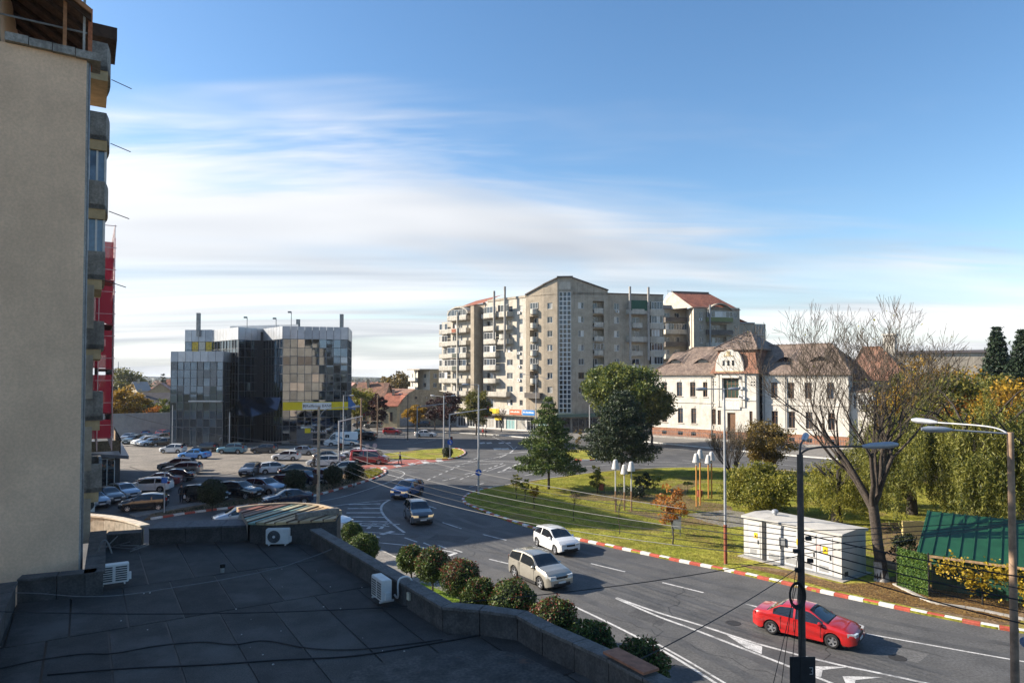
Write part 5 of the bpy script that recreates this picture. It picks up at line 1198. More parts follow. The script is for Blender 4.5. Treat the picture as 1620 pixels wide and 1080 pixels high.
    for k in range(nS):
        P = clip_half(clip_half(outline, c0 + sn * (x0 + ww * k + 0.02), sn), c0 + sn * (x0 + ww * (k + 1) - 0.02), -sn)
        if len(P) < 3: continue
        mb = MB(); mb.prism([tuple(p[:2]) for p in P], zc - 0.05, zc + 0.03 * (k % 2) + 0.02); mb.build('roof_sheet', mat('roof_sheet_%d' % k, tuple(min(0.6, v_ * 1.25) for v_ in scol[k]), 0.55, var=0.25, scale=2, dirt=0.5, dirt_col=(0.2, 0.13, 0.08), metal=0.2), r)
        ends = sorted(P, key=lambda p: (p - c0).dot(sd)); q0 = c0 + sn * (x0 + ww * (k + 1)); lo = [p for p in P if abs((p - q0).dot(sn)) < 0.06]
        if len(lo) >= 2:
            lo.sort(key=lambda p: p.dot(sd)); mb = MB(); mb.obox(lo[0] + UP * (zc), (lo[-1] - lo[0]), sn * 0.035, UP * 0.065); mb.build('roof_seam', mat('seam_brown', (0.10, 0.05, 0.03), 0.6), r)
    # rim along the curved edge and the fascia at its right end
    rim = MB(); A = [Vector((p.x, p.y, zc - 0.1)) for p in arc]
    for i in range(len(A) - 1):
        t = (A[i + 1] - A[i]).normalized(); n = Vector((-t.y, t.x, 0)); rim.obox(A[i], A[i + 1] - A[i], n * 0.14, UP * 0.2)
    rim.build('roof_rim', mat('tan_rim', (0.42, 0.33, 0.23), 0.8, var=0.2, scale=2, dirt=0.4, dirt_col=(0.2, 0.15, 0.1)), r)
    a, b = H(471, 823), H(537, 813); d = b - a; nn = Vector((-d.y, d.x, 0)).normalized()
    MB().obox(Vector((a.x, a.y, zc - 0.12)), d, nn * 0.25, UP * 0.36).build('fascia', mat('beige_fascia', (0.22, 0.19, 0.16), 0.85, var=0.2, fine=0.2, fine_scale=10), r)
    MB().obox(Vector((b.x, b.y, 0)) - d.normalized() * 0.34 + nn * 0.02, d.normalized() * 0.33, nn * 0.3, UP * (zc - 0.14)).build('pillar', MATS['beige_fascia'], r)
    ys = Facet((a + d * 0.42)[:2], (a + d * 0.8)[:2]); mb = MB(); ys.box(mb, 0, ys.len, zc - 0.85, zc - 0.16, -0.3, -0.2); o = mb.build('yellow_panel', mat('yellow_panel', (0.62, 0.43, 0.03), 0.6, var=0.15), r)
    mb = MB(); ys.box(mb, ys.len * 0.25, ys.len * 0.72, zc - 0.42, zc - 0.3, -0.198, -0.19); mb.build('dark_mark', M_BITS, o)
    # flared flashing at the left end of the bay
    p0 = H(392, 828, zc); p1 = H(380, 808, zc + 0.1); q0 = G(392, 855); q1 = G(366, 854)
    mb = MB(); mb.add([p0, p1, Vector((p1.x - 0.1, p1.y, DZ + 0.2)), q1, q0], [(0, 1, 2, 3, 4)]); mb.build('flashing', M_CONC, r)
    # lower curved canopy edge beyond the far parapet, catching the sun
    c = smooth_path([g(120, 812, 5.3), g(160, 815, 5.3), (*g(200, 822, 5.3)[:2], 5.3), (*g(236, 834, 5.3)[:2], 5.3)], 5); P = resample([Vector((p[0], p[1], 0)) for p in c], 0.9)
    for i in range(len(P) - 1):
        t = (P[i + 1] - P[i]).normalized(); n = Vector((-t.y, t.x, 0)); MB().obox(P[i] + UP * 4.4, (P[i + 1] - P[i]) * 0.985, n * 0.12, UP * 0.8).build('canopy_panel', mat('weathered_panel', (0.27, 0.245, 0.20), 0.9, var=0.3, scale=2, streak=0.6), r)
        MB().obox(P[i] + UP * 5.2 - n * 0.06, (P[i + 1] - P[i]) * 0.985, n * 0.42, UP * 0.07).build('canopy_cap', mat('cream_cap', (0.46, 0.41, 0.33), 0.85, var=0.2, dirt=0.5, scale=2, dirt_col=(0.28, 0.19, 0.12)), r)
    # terracotta coping at the near end of the parapet
    b_ = bump[-1] + SV * 0.15; e = Vector((b_.x, b_.y, DZ + 0.675)); MB().obox(e + TV * -0.04, SV * 1.2, TV * 0.40, UP * 0.05).build('coping_tile', mat('terracotta', (0.30, 0.13, 0.075), 0.85, var=0.25, scale=3, dirt=0.4), r)
    # worn concrete patch on the deck
    pp = smooth_path([G(560, 1062), G(640, 1040), G(720, 1030), G(800, 1030), G(850, 1048), G(900, 1085), G(700, 1100), G(560, 1095)], 4, True)
    MB().poly([(p.x, p.y, DZ + 0.012) for p in pp]).build('worn_patch', mat('worn_roof', (0.065, 0.058, 0.052), 0.9, var=0.35, scale=1.6, dirt=0.8, dirt_col=(0.03, 0.028, 0.028), fine=0.3, fine_scale=14, patch=((0.14, 0.085, 0.06), 1.2, 0.6, 0.68, 0.7)), r)
    return r, G
COMM, GD = commercial()
# ------------------------------------------------------------------ things on the flat roof
M_ACW = mat('ac_white', (0.62, 0.61, 0.58), 0.5, var=0.08, dirt=0.35, scale=2, dirt_col=(0.4, 0.36, 0.3), space='object')
M_CABLE = mat('cable_black', (0.012, 0.012, 0.013), 0.6, var=0.1)
M_CABLEG = mat('cable_grey', (0.17, 0.165, 0.16), 0.6, var=0.1)
def outdoor_unit(label, p, ang, z, W=0.82, Hh=0.56, D=0.3, grille='fan', bracket=True):
    """condenser; its front looks along the local -y"""
    r = thing('air_conditioner', label, 'air conditioner', (p.x, p.y, z), ang, 'outdoor air conditioning units')
    def B(name, bx, m, par=r): mb = MB(); mb.obox(*[Vector(q) for q in bx]); o = mb.build(name, m, par); ORG[o] = Vector((0, 0, 0)); return o
    ORG[r] = Vector((0, 0, 0))
    c = MB(); c.obox(Vector((-W / 2, 0, 0)), Vector((W, 0, 0)), Vector((0, D, 0)), Vector((0, 0, Hh)))
    me = c.mesh('casing'); bm = bmesh.new(); bm.from_mesh(me); bmesh.ops.bevel(bm, geom=bm.edges, offset=0.018, segments=2, affect='EDGES'); bm.to_mesh(me); bm.free(); me.materials.append(M_ACW); obj('casing', me, r)
    if grille == 'fan':
        cx, cz = -W * 0.14, Hh * 0.5; mb = MB(); mb.lathe([(0.235, -0.012), (0.235, 0.004), (0.21, 0.0)], 24, (cx, -0.004, cz), 'y'); mb.build('fan_disc', mat('fan_dark', (0.06, 0.06, 0.06), 0.6), r)
        for rr in (0.08, 0.13, 0.18, 0.225): mb = MB(); mb.tube([(cx + rr * math.cos(a * 0.3142), -0.02, cz + rr * math.sin(a * 0.3142)) for a in range(21)], 0.005, 4, False); mb.build('fan_ring', M_GREYF, r)
        mb = MB(); mb.lathe([(0.05, -0.03), (0.05, 0.0)], 12, (cx, -0.003, cz), 'y'); mb.build('fan_hub', M_ACW, r)
    else:
        for k in range(7):
            for j in range(2): B('louvre_slot', ((-W / 2 + 0.06 + j * W * 0.48, -0.006, 0.06 + k * 0.066), (W * 0.38, 0, 0), (0, 0.01, 0), (0, 0, 0.04)), MATS.get('fan_dark') or mat('fan_dark', (0.06, 0.06, 0.06), 0.6))
    B('side_cover', ((W / 2 - 0.002, D * 0.3, 0.05), (0.07, 0, 0), (0, D * 0.5, 0), (0, 0, 0.2)), M_ACW)
    if bracket:
        for s_ in (-1, 1): B('bracket', ((s_ * W * 0.36 - 0.02, -0.02, -0.05), (0.04, 0, 0), (0, D + 0.12, 0), (0, 0, 0.05)), M_ACW)
    return r
q = GD(445, 856); outdoor_unit('white air conditioner fixed below the striped curved roof', q + Vector((0.1, -0.78, 0)), R(4), DZ + 0.08, 0.84, 0.56)
q = GD(604, 952); outdoor_unit('white air conditioner on a bracket inside the right parapet', q + TV * -0.20 + SV * 0.1, R(-58) - R(90) + R(90), DZ + 0.16, 0.8, 0.58, 0.3, 'slots')
q = GD(172, 925); outdoor_unit('white louvred air conditioner on the parapet beside the tower wall', q + TV * 0.12 + SV * 0.35, R(-58) + R(90), DZ + 0.12, 0.80, 0.56, 0.28, 'slots')
def cable_thing(name, pts, rad, m, label, group=None, n=5, cat='cable'):
    mb = MB(); mb.tube(pts, rad, n, False); o = mb.build(name, m, None, 80, tuple(pts[0])); return tag(o, label, cat, group)
def deck_cable(L, rad, m, label, dz=0.02): return cable_thing('roof_cable', [GD(*p) + UP * dz for p in L] if False else smooth_path([GD(*p) + UP * dz for p in L], 6), rad, m, label)
deck_cable([(0, 1058), (60, 1045), (130, 1035), (180, 1034), (250, 1022), (320, 1016), (370, 1020), (420, 1014), (490, 1026), (560, 1028), (640, 1020), (700, 1012)], 0.014, M_CABLE, 'thin black cable wandering across the middle of the bitumen roof')
deck_cable([(75, 1068), (200, 1058), (330, 1052), (450, 1044), (560, 1038), (680, 1019), (760, 1005)], 0.018, M_CABLE, 'straight black cable along the near edge of the bitumen roof')
q = [(10, 937), (60, 938), (130, 943), (200, 940), (280, 928), (360, 915), (440, 898), (500, 878), (525, 868)]
cable_thing('roof_cable', smooth_path([g(x, y, DZ + 0.45 - 0.3 * math.sin(math.pi * i / 8)) for i, (x, y) in enumerate(q)], 6), 0.012, M_CABLEG, 'thin grey cable sagging over the flat roof from the tower')
q = GD(168, 905); cable_thing('roof_cable', [q + UP * 0.5 + TV * (-0.3 + 0.05 * k) + UP * (0.55 * math.sin(k * 0.33)) for k in range(10)], 0.03, M_CABLEG, 'insulated pipe looping over the parapet beside the tower')
q = GD(622, 950); cable_thing('refrigerant_pipe', smooth_path([q + UP * 0.2 + SV * 0.1, q + UP * 0.2 + SV * 0.35, q + UP * 0.68 + SV * 0.4, q + UP * 0.72 + TV * 0.3 + SV * 0.4, q + UP * 0.4 + TV * 0.5 + SV * 0.4], 5), 0.03, M_ACW, 'white insulated pipe hooking over the right parapet', cat='pipe')
q = GD(352, 905)
v = thing('vent_pipe', 'short dark vent pipe with cap standing on the bitumen roof', 'vent', tuple(q)); MB().lathe([(0.06, 0), (0.06, 0.2)], 12, tuple(q)).build('pipe', M_CONC, v, 40); MB().lathe([(0.085, 0.16), (0.085, 0.27), (0.05, 0.29)], 12, tuple(q)).build('cap', M_BITS, v, 40)
q = GD(200, 870); v = thing('scrap_frame', 'broken metal aerial frame lying on the roof near the tower', 'scrap', tuple(q))
for a, b in (((-0.9, 0.1, 0.12), (0.5, -0.2, 0.08)), ((-0.7, -0.2, 0.1), (-0.5, 0.3, 0.45)), ((-0.6, 0.2, 0.1), (0.1, 0.05, 0.3)), ((0.3, -0.15, 0.1), (0.75, 0.1, 0.22)), ((0.35, -0.4, 0.05), (0.8, 0.0, 0.2)), ((-0.3, 0.1, 0.15), (0.3, 0.3, 0.1))):
    MB().tube([q + Vector(a), q + Vector(b)], 0.02, 5).build('rod', M_CABLEG, v)
q = fr_ = GD(647, 962); v = thing('bulkhead_lamp', 'small cream wall lamp fixed inside the right parapet', 'lamp', tuple(q + UP * 0.33)); mb = MB(); mb.obox(q + UP * 0.26 - TV * 0.07, SV * 0.14, TV * 0.06, UP * 0.2); mb.build('housing', mat('lamp_cream', (0.6, 0.55, 0.42), 0.5), v)
V = []; 
for k in range(26):
    q = GD(rnd.uniform(60, 760), rnd.uniform(880, 1075)); s_ = rnd.uniform(0.012, 0.03); V.append((q.x, q.y, s_))
mb = MB()
for x, y, s_ in V: mb.box((x, y, DZ + 0.012 + s_ * 0.3), (s_ * 1.4, s_, s_ * 0.6), rnd.uniform(0, 3))
tag(mb.build('debris', mat('debris_pale', (0.5, 0.48, 0.44), 0.8)), 'small pale crumbs scattered on the bitumen roof', None, None, 'stuff')
# blocks of flats added out of view, placed and sized for the office glass reflections
def reflection_block(label, x0, x1, y0, H, m, k0):
    r = thing('apartment_building', label, 'building', ((x0 + x1) / 2, y0, 0))
    MB().box(((x0 + x1) / 2, y0 - 7, H / 2), (x1 - x0, 14, H)).build('wall', m, r)
    w, fr, cu = MB(), MB(), MB(); n = int((x1 - x0) / 2.9)
    for k in range(n):
        for j in range(int(H / 2.8) - 1):
            x = x0 + 0.7 + k * 2.9; z = 1.6 + j * 2.8; t = (cu if (k * 7 + j * 3 + k0) % 5 == 0 else w); t.quad((x, y0 + 0.03, z), (x + 1.7, y0 + 0.03, z), (x + 1.7, y0 + 0.03, z + 1.6), (x, y0 + 0.03, z + 1.6))
            if (k + k0) % 3 == 1: fr.box((x + 0.8, y0 + 0.5, z - 0.45), (2.7, 1.0, 1.1))
    for mb, nm, mm in ((w, 'window', GL[0]), (cu, 'curtained_window', GL[3]), (fr, 'balcony', M_BALC)): mb.build(nm, mm, r)['kind'] = 'stuff'
reflection_block('beige apartment block facing the junction, mirrored in the right half of the office glass', -30, 50, -55, 19, M_PLASTG, 0)
reflection_block('grey apartment block facing the lot, mirrored in the left half of the office glass', -120, -42, -60, 17, M_PLASTG, 1)
reflection_block('long brown block of flats along the road, mirrored in the office glass edge', 64, 140, -60, 24, M_OLDC, 2)
# ================================================================== OLD HOUSES, SMALL BLOCK, FAR TOWN
M_OLDP = mat('old_plaster', (0.40, 0.33, 0.23), rough=0.93, var=0.18, scale=0.7, fine=0.12, fine_scale=5, streak=0.45, dirt=0.7, dirt_col=(0.19, 0.155, 0.115))
M_CREAM = mat('cream_plaster', (0.55, 0.47, 0.31), rough=0.9, var=0.12, scale=0.9, dirt=0.5, dirt_col=(0.33, 0.27, 0.18))
M_OCHRE = mat('ochre_plaster', (0.42, 0.30, 0.17), rough=0.9, var=0.15, scale=0.8, dirt=0.4, dirt_col=(0.24, 0.17, 0.1))
def gable_house(label, f, L, D, ze, zr, wall_m, roof_m, wins=(), ridge_along=True, group=None, chimney=True, u0=0.0):
    """f: front facet; house from u0 to u0+L, depth D to the back"""
    o = f.P(u0, 0); r = thing('house', label, 'house', tuple(o), 0, group); b = -f.n
    mb = MB(); mb.obox(o, f.d * L, b * D, UP * ze)
    P = lambda a, c, z: o + f.d * a + b * c + UP * z
    if ridge_along: mb.add([P(0, 0, ze), P(0, D, ze), P(0, D / 2, zr)], [(0, 1, 2)]); mb.add([P(L, 0, ze), P(L, D, ze), P(L, D / 2, zr)], [(0, 2, 1)])
    else: mb.add([P(0, 0, ze), P(L, 0, ze), P(L / 2, 0, zr)], [(0, 1, 2)]); mb.add([P(0, D, ze), P(L, D, ze), P(L / 2, D, zr)], [(0, 2, 1)])
    mb.build('wall', wall_m, r); v = 0.45; th = 0.18; k = v * (zr - ze) / ((D if ridge_along else L) / 2)
    def slope(A, B, C, E): MB().add([A, B, C, E, A - UP * th, B - UP * th, C - UP * th, E - UP * th], [(0, 1, 2, 3), (0, 4, 5, 1), (1, 5, 6, 2), (3, 7, 4, 0), (7, 6, 5, 4)]).build('roof', roof_m, r)
    if ridge_along:
        slope(P(-v, -v, ze - k + 0.1), P(L + v, -v, ze - k + 0.1), P(L + v, D / 2, zr + 0.1), P(-v, D / 2, zr + 0.1)); slope(P(L + v, D + v, ze - k + 0.1), P(-v, D + v, ze - k + 0.1), P(-v, D / 2, zr + 0.1), P(L + v, D / 2, zr + 0.1))
    else:
        slope(P(-v, D + v, ze - k + 0.1), P(-v, -v, ze - k + 0.1), P(L / 2, -v, zr + 0.1), P(L / 2, D + v, zr + 0.1)); slope(P(L + v, -v, ze - k + 0.1), P(L + v, D + v, ze - k + 0.1), P(L / 2, D + v, zr + 0.1), P(L / 2, -v, zr + 0.1))
    for (a, c, z0, z1) in wins: window(r, f, u0 + a, u0 + c, z0, z1, 0.01, M_WOODF, 1, 0.08)
    if chimney:
        c = P(L * 0.35, D * 0.42, zr - 0.6); mb = MB(); mb.box((c.x, c.y, zr), (0.6, 0.6, 2.2)); mb.build('chimney', M_OLDP, r)
    return r
f = fpx(556, 172, 602, 170); gable_house('old low house with worn red tiled roof beside the glass office', f, f.len, 9, 5.0, f.z(590, 606), M_OLDP, M_TILE_OLD, [(1.0, 2.0, 1.4, 3.4), (3.2, 4.2, 1.4, 3.4), (5.4, 6.4, 1.4, 3.4)])
f = fpx(600, 166, 628, 165); gable_house('small yellow plastered old house with red roof at the street corner', f, f.len, 12, f.z(612, 641), f.z(612, 623), M_CREAM, M_TILE_RED, [(0.6, 1.3, 1.6, 3.8), (2.8, 3.5, 1.6, 3.8)])
def big_gable():
    f = fpx(628, 166.5, 717, 176); r = thing('house', 'large tan blank gable wall of an old house next to the apartment block', 'house', tuple(f.P(0, 0)))
    Z = lambda px, py: f.z(px, py); prof = [(628, 690), (717, 690), (717, 627), (708, 621), (690, 617), (657, 616), (645, 623), (628, 640)]
    V = [f.P(f.u(x), max(0.0, Z(x, y))) for x, y in prof]; n = len(V); V2 = [p - f.n * 14 for p in V]
    MB().add(V + V2, [tuple(range(n)), tuple(range(n, 2 * n))[::-1]] + [(i, i + n, (i + 1) % n + n, (i + 1) % n) for i in range(n)]).build('wall', M_OLDP, r)
    for px in (656, 673, 690): window(r, f, f.u(px), f.u(px) + 0.7, Z(px, 631), Z(px, 627), 0.02, M_WOODF, 0)
    MB().add([V[7] + f.n * 0.3 + UP * 0.15, V[6] + f.n * 0.3 + UP * 0.15, V[6] - f.n * 14 + UP * 0.15, V[7] - f.n * 14 + UP * 0.15], [(0, 1, 2, 3)]).build('roof', M_TILE_RED, r)
    MB().add([V[6] + UP * 0.15 + f.n * .3, V[5] + UP * 0.15 + f.n * .3, V[5] - f.n * 14 + UP * 0.15, V[6] - f.n * 14 + UP * 0.15], [(0, 1, 2, 3)]).build('roof', M_TILE_OLD, r)
    mb = MB(); f.box(mb, 0.2, f.u(656), 0.3, 3.4, 0.02, 0.12); mb.build('shopfront', mat('grey_shutter', (0.28, 0.30, 0.32), 0.6, var=0.2), r)
big_gable()
def small_block():
    fa = fpx(649.5, 232, 661, 222); fb = fpx(661, 226, 680, 222); fc = fpx(680, 222, 707, 226)
    r = thing('apartment_building', 'small flat-roofed tan block of flats above the old roofs', 'building', tuple(fb.P(0, 0))); zt = fc.z(690, 585)
    for f, m in ((fa, M_PLASTL), (fb, M_PLASTL), (fc, M_OCHRE)):
        op = [(f.len * a, f.len * a + 1.4, z, z + 1.5) for z in (9.0, 12.0) for a in ((0.2, 0.6) if f is not fb else (0.45,))]
        mb = MB(); cut_wall(mb, f, 0, f.len, 0, zt, op); mb.build('wall', m, r)
        for o in op: window(r, f, *o)
    MB().prism([tuple(q[:2]) for q in (fa.P(0, 0), fb.P(0, 0, -.4), fc.P(0, 0, -.4), fc.P(fc.len, 0), fc.P(fc.len, 0, -9), fa.P(0, 0, -6))], 0, zt - 0.05).build('core', M_PLASTG, r)
    for z in (9.0 - 0.9, 12.0 - 0.9): balcony(r, fa, 0.3, fa.len - 0.2, z, 0.9)
    mb = MB(); fc.box(mb, -4, fc.len + 0.2, zt, zt + 0.3, -8, 0.25); mb.build('roof_edge', M_PLASTG, r)
small_block()
# metal fence at the back of the parking lot
def metal_fence():
    f = fpx(150, 138, 272, 140); r = thing('metal_fence', 'tall grey corrugated metal fence at the back of the parking lot', 'fence', tuple(f.P(0, 0))); m = mat('grey_corrugated', (0.30, 0.31, 0.32), 0.5, metal=0.3, var=0.1, scale=0.5, streak=0.2)
    n = 14; w = f.len / n
    for k in range(n):
        mb = MB(); h = 4.75 + 0.3 * (k / n)
        for j in range(6):
            u = w * k + w * j / 6; mb.quad(f.P(u, 0, 0.0), f.P(u + w / 12, 0, 0.06), f.P(u + w / 12, h, 0.06), f.P(u, h, 0.0)); mb.quad(f.P(u + w / 12, 0, 0.06), f.P(u + w / 6 - 0.008, 0, 0.0), f.P(u + w / 6 - 0.008, h, 0.0), f.P(u + w / 12, h, 0.06))
        mb.build('fence_panel', m, r)
    mb = MB(); f.box(mb, 0, f.len, 4.6, 4.75, -0.12, -0.04); mb.build('fence_rail', M_GREYF, r)
metal_fence()
# named houses left of the office
for i, (xa, xb, Y, ze_y, zr_y, al, lab, wm, rm) in enumerate([
    (232, 276, 225, 621, 606, False, 'pinkish gabled house roof beyond the grey metal fence', M_OCHRE, mat('pink_roof', (0.36, 0.20, 0.16), 0.9, var=0.15, scale=0.4)),
    (190, 262, 185, 640, 622, True, 'long dark roofed shed right behind the metal fence', M_OLDP, mat('dark_shed_roof', (0.07, 0.06, 0.06), 0.8, var=0.3, scale=0.4)),
    (218, 238, 250, 617, 604, True, 'house with weathered grey roof beyond the fence', M_OLDP, mat('grey_roof', (0.25, 0.24, 0.23), 0.8)),
    (262, 300, 300, 612, 600, True, 'house with orange tiled roof left of the glass office', M_CREAM, M_TILE_RED),
    (195, 222, 300, 611, 602, False, 'small house with green roof far behind the parking lot', M_CREAM, mat('green_roof', (0.06, 0.16, 0.09), 0.7)),
    (548, 575, 230, 617, 606, False, 'pink roofed house appearing right of the glass office', M_OCHRE, MATS['pink_roof'])]):
    f = fpx(xa, Y, xb, Y + 3); gable_house(lab, f, f.len, 10, max(3.0, f.z((xa + xb) / 2, ze_y)), f.z((xa + xb) / 2, zr_y), wm, rm, [(1, 2, 1.4, 3)], al)
# far houses, individually placed
hm = [M_CREAM, M_OLDP, M_OCHRE, M_PLASTL]; rm = [M_TILE_RED, M_TILE_OLD, M_TILE_RED, MATS['pink_roof'], MATS['grey_roof']]
nh = 0
for k in range(44):
    Y = 300 + 900 * (k / 44) ** 1.3; px = rnd.choice([rnd.uniform(175, 275), rnd.uniform(548, 655), rnd.uniform(548, 655)])
    p = at(px, HORIZON, Y); w = rnd.uniform(9, 16); a = rnd.uniform(-0.5, 0.5); d = Vector((math.cos(a), math.sin(a), 0)); f = Facet((p.x, p.y), tuple((p + d * w)[:2])); ze = rnd.uniform(3.2, 5.5)
    gable_house('far house with tiled roof in the low town towards the horizon', f, w, rnd.uniform(8, 11), ze, ze + rnd.uniform(2.4, 4.0), rnd.choice(hm), rnd.choice(rm), (), rnd.random() < 0.6, 'far houses of the low town', rnd.random() < 0.4)
# long hall with a white roof edge seen over the trees on the right
f = fpx(1415, 190, 1580, 180); h = thing('hall', 'long low hall roof showing above the trees on the right', 'building', tuple(f.P(0, 0)))
mb = MB(); f.box(mb, 0, f.len, 0, f.z(1500, 558), -15, 0); mb.build('wall', M_PLASTG, h); mb = MB(); f.box(mb, -0.5, f.len + 0.5, f.z(1500, 558), f.z(1500, 554), -15, 0.6); mb.build('roof', mat('hall_roof', (0.14, 0.12, 0.12), 0.6), h)
# distant masts
for px, top in ((187, 572), (191, 580), (554, 590)):
    p = at(px, HORIZON, 620); m = MB(); m.tube([(p.x, p.y, 0), (p.x, p.y, 12 + (598 - top) * 620 / 1080)], [0.5, 0.25], 6); tag(m.build('mast', M_GREYF, None, None, (p.x, p.y, 0)), {187: 'tall thin mast on the horizon left of the glass office', 191: 'shorter thin mast beside the tall one on the horizon', 554: 'short chimney stack on the horizon right of the glass office'}[px], 'mast')
# wooded horizon
def far_wood():
    n = 30000; V = []
    Y = nrs.uniform(500, 2600, n) ; px = nrs.uniform(-250, 1900, n); X = (px - 810) / 1080 * Y
    gx = np.floor(X / 60); gy = np.floor(Y / 90); keep = (np.sin(gx * 12.9 + gy * 78.2) * 43758.5) % 1 < np.where(Y > 1000, 0.85, 0.45)
    X, Y = X[keep], Y[keep]; n = len(X); base = 1 + nrs.uniform(0, 1, n) ** 1.5 * np.where(Y > 1400, 11, 8); s = nrs.uniform(1.0, 2.6, n) * (0.7 + Y / 1600)
    A = nrs.normal(size=(n, 3)); A /= np.linalg.norm(A, axis=1)[:, None]; B = np.cross(A, nrs.normal(size=(n, 3))); B /= np.linalg.norm(B, axis=1)[:, None]
    C = np.stack([X, Y, base], 1); s = s[:, None]
    V = np.stack([C - A * s, C + B * s * 0.7, C + A * s, C - B * s * 0.7], 1).reshape(-1, 3); Q = np.arange(n * 4).reshape(-1, 4)
    o = obj('far_wood', np_mesh('far_wood', V, Q, leaf_mat('far_wood', (0.035, 0.045, 0.022), (0.095, 0.085, 0.035), 0.1, 0.02))); tag(o, 'belt of distant trees along the horizon', None, None, 'stuff')
    mb = MB(); prev = None
    for k in range(60):
        x = -2600 + k * 90; z = 14 + 7 * math.sin(k * 0.7) + rnd.uniform(0, 6)
        q = (x, 2700 + 60 * math.sin(k), z)
        if prev: mb.quad((prev[0], prev[1], -1), (q[0], q[1], -1), q, prev)
        prev = q
    structure(mb.build('hills', mat('far_hill', (0.045, 0.055, 0.04), 0.95, var=0.3, scale=0.01)))
far_wood()
# ================================================================== TREES AND SHRUBS
def leaf_quads(C, size, aspect=0.55, up=0.0, droop=0.0):
    n = len(C); A = nrs.normal(size=(n, 3)); A[:, 2] = A[:, 2] * (1 - abs(droop)) - droop * 2.0; A /= np.linalg.norm(A, axis=1)[:, None] + 1e-9
    W = nrs.normal(size=(n, 3)); W[:, 2] += up; B = np.cross(A, W); B /= np.linalg.norm(B, axis=1)[:, None] + 1e-9
    s = (size * nrs.uniform(0.65, 1.3, n))[:, None]
    return np.stack([C - A * s, C + B * s * aspect, C + A * s, C - B * s * aspect], 1).reshape(-1, 3)
def leaf_obj(name, C, size, m, parent, aspect=0.55, up=0.0, droop=0.0):
    V = leaf_quads(np.asarray(C), size, aspect, up, droop) - np.array(ORG[parent]); Q = np.arange(len(V)).reshape(-1, 4)
    return obj(name, np_mesh(name, V, Q, m), parent)
M_BARK = mat('bark', (0.055, 0.043, 0.034), rough=0.95, var=0.3, scale=3, fine=0.35, fine_scale=14, bump=0.8, bscale=12)
M_BARKD = mat('dark_bark', (0.04, 0.032, 0.026), rough=0.95, var=0.3, scale=3, fine=0.3, fine_scale=14, bump=0.6, bscale=12)
LF = dict(green=leaf_mat('leaf_green', (0.05, 0.085, 0.015), (0.18, 0.19, 0.03), 0.3, 0.5), olive=leaf_mat('leaf_olive', (0.06, 0.075, 0.016), (0.20, 0.175, 0.03), 0.35, 0.6),
          gold=leaf_mat('leaf_gold', (0.18, 0.105, 0.015), (0.46, 0.28, 0.025), 0.4, 0.6), orange=leaf_mat('leaf_orange', (0.25, 0.095, 0.02), (0.50, 0.20, 0.03), 0.4, 0.8),
          rust=leaf_mat('leaf_rust', (0.085, 0.06, 0.018), (0.22, 0.15, 0.03), 0.3, 0.6), purple=leaf_mat('leaf_purple', (0.03, 0.012, 0.012), (0.075, 0.028, 0.025), 0.25, 0.7),
          pine=leaf_mat('needle_pine', (0.012, 0.026, 0.012), (0.045, 0.065, 0.024), 0.15, 0.7), fir=leaf_mat('needle_fir', (0.035, 0.07, 0.014), (0.13, 0.165, 0.035), 0.2, 0.7),
          spruce=leaf_mat('needle_spruce', (0.010, 0.022, 0.011), (0.03, 0.05, 0.022), 0.12, 0.7), willow=leaf_mat('leaf_willow', (0.06, 0.075, 0.013), (0.23, 0.22, 0.04), 0.35, 0.35),
          box=leaf_mat('leaf_box', (0.025, 0.05, 0.012), (0.12, 0.165, 0.035), 0.2, 1.6), red=leaf_mat('leaf_red', (0.10, 0.022, 0.015), (0.26, 0.075, 0.045), 0.3, 2.0), vine=leaf_mat('leaf_vine', (0.30, 0.21, 0.02), (0.58, 0.42, 0.04), 0.4, 1.2),
          dkbox=leaf_mat('leaf_darkbox', (0.012, 0.022, 0.008), (0.03, 0.045, 0.014), 0.15, 1.5), lime=leaf_mat('leaf_lime', (0.10, 0.115, 0.016), (0.30, 0.27, 0.04), 0.4, 0.7))
def clump_points(n, c, rad, k, spread, shell=0.55, squash=1.0, seed=None):
    """leaves gathered in k clumps through an uneven ellipsoid"""
    D = nrs.normal(size=(k, 3)); D /= np.linalg.norm(D, axis=1)[:, None]; D[:, 2] *= squash
    rr = (shell + (1 - shell) * nrs.uniform(0, 1, k) ** 0.7) * nrs.uniform(0.82, 1.1, k)
    CC = D * rr[:, None] * np.asarray(rad)[None, :]
    w = nrs.uniform(0.5, 1.5, k); w /= w.sum(); idx = nrs.choice(k, n, p=w)
    sp = spread * nrs.uniform(0.6, 1.3, k)
    G = nrs.normal(size=(n, 3)); G /= np.linalg.norm(G, axis=1)[:, None]; G *= (nrs.uniform(0, 1, n) ** 0.45)[:, None]
    return CC[idx] + G * sp[idx][:, None] * np.array([1, 1, 0.72]) + np.asarray(c)[None, :], CC + np.asarray(c)[None, :]
def branch_path(a, b, sag=0.0, wob=0.15, n=5):
    a, b = Vector(a), Vector(b); L = (b - a).length; out = []
    for i in range(n + 1):
        t = i / n; p = a.lerp(b, t); p.z += sag * math.sin(math.pi * t) * L
        if 0 < i < n: p += Vector((rnd.uniform(-1, 1), rnd.uniform(-1, 1), rnd.uniform(-1, 1))) * wob * L * 0.12
        out.append(p)
    return out
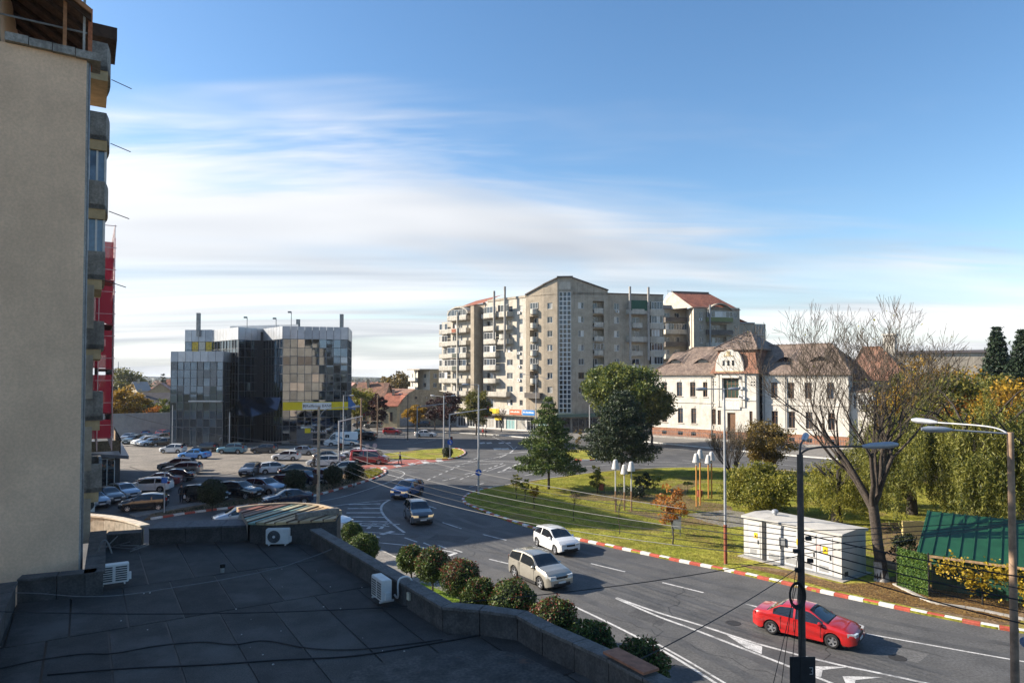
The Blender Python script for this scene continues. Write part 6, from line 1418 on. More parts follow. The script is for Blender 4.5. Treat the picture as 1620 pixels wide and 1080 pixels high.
def broadleaf(label, p, H, rad, m, n=9000, size=0.16, trunk_h=None, tr=0.16, k=60, name='broadleaf_tree', group=None, shell=0.5, spread=None, cat='tree', bark=None, limbs=7):
    r = thing(name, label, cat, (p[0], p[1], 0.05), 0, group); th = trunk_h or H * 0.35; rz = (H - th) / 2; cz = H - rz
    pts, cen = clump_points(n, (p[0], p[1], cz), (rad, rad, rz), k, spread or rad * 0.33, shell)
    pts = pts[pts[:, 2] > 0.25]
    mb = MB(); mb.tube(branch_path((p[0], p[1], 0), (p[0] + rnd.uniform(-.2, .2), p[1], cz), 0, 0.3), [tr * 1.25, tr, tr * 0.85, tr * 0.7, tr * 0.5, tr * 0.3], 8); mb.build('trunk', bark or M_BARK, r, 60)
    for i in range(limbs):
        c = cen[rnd.randrange(len(cen))]; z0 = th * rnd.uniform(0.75, 1.25)
        mb = MB(); mb.tube(branch_path((p[0], p[1], z0), c, 0.06, 0.5), [tr * 0.5, tr * 0.42, tr * 0.33, tr * 0.25, tr * 0.16, tr * 0.06], 5); mb.build('limb', bark or M_BARK, r, 60)
    leaf_obj('crown', pts, size, m, r); return r
def gpt(px, py): q = g(px, py); return (q.x, q.y)
def dpt(px, Y): q = at(px, HORIZON, Y); return (q.x, q.y)
# --- conifers
def conifer(label, p, H, rad, m, whorls=13, per=8, nleaf=70, size=0.10, bare=0.22, droop=-0.06, ragged=0.3, tr=0.17, shape=1.0, group=None, tuft=0.32, name='conifer'):
    r = thing(name, label, 'tree', (p[0], p[1], 0.05), 0, group)
    mb = MB(); mb.tube([(p[0], p[1], 0), (p[0] + 0.05, p[1], H * 0.5), (p[0], p[1], H * 0.98)], [tr, tr * 0.6, 0.02], 8); mb.build('trunk', M_BARKD, r, 60)
    pts = []; bb = MB()
    for w in range(whorls):
        t = (w + 0.5) / whorls; z = H * (bare + (1 - bare) * t); L0 = rad * ((1 - t) ** shape) + 0.18
        for k in range(per):
            if rnd.random() < 0.08: continue
            a = 2 * math.pi * (k + rnd.random() * 0.8 + w * 0.4) / per; L = L0 * rnd.uniform(1 - ragged, 1 + ragged * 0.5); d = Vector((math.cos(a), math.sin(a), 0))
            o = Vector((p[0], p[1], z)); e = o + d * L + UP * (L * droop + rnd.uniform(-.1, .25)); bb.tube([o, o.lerp(e, 0.5) - UP * 0.04 * L, e], [0.04, 0.028, 0.01], 4, False)
            n = max(8, int(nleaf * L / rad)); tt = nrs.uniform(0.18, 1.05, n) ** 0.8; wd = tuft * (0.35 + 0.65 * np.sin(np.clip(tt, 0, 1) * 2.8)) * min(1.0, 0.5 + L / 3)
            side = np.array([-d.y, d.x, 0]); N = np.array(o)[None, :] + (np.array(e) - np.array(o))[None, :] * tt[:, None] + side[None, :] * (nrs.normal(size=n) * wd)[:, None] + np.array([0, 0, 1])[None, :] * (nrs.normal(size=n) * wd * 0.42 + 0.05)[:, None]
            pts.append(N)
    bb.build('branches', M_BARKD, r, 60)['kind'] = 'stuff'
    leaf_obj('crown', np.concatenate(pts), size, m, r, 0.42, 0.3); return r
conifer('bright green conifer with layered branches at the tip of the park', gpt(868, 775), 9.9, 3.7, LF['fir'], 13, 9, 330, 0.13, 0.2, -0.02, 0.34, 0.15, 0.85, tuft=0.42)
conifer('wide dark pine in the park in front of the green tree', gpt(984, 750), 10.2, 5.2, LF['pine'], 12, 10, 430, 0.16, 0.13, 0.14, 0.28, 0.2, 0.62, tuft=0.6)
conifer('tall dark spruce at the right edge behind the golden trees', dpt(1578, 84), 18.3, 4.3, LF['spruce'], 27, 10, 300, 0.2, 0.1, -0.18, 0.32, 0.22, 0.9, tuft=0.5)
conifer('second dark spruce cut by the right edge of the view', dpt(1618, 78), 17.5, 4.0, LF['spruce'], 27, 10, 300, 0.2, 0.1, -0.18, 0.32, 0.22, 0.9, tuft=0.5)
conifer('small dark fir far behind the metal fence', dpt(258, 300), 14.0, 3.2, LF['spruce'], 10, 7, 60, 0.4, 0.1, -0.1, 0.3, 0.2, 0.9, tuft=0.8)
# --- broadleaf trees
broadleaf('large leafy green tree between the apartment block and the villa', dpt(985, 122), 14.6, 7.0, LF['green'], 26000, 0.25, 4.0, 0.28, 95)
broadleaf('leafy tree with turning leaves in front of the villa corner', dpt(1030, 120), 11.0, 4.2, LF['olive'], 9000, 0.22, 3.5, 0.2, 60)
broadleaf('street tree with yellowing leaves in front of the shops', gpt(753, 688), 9.3, 3.3, LF['olive'], 8000, 0.2, 2.4, 0.16, 55)
broadleaf('small golden tree before the blank gable wall', gpt(657, 683), 6.3, 2.5, LF['gold'], 4500, 0.2, 2.0, 0.12, 40)
broadleaf('purple-leaved tree beside the apartment block', gpt(712, 683), 8.8, 2.9, LF['purple'], 5500, 0.2, 2.2, 0.14, 45)
broadleaf('purple-leaved street tree next to the blank gable wall', gpt(688, 681), 7.2, 2.4, LF['purple'], 2200, 0.2, 2.2, 0.12, 34)
broadleaf('dark purple street tree in front of the yellow house', gpt(597, 681), 8.0, 2.3, LF['purple'], 4500, 0.2, 2.2, 0.14, 40)
broadleaf('green tree squeezed behind the glass office and the old house', dpt(566, 160), 9.6, 4.2, LF['lime'], 6000, 0.25, 3, 0.16, 50)
broadleaf('bushy green tree left of the parking lot behind the fence', dpt(228, 158), 6.8, 4.8, LF['olive'], 7000, 0.28, 1.0, 0.16, 50)
broadleaf('golden autumn tree behind the fence next to the scaffolding', dpt(199, 152), 9.6, 4.2, LF['gold'], 6000, 0.28, 3, 0.2, 48)
broadleaf('orange bush at the fence near the glass office', dpt(250, 150), 5.6, 3.0, LF['orange'], 3200, 0.26, 0.6, 0.12, 34)
broadleaf('green bush at the fence corner beside the glass office', dpt(266, 150), 7.6, 2.8, LF['green'], 3000, 0.26, 1, 0.12, 34)
broadleaf('tall yellow-green tree beyond the dark shed roof', dpt(196, 290), 15.5, 8.0, LF['olive'], 5000, 0.5, 4, 0.3, 40)
broadleaf('autumn tree behind the old red roofs', dpt(640, 250), 13.5, 9.0, LF['rust'], 6000, 0.5, 3, 0.3, 45)
broadleaf('rounded brown-green tree on the park edge before the villa', gpt(1213, 750), 6.4, 3.3, LF['rust'], 11000, 0.13, 1.6, 0.16, 70)
broadleaf('golden tree crown behind the weeping willow', dpt(1480, 82), 13.4, 6.2, LF['gold'], 13000, 0.2, 3, 0.25, 75)
broadleaf('yellow-green tree behind the bare tree on the right', dpt(1520, 74), 13.0, 6.0, LF['olive'], 13000, 0.2, 3, 0.25, 75)
broadleaf('bright orange-yellow tree at the right edge', dpt(1612, 62), 11.8, 4.2, LF['gold'], 9000, 0.17, 3, 0.2, 60)
broadleaf('rusty tree in the gap below the spruces', dpt(1560, 70), 10.5, 4.6, LF['orange'], 7000, 0.18, 3, 0.2, 55)
broadleaf('tall leafy tree closing the view beyond the villa', dpt(1440, 105), 12.6, 6.0, LF['olive'], 9000, 0.25, 3, 0.25, 60)
# --- shrubs of the park
broadleaf('large round yellow-green bush behind the grey cabin', gpt(1205, 812), 4.1, 3.2, LF['lime'], 16000, 0.11, 0.35, 0.12, 90, 'bush', None, 0.45, cat='bush')
broadleaf('loose yellow-green bush behind the bare tree trunk', gpt(1328, 800), 4.6, 2.6, LF['lime'], 7000, 0.11, 0.4, 0.1, 70, 'bush', None, 0.4, cat='bush')
for (px, py, h, rd_, mm, lab) in [(1018, 780, 2.2, 0.95, 'dkbox', 'dark upright shrub in the middle of the park'), (1036, 778, 1.9, 0.7, 'green', 'smaller green shrub beside the dark park shrub'), (1000, 790, 1.2, 1.5, 'dkbox', 'low dark spreading shrub between the park lamps'),
                                  (945, 781, 3.0, 0.85, 'lime', 'yellow upright shrub in front of the conical lamps'), (1088, 782, 1.2, 0.5, 'green', 'small green shrub near the right lamp group'),
                                  (817, 790, 2.6, 0.6, 'lime', 'first small staked sapling near the conifer'), (830, 796, 2.3, 0.5, 'lime', 'second small staked sapling near the conifer'), (845, 806, 2.2, 0.5, 'gold', 'small golden staked sapling on the lawn')]:
    broadleaf(lab, gpt(px, py), h, rd_, LF[mm], 1500 if rd_ > 0.7 else 420, 0.09, 0.3 if rd_ > 0.65 else 1.1, 0.035, 30, 'shrub', None, 0.3, cat='shrub', limbs=5)
broadleaf('slender young tree with orange leaves near the kerb', gpt(1064, 863), 4.5, 1.15, LF['orange'], 1000, 0.11, 1.6, 0.05, 26, 'young_tree', None, 0.3, 0.4, limbs=10)
# --- thorny bare shapes
def bare_tree(label, p, H, spread, levels=6, seed=1, tr=0.45, fork=4.4, name='bare_tree', lean=(0, 0), first=5, twig_r=0.008, ang=(0.35, 0.85), leaves=None, whitewash=False, ratio=(0.62, 0.80), kids=(2, 4), rise=0.12, flat=0.6):
    rg = random.Random(seed); r = thing(name, label, 'tree', (p[0], p[1], 0.05)); tips = []
    trunk = MB(); base = Vector((p[0], p[1], 0)); top = base + Vector((lean[0], lean[1], fork))
    path = [base.lerp(top, t / 4) + Vector((rg.uniform(-.06, .06), rg.uniform(-.06, .06), 0)) * (0 < t < 4) for t in range(5)]
    trunk.tube(path, [tr * 1.35, tr * 1.02, tr * 0.95, tr * 0.92, tr * 0.9], 12); tk = trunk.build('trunk', M_BARK, r, 60)
    if whitewash: MB().tube([base, base + UP * 0.35, base + UP * 1.25 + Vector((lean[0], lean[1], 0)) * 0.25], [tr * 1.5, tr * 1.24, tr * 1.1], 14, False).build('whitewash', mat('limewash', (0.38, 0.36, 0.33), 0.95, var=0.3, scale=2, patch=((0.1, 0.08, 0.06), 1.5, 0.55, 0.7, 0.7)), r, 60)
    limbs = [MB() for _ in range(first)]; twigs = MB()
    def grow(pos, d, L, rad, lev, mbk):
        n = 4 if lev < 3 else 3; pts = [pos]; dd = d.copy(); radii = [rad]
        for i in range(n):
            dd = (dd + Vector((rg.gauss(0, 1), rg.gauss(0, 1), rg.gauss(0, 0.8))) * 0.10 + UP * rise * 0.5).normalized(); pts.append(pts[-1] + dd * L / n); radii.append(max(twig_r, rad * (1 - 0.42 * (i + 1) / n)))
        (mbk if lev < 4 else twigs).tube(pts, radii, 7 if lev < 2 else (5 if lev < 4 else 3), False)
        if lev >= levels: tips.append(pts[-1]); return
        nk = rg.randint(*kids)
        for k in range(nk + (1 if lev < 3 else 0)):
            i = n if k < 2 else rg.randint(1, n); o = pts[i]; ax = dd.cross(Vector((rg.gauss(0, 1), rg.gauss(0, 1), rg.gauss(0, 1)))).normalized(); an = rg.uniform(*ang) * (0.75 if k == 0 else 1.0)
            nd = (Matrix.Rotation(an, 3, ax) @ dd); nd.z = nd.z * (1 - 0.15) + rise
            grow(o, nd.normalized(), L * rg.uniform(*ratio), radii[min(i, n)] * rg.uniform(0.62, 0.85), lev + 1, mbk)
    for k in range(first):
        a = 2 * math.pi * (k + rg.uniform(-.25, .25)) / first; t = rg.uniform(flat * 0.7, flat * 1.25)
        d = Vector((math.cos(a) * math.sin(t), math.sin(a) * math.sin(t), math.cos(t))); grow(path[-1] - UP * rg.uniform(0, 0.9), d, spread * rg.uniform(0.45, 0.6), tr * rg.uniform(0.48, 0.66), 1, limbs[k])
    for m in limbs: m.build('limb', M_BARK, r, 60)
    t = twigs.build('twigs', mat('twig_bark', (0.066, 0.052, 0.038), 0.9, var=0.2), r); t['kind'] = 'stuff'
    if leaves: C = np.array([tuple(q) for q in tips if rg.random() < leaves[1]]); leaf_obj('last_leaves', C + nrs.normal(size=C.shape) * 0.12, leaves[2], LF[leaves[0]], r)
    return r
q = g(1395, 921); bare_tree('big bare tree with whitewashed trunk base beside the grey cabin', (q.x, q.y), 16, 6.5, 7, 23, 0.31, 4.5, first=6, lean=(-0.35, 0.2), twig_r=0.0095, whitewash=True, leaves=('lime', 0.02, 0.09), rise=0.20, flat=0.56, kids=(2, 3), ratio=(0.66, 0.82))
q = g(1160, 757); bare_tree('bare many-stemmed shrub tree in front of the villa door', (q.x, q.y), 7, 4.0, 5, 4, 0.16, 0.7, first=8, twig_r=0.012, leaves=('rust', 0.25, 0.08), flat=0.55, rise=0.2, ang=(0.2, 0.55))
q = g(908, 826); bare_tree('thin leafless sapling on the lawn near the lamps', (q.x, q.y), 3, 1.1, 3, 9, 0.025, 2.0, first=4, twig_r=0.008, flat=0.4, name='bare_sapling')
q = g(980, 847); bare_tree('taller leafless sapling on the lawn below the lamps', (q.x, q.y), 3, 1.3, 3, 12, 0.028, 2.4, first=4, twig_r=0.008, flat=0.45, name='bare_sapling')
q = g(793, 683); bare_tree('small bare street tree before the shop signs', (q.x, q.y), 6, 2.6, 4, 5, 0.10, 2.2, first=5, twig_r=0.02, flat=0.5)
q = g(915, 717); broadleaf('thin young tree on the small median', (q.x, q.y), 4.2, 0.8, LF['rust'], 260, 0.12, 1.2, 0.05, 20, 'young_tree', None, 0.3, limbs=4)
# --- weeping willows
def willow(label, p, H, rad, n_str=900, leaf=0.10, seed=3, m='willow', low=0.8):
    r = thing('weeping_willow', label, 'tree', (p[0], p[1], 0.05)); rg = random.Random(seed); C = []
    mb = MB(); mb.tube(branch_path((p[0], p[1], 0), (p[0], p[1], H * 0.55), 0, 0.4), [0.5, 0.42, 0.38, 0.33, 0.28, 0.2], 9); mb.build('trunk', M_BARKD, r, 60)
    for k in range(11):
        a = 2 * math.pi * k / 11 + rg.uniform(-.2, .2); e = Vector((p[0] + rad * 0.7 * math.cos(a), p[1] + rad * 0.7 * math.sin(a), H * rg.uniform(0.72, 0.92)))
        mb = MB(); mb.tube(branch_path((p[0], p[1], H * 0.45), e, 0.12, 0.4), [0.2, 0.15, 0.11, 0.08, 0.05, 0.02], 5); mb.build('limb', M_BARKD, r, 60)
    cl = [(rg.uniform(0, 2 * math.pi), rad * math.sqrt(rg.uniform(0.06, 1)), rg.uniform(0.72, 1.03), rg.uniform(0.3, 1.0)) for _ in range(max(24, n_str // 10))]
    for k in range(n_str):
        a, rr, hq, lq = cl[k % len(cl)]; a += rg.gauss(0, 0.22) / max(1.0, rr); rr = min(rad * 1.06, abs(rr + rg.gauss(0, 0.24))); q = 1 - (rr / rad) ** 2 * 0.42
        bump = 0.86 + 0.16 * math.sin(a * 5 + 1.3) * math.sin(rr * 1.9)
        z1 = H * q * bump * hq * rg.uniform(0.93, 1.03); ln = lq * rg.uniform(0.6, 1.0) * z1 * (0.45 + 0.55 * rr / rad); z0 = max(low, z1 - ln); n = int(10 + (z1 - z0) * 9)
        t = np.linspace(0, 1, n); x = p[0] + math.cos(a) * (rr + 0.35 * t * (1 - t) * 3); y = p[1] + math.sin(a) * (rr + 0.35 * t * (1 - t) * 3)
        C.append(np.stack([x + nrs.normal(0, 0.07, n) + 0.15 * np.sin(t * 5 + k), y + nrs.normal(0, 0.07, n), z1 + (z0 - z1) * t], 1))
    leaf_obj('crown', np.concatenate(C), leaf, LF[m], r, 0.24, 0.0, 0.55); return r
willow('huge weeping willow behind the green roofed hut', dpt(1545, 52), 12.6, 7.8, 1500, 0.15, 3)
willow('weeping willow cut by the right edge of the view', dpt(1650, 47), 11.0, 6.0, 800, 0.15, 8)
willow('weeping willow behind the bare tree and cabin', dpt(1440, 60), 11.6, 5.6, 1050, 0.15, 5)
willow('small drooping willow left of the bare tree trunk', dpt(1322, 56), 5.6, 2.6, 420, 0.12, 6, 'lime')
# --- clipped photinia balls beside the commercial building
def ball(label, c, rad, red=0.25, n=5200, m='box', stem=True, group='clipped ball shrubs', sz=0.062):
    r = thing('ball_shrub', label, 'shrub', (c[0], c[1], 0.1), 0, group)
    D = nrs.normal(size=(n, 3)); D /= np.linalg.norm(D, axis=1)[:, None]
    lump = 1 + 0.09 * np.sin(D[:, 0] * 7 + c[0]) * np.sin(D[:, 1] * 6) + 0.05 * np.sin(D[:, 2] * 9 + c[1])
    rr = rad * lump * (1 - 0.22 * nrs.uniform(0, 1, n) ** 2.2) * np.where(nrs.uniform(0, 1, n) < 0.09, 1.11, 1.0)
    P = D * rr[:, None] * np.array([1, 1, 0.92]) + np.array(c)
    isred = (nrs.uniform(0, 1, n) < 0.45 * red * np.clip(0.25 + D[:, 2] * 0.9 + 0.5 * np.sin(D[:, 0] * 4 + c[1]), 0, 1))
    leaf_obj('crown', P[~isred], sz, LF[m], r, 0.5)
    if isred.sum() > 20: leaf_obj('red_shoots', P[isred] + D[isred] * 0.03, sz * 0.95, LF['red'], r, 0.5)['kind'] = 'stuff'
    # dark inner mass of twigs
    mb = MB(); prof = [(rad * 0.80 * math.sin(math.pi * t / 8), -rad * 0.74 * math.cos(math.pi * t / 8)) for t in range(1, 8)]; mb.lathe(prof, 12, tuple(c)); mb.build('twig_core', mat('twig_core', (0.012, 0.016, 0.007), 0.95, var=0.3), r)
    if stem: MB().tube([(c[0], c[1], 0), (c[0] + 0.03, c[1], c[2] * 0.5), (c[0], c[1], c[2] - rad * 0.5)], [0.06, 0.05, 0.05], 7).build('stem', M_BARK, r, 60)
for px, py, rp, red, lab in [(556, 842, 16, 0.05, 'dark clipped ball half hidden by the entrance pillar'), (575, 866, 24, 0.04, 'green clipped ball nearest the striped curved roof'), (650, 884, 22, 0.10, 'small clipped ball on a thin stem, third in the row'),
                             (684, 894, 28, 0.45, 'clipped ball with reddish top, fourth in the row'), (728, 913, 31, 0.85, 'reddest clipped ball in the middle of the row'), (758, 940, 26, 0.3, 'low clipped ball just right of the reddest one'),
                             (811, 951, 36, 0.4, 'broad clipped ball at the parapet bend'), (876, 980, 37, 0.7, 'pink-tinged clipped ball behind the curved parapet'), (934, 1019, 38, 0.08, 'dark green clipped ball, second from the bottom edge'), (1013, 1053, 43, 0.3, 'shaded clipped ball at the bottom edge by the terracotta coping')]:
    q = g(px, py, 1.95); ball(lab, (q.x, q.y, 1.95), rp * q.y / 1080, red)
for px, py, rp, lab in [(336, 778, 21, 'dark clipped ball on the strip left of the dark blue saloon'), (467, 759, 17, 'dark clipped ball left of the utility pole on the strip'), (527, 750, 15, 'dark clipped ball right of the utility pole on the strip'), (560, 746, 15, 'dark clipped ball near the end of the planted strip'), (711 + 145, 1200, 0, '')]:
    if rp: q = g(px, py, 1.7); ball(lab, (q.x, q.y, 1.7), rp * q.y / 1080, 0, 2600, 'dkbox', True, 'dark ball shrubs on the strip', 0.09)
q = g(708, 714, 1.0); ball('small dark ball shrub on the traffic island', (q.x, q.y, 0.9), 0.8, 0, 900, 'dkbox', False, None, 0.1)
# low planting on the strip
scatter_quads(9000, [(240, 816), (330, 801), (430, 785), (520, 764), (560, 752), (600, 745), (604, 751), (555, 766), (480, 786), (400, 797), (300, 811)], 0.1, 0.16, LF['dkbox'], 'ground_cover', 'low dark ground cover on the planted strip', blade=True)
scatter_quads(2500, [(575, 749), (598, 744), (604, 750), (585, 758)], 0.1, 0.3, LF['lime'], 'ground_cover', 'yellowish low plants at the end of the strip', blade=True)
# ================================================================== VEHICLES
def interp(K, x):
    if x <= K[0][0]: return K[0][1]
    for (a, va), (b, vb) in zip(K, K[1:]):
        if x <= b:
            t = (x - a) / (b - a + 1e-9); t = t * t * (3 - 2 * t) * 0.5 + t * 0.5; return va + (vb - va) * t
    return K[-1][1]
# top: height of the outline along the car (front at +x), belt: height of the window sill, cab: glass limits on x (rear glass foot, rear roof, front roof, windscreen foot)
TYPES = {
 'sedan': dict(L=4.55, W=1.77, H=1.46, wb=2.64, r=0.32, top=[(-2.28, 0.86), (-2.2, 1.0), (-1.62, 1.06), (-0.95, 1.40), (-0.3, 1.46), (0.25, 1.42), (1.12, 1.0), (1.75, 0.90), (2.15, 0.76), (2.28, 0.58)], cab=(-1.62, -0.92, 0.28, 1.12), belt=[(-2.3, 0.95), (-1.5, 0.99), (1.1, 0.92), (2.3, 0.72)]),
 'hatch': dict(L=3.95, W=1.72, H=1.49, wb=2.48, r=0.31, top=[(-1.97, 0.9), (-1.93, 1.05), (-1.62, 1.40), (-0.6, 1.49), (0.1, 1.46), (1.02, 1.03), (1.5, 0.93), (1.85, 0.78), (1.98, 0.55)], cab=(-1.92, -1.58, 0.18, 1.02), belt=[(-2, 1.02), (1.0, 0.93), (2, 0.72)]),
 'wagon': dict(L=4.5, W=1.76, H=1.49, wb=2.65, r=0.32, top=[(-2.24, 0.9), (-2.2, 1.08), (-1.92, 1.41), (-0.8, 1.49), (0.25, 1.45), (1.12, 1.02), (1.75, 0.91), (2.12, 0.76), (2.25, 0.56)], cab=(-2.18, -1.86, 0.28, 1.12), belt=[(-2.3, 1.0), (1.1, 0.93), (2.3, 0.72)]),
 'suv': dict(L=4.42, W=1.83, H=1.68, wb=2.64, r=0.36, top=[(-2.2, 1.0), (-2.15, 1.2), (-1.78, 1.58), (-0.7, 1.68), (0.15, 1.63), (1.0, 1.16), (1.65, 1.05), (2.05, 0.9), (2.21, 0.62)], cab=(-2.12, -1.7, 0.2, 1.02), belt=[(-2.2, 1.18), (-1.4, 1.14), (1.0, 1.05), (2.2, 0.82)]),
 'van': dict(L=5.3, W=1.95, H=1.95, wb=3.1, r=0.34, top=[(-2.65, 1.0), (-2.62, 1.7), (-2.45, 1.9), (-1.0, 1.95), (1.05, 1.92), (1.85, 1.22), (2.35, 1.06), (2.58, 0.85), (2.65, 0.6)], cab=(-2.6, -2.4, 1.05, 1.88), belt=[(-2.7, 1.15), (1.8, 1.08), (2.65, 0.85)]),
 'cargo': dict(L=5.9, W=2.05, H=2.5, wb=3.6, r=0.35, top=[(-2.95, 1.0), (-2.92, 2.3), (-2.8, 2.46), (-1.0, 2.5), (0.9, 2.46), (1.5, 2.2), (2.2, 1.32), (2.6, 1.15), (2.88, 0.9), (2.95, 0.6)], cab=(-2.9, -2.75, 1.35, 2.2), belt=[(-3, 1.35), (2.1, 1.2), (2.95, 0.85)]),
}
CAR_MESH = {}
M_TYRE = mat('tyre', (0.018, 0.018, 0.019), 0.85, var=0.2, space='object'); M_RIM = mat('alloy', (0.45, 0.46, 0.48), 0.35, metal=0.8, var=0.1, space='object')
M_CGL = mat('car_glass', (0.012, 0.015, 0.018), 0.03, spec=0.9, var=0.1, space='object'); M_TRIM = mat('black_trim', (0.018, 0.018, 0.019), 0.6, var=0.1, space='object')
M_HL = mat('headlamp', (0.55, 0.56, 0.55), 0.1, spec=0.9, var=0.15, scale=9, space='object', coat=1.0); M_TL = mat('tail_lamp', (0.35, 0.012, 0.012), 0.15, spec=0.8, coat=1.0, var=0.1, space='object'); M_PLATE = mat('number_plate', (0.62, 0.62, 0.6), 0.5, var=0.05)
M_HLON = mat('headlamp_lit', (0.8, 0.6, 0.35), 0.2, emit=(1.0, 0.72, 0.35), emit_s=0.2)
def car_mesh(tp):
    if tp in CAR_MESH: return CAR_MESH[tp]
    T = TYPES[tp]; L, W, H, wb, wr = T['L'], T['W'], T['H'], T['wb'], T['r']; hw = W / 2; ax = (-wb / 2 - 0.05, wb / 2 - 0.05 + 0.02); c0, c1, c2, c3 = T['cab']; AR = wr + 0.06
    xs = set(np.linspace(-L / 2, L / 2, 43).round(4))
    for a in ax: xs |= {round(a + AR * math.cos(t * math.pi / 10), 4) for t in range(11)}
    xs |= {c0, c1, c2, c3, round((c1 + c2) / 2 - 0.07, 4), round((c1 + c2) / 2 + 0.02, 4), round(c2 + 0.06, 4), round(c1 - 0.06, 4)}
    xs = sorted(xs); xs = [x for i, x in enumerate(xs) if i == 0 or x - xs[i - 1] > 0.012]
    rows = []
    for x in xs:
        zt = interp(T['top'], x); zb = min(interp(T['belt'], x), zt - 0.02); e = abs(x) / (L / 2)
        end = max(0.0, (e - 0.80) / 0.20); wbody = hw * (1 - 0.16 * end ** 2.2)
        sill = 0.24 + 0.10 * max(0, (e - 0.86) / 0.14); low = sill
        for a in ax:
            dx = x - a
            if abs(dx) <= AR + 1e-3: low = max(low, wr + math.sqrt(max(0, AR * AR - dx * dx)) - 0.01)
        cab = max(0.0, (zt - zb) / (H - zb)); inset = 0.20 * min(1, cab) + 0.03
        wt = wbody - inset - 0.02; mid = (0.55 + zb) / 2 + 0.05
        mid = max(mid, low + 0.03); zb2 = max(zb, mid + 0.03)
        crown = 0.035 + 0.02 * min(1, cab)
        zt = max(zt, zb2 + 0.015)
        rows.append([(wbody * 0.97, low), (wbody * 1.0, max(low + 0.015, min(0.55, mid - 0.01))), (wbody * 0.995, mid), (wbody * 0.965, zb2), (wbody * 0.965 - inset * 0.50 - 0.005, zb2 + (zt - zb2) * 0.55), (wbody * 0.965 - inset * 0.80 - 0.008, zb2 + (zt - zb2) * 0.87), (wt, zt - 0.012), (wt * 0.91, zt + crown * 0.2 - 0.006), (wt * 0.6, zt + crown * 0.55 - 0.004), (0.0, zt + crown * 0.75)])
    n = len(rows[0]); body, gw, gr, gs = MB(), MB(), MB(), MB(); xm = (c1 + c2) / 2
    V = [[(x, y, z) for y, z in r] for x, r in zip(xs, rows)]
    for side in (1, -1):
        for i in range(len(xs) - 1):
            xc = (xs[i] + xs[i + 1]) / 2
            for j in range(n - 1):
                q = [V[i][j], V[i + 1][j], V[i + 1][j + 1], V[i][j + 1]]; q = [(x, y * side, z) for x, y, z in q]
                if side < 0: q = q[::-1]
                tgt = body
                if j in (7, 8) and c2 < xc < c3: tgt = gw
                elif j in (7, 8) and c0 < xc < c1: tgt = gr if tp != 'cargo' else body
                elif j in (3, 4) and (c0 + 0.16 if tp != 'sedan' else c0 + 0.3) < xc < c3 - 0.22:
                    pil = xm - 0.07 < xc < xm + 0.02
                    rear_pil = c1 - 0.02 < xc < c1 + 0.12 if tp in ('van',) else False
                    if tp == 'cargo' and xc < 1.0: tgt = body
                    elif not pil and not rear_pil and xc > c0 + 0.15: tgt = gs
                if tgt is gw and j == 5 and False: pass
                tgt.add(q, [(3, 2, 1, 0)])
    # ends and underside
    for i in (0, len(xs) - 1):
        ring = V[i] + [(x, -y, z) for x, y, z in V[i][::-1][1:]]; body.add(ring, [tuple(range(len(ring)))])
    res = {}
    def fin(mb, name, ang):
        me = mb.mesh(name); bm = bmesh.new(); bm.from_mesh(me); bmesh.ops.remove_doubles(bm, verts=bm.verts, dist=0.0008); bmesh.ops.recalc_face_normals(bm, faces=bm.faces)
        up = sum((f.normal.z * f.calc_area() for f in bm.faces if f.calc_center_median().z > H * 0.8), 0)
        bm.to_mesh(me); bm.free(); shade(me, ang); return me
    def split(mb, keyf):
        out = {}
        for f in mb.f:
            c = [sum(mb.v[k][a] for k in f) / len(f) for a in range(3)]; out.setdefault(keyf(c), []).append(f)
        r = []
        for k in sorted(out):
            m2 = MB(); 
            for f in out[k]: m2.add([mb.v[i] for i in f], [tuple(range(len(f)))])
            r.append(m2)
        return r
    res['body'] = [fin(body, 'body', 38)]
    res['windscreen'] = [fin(gw, 'windscreen', 60)]
    res['rear_window'] = [fin(gr, 'rear_window', 60)] if gr.f else []
    res['side_window'] = [fin(m, 'side_window', 60) for m in split(gs, lambda c: (c[1] > 0, c[0] > xm))] if gs.f else []
    und = MB(); und.obox(Vector((-L / 2 + 0.25, -hw + 0.1, 0.17)), Vector((L - 0.5, 0, 0)), Vector((0, W - 0.2, 0)), Vector((0, 0, 0.42))); res['underbody'] = [und.mesh('underbody')]
    zf = interp(T['top'], L / 2 - 0.25); big = 0.08 if tp in ('suv', 'van', 'cargo') else 0.0
    # details that sit on the body: found by height and width
    def hw_at(x):
        e = abs(x) / (L / 2); return hw * (1 - 0.16 * max(0.0, (e - 0.80) / 0.20) ** 2.2)
    def lamp(name, x0, z0, z1, w0, w1, depth, s_):
        mb = MB(); xe = L / 2 * (1 if x0 > 0 else -1); sg = 1 if x0 > 0 else -1
        a = [(xe + sg * 0.012, w0 * s_, z0), (xe + sg * 0.012, w0 * s_, z1 - 0.02), (xe - sg * depth, (hw_at(xe - sg * depth) + 0.010) * s_, z1), (xe - sg * depth, (hw_at(xe - sg * depth) + 0.010) * s_, z0 + 0.02), (xe - sg * 0.02, (hw_at(xe) + 0.004) * s_, z0), (xe - sg * 0.02, (hw_at(xe) + 0.004) * s_, z1 - 0.01)]
        mb.add(a, [(0, 1, 5, 4), (4, 5, 2, 3)]); inner = [(x - sg * 0.1, y * 0.93, z) for x, y, z in a]
        mb.add(a + inner, [(1, 7, 11, 5), (5, 11, 8, 2)]); me = mb.mesh(name); bm = bmesh.new(); bm.from_mesh(me); bmesh.ops.recalc_face_normals(bm, faces=bm.faces); bm.to_mesh(me); bm.free(); return me
    zl = 0.62 + big
    res['headlight'] = [lamp('headlight', 1, zl, zl + 0.17, hw * 0.45, hw, 0.34, s_) for s_ in (1, -1)]
    zt_ = (0.78 if tp in ('sedan',) else 0.84) + big
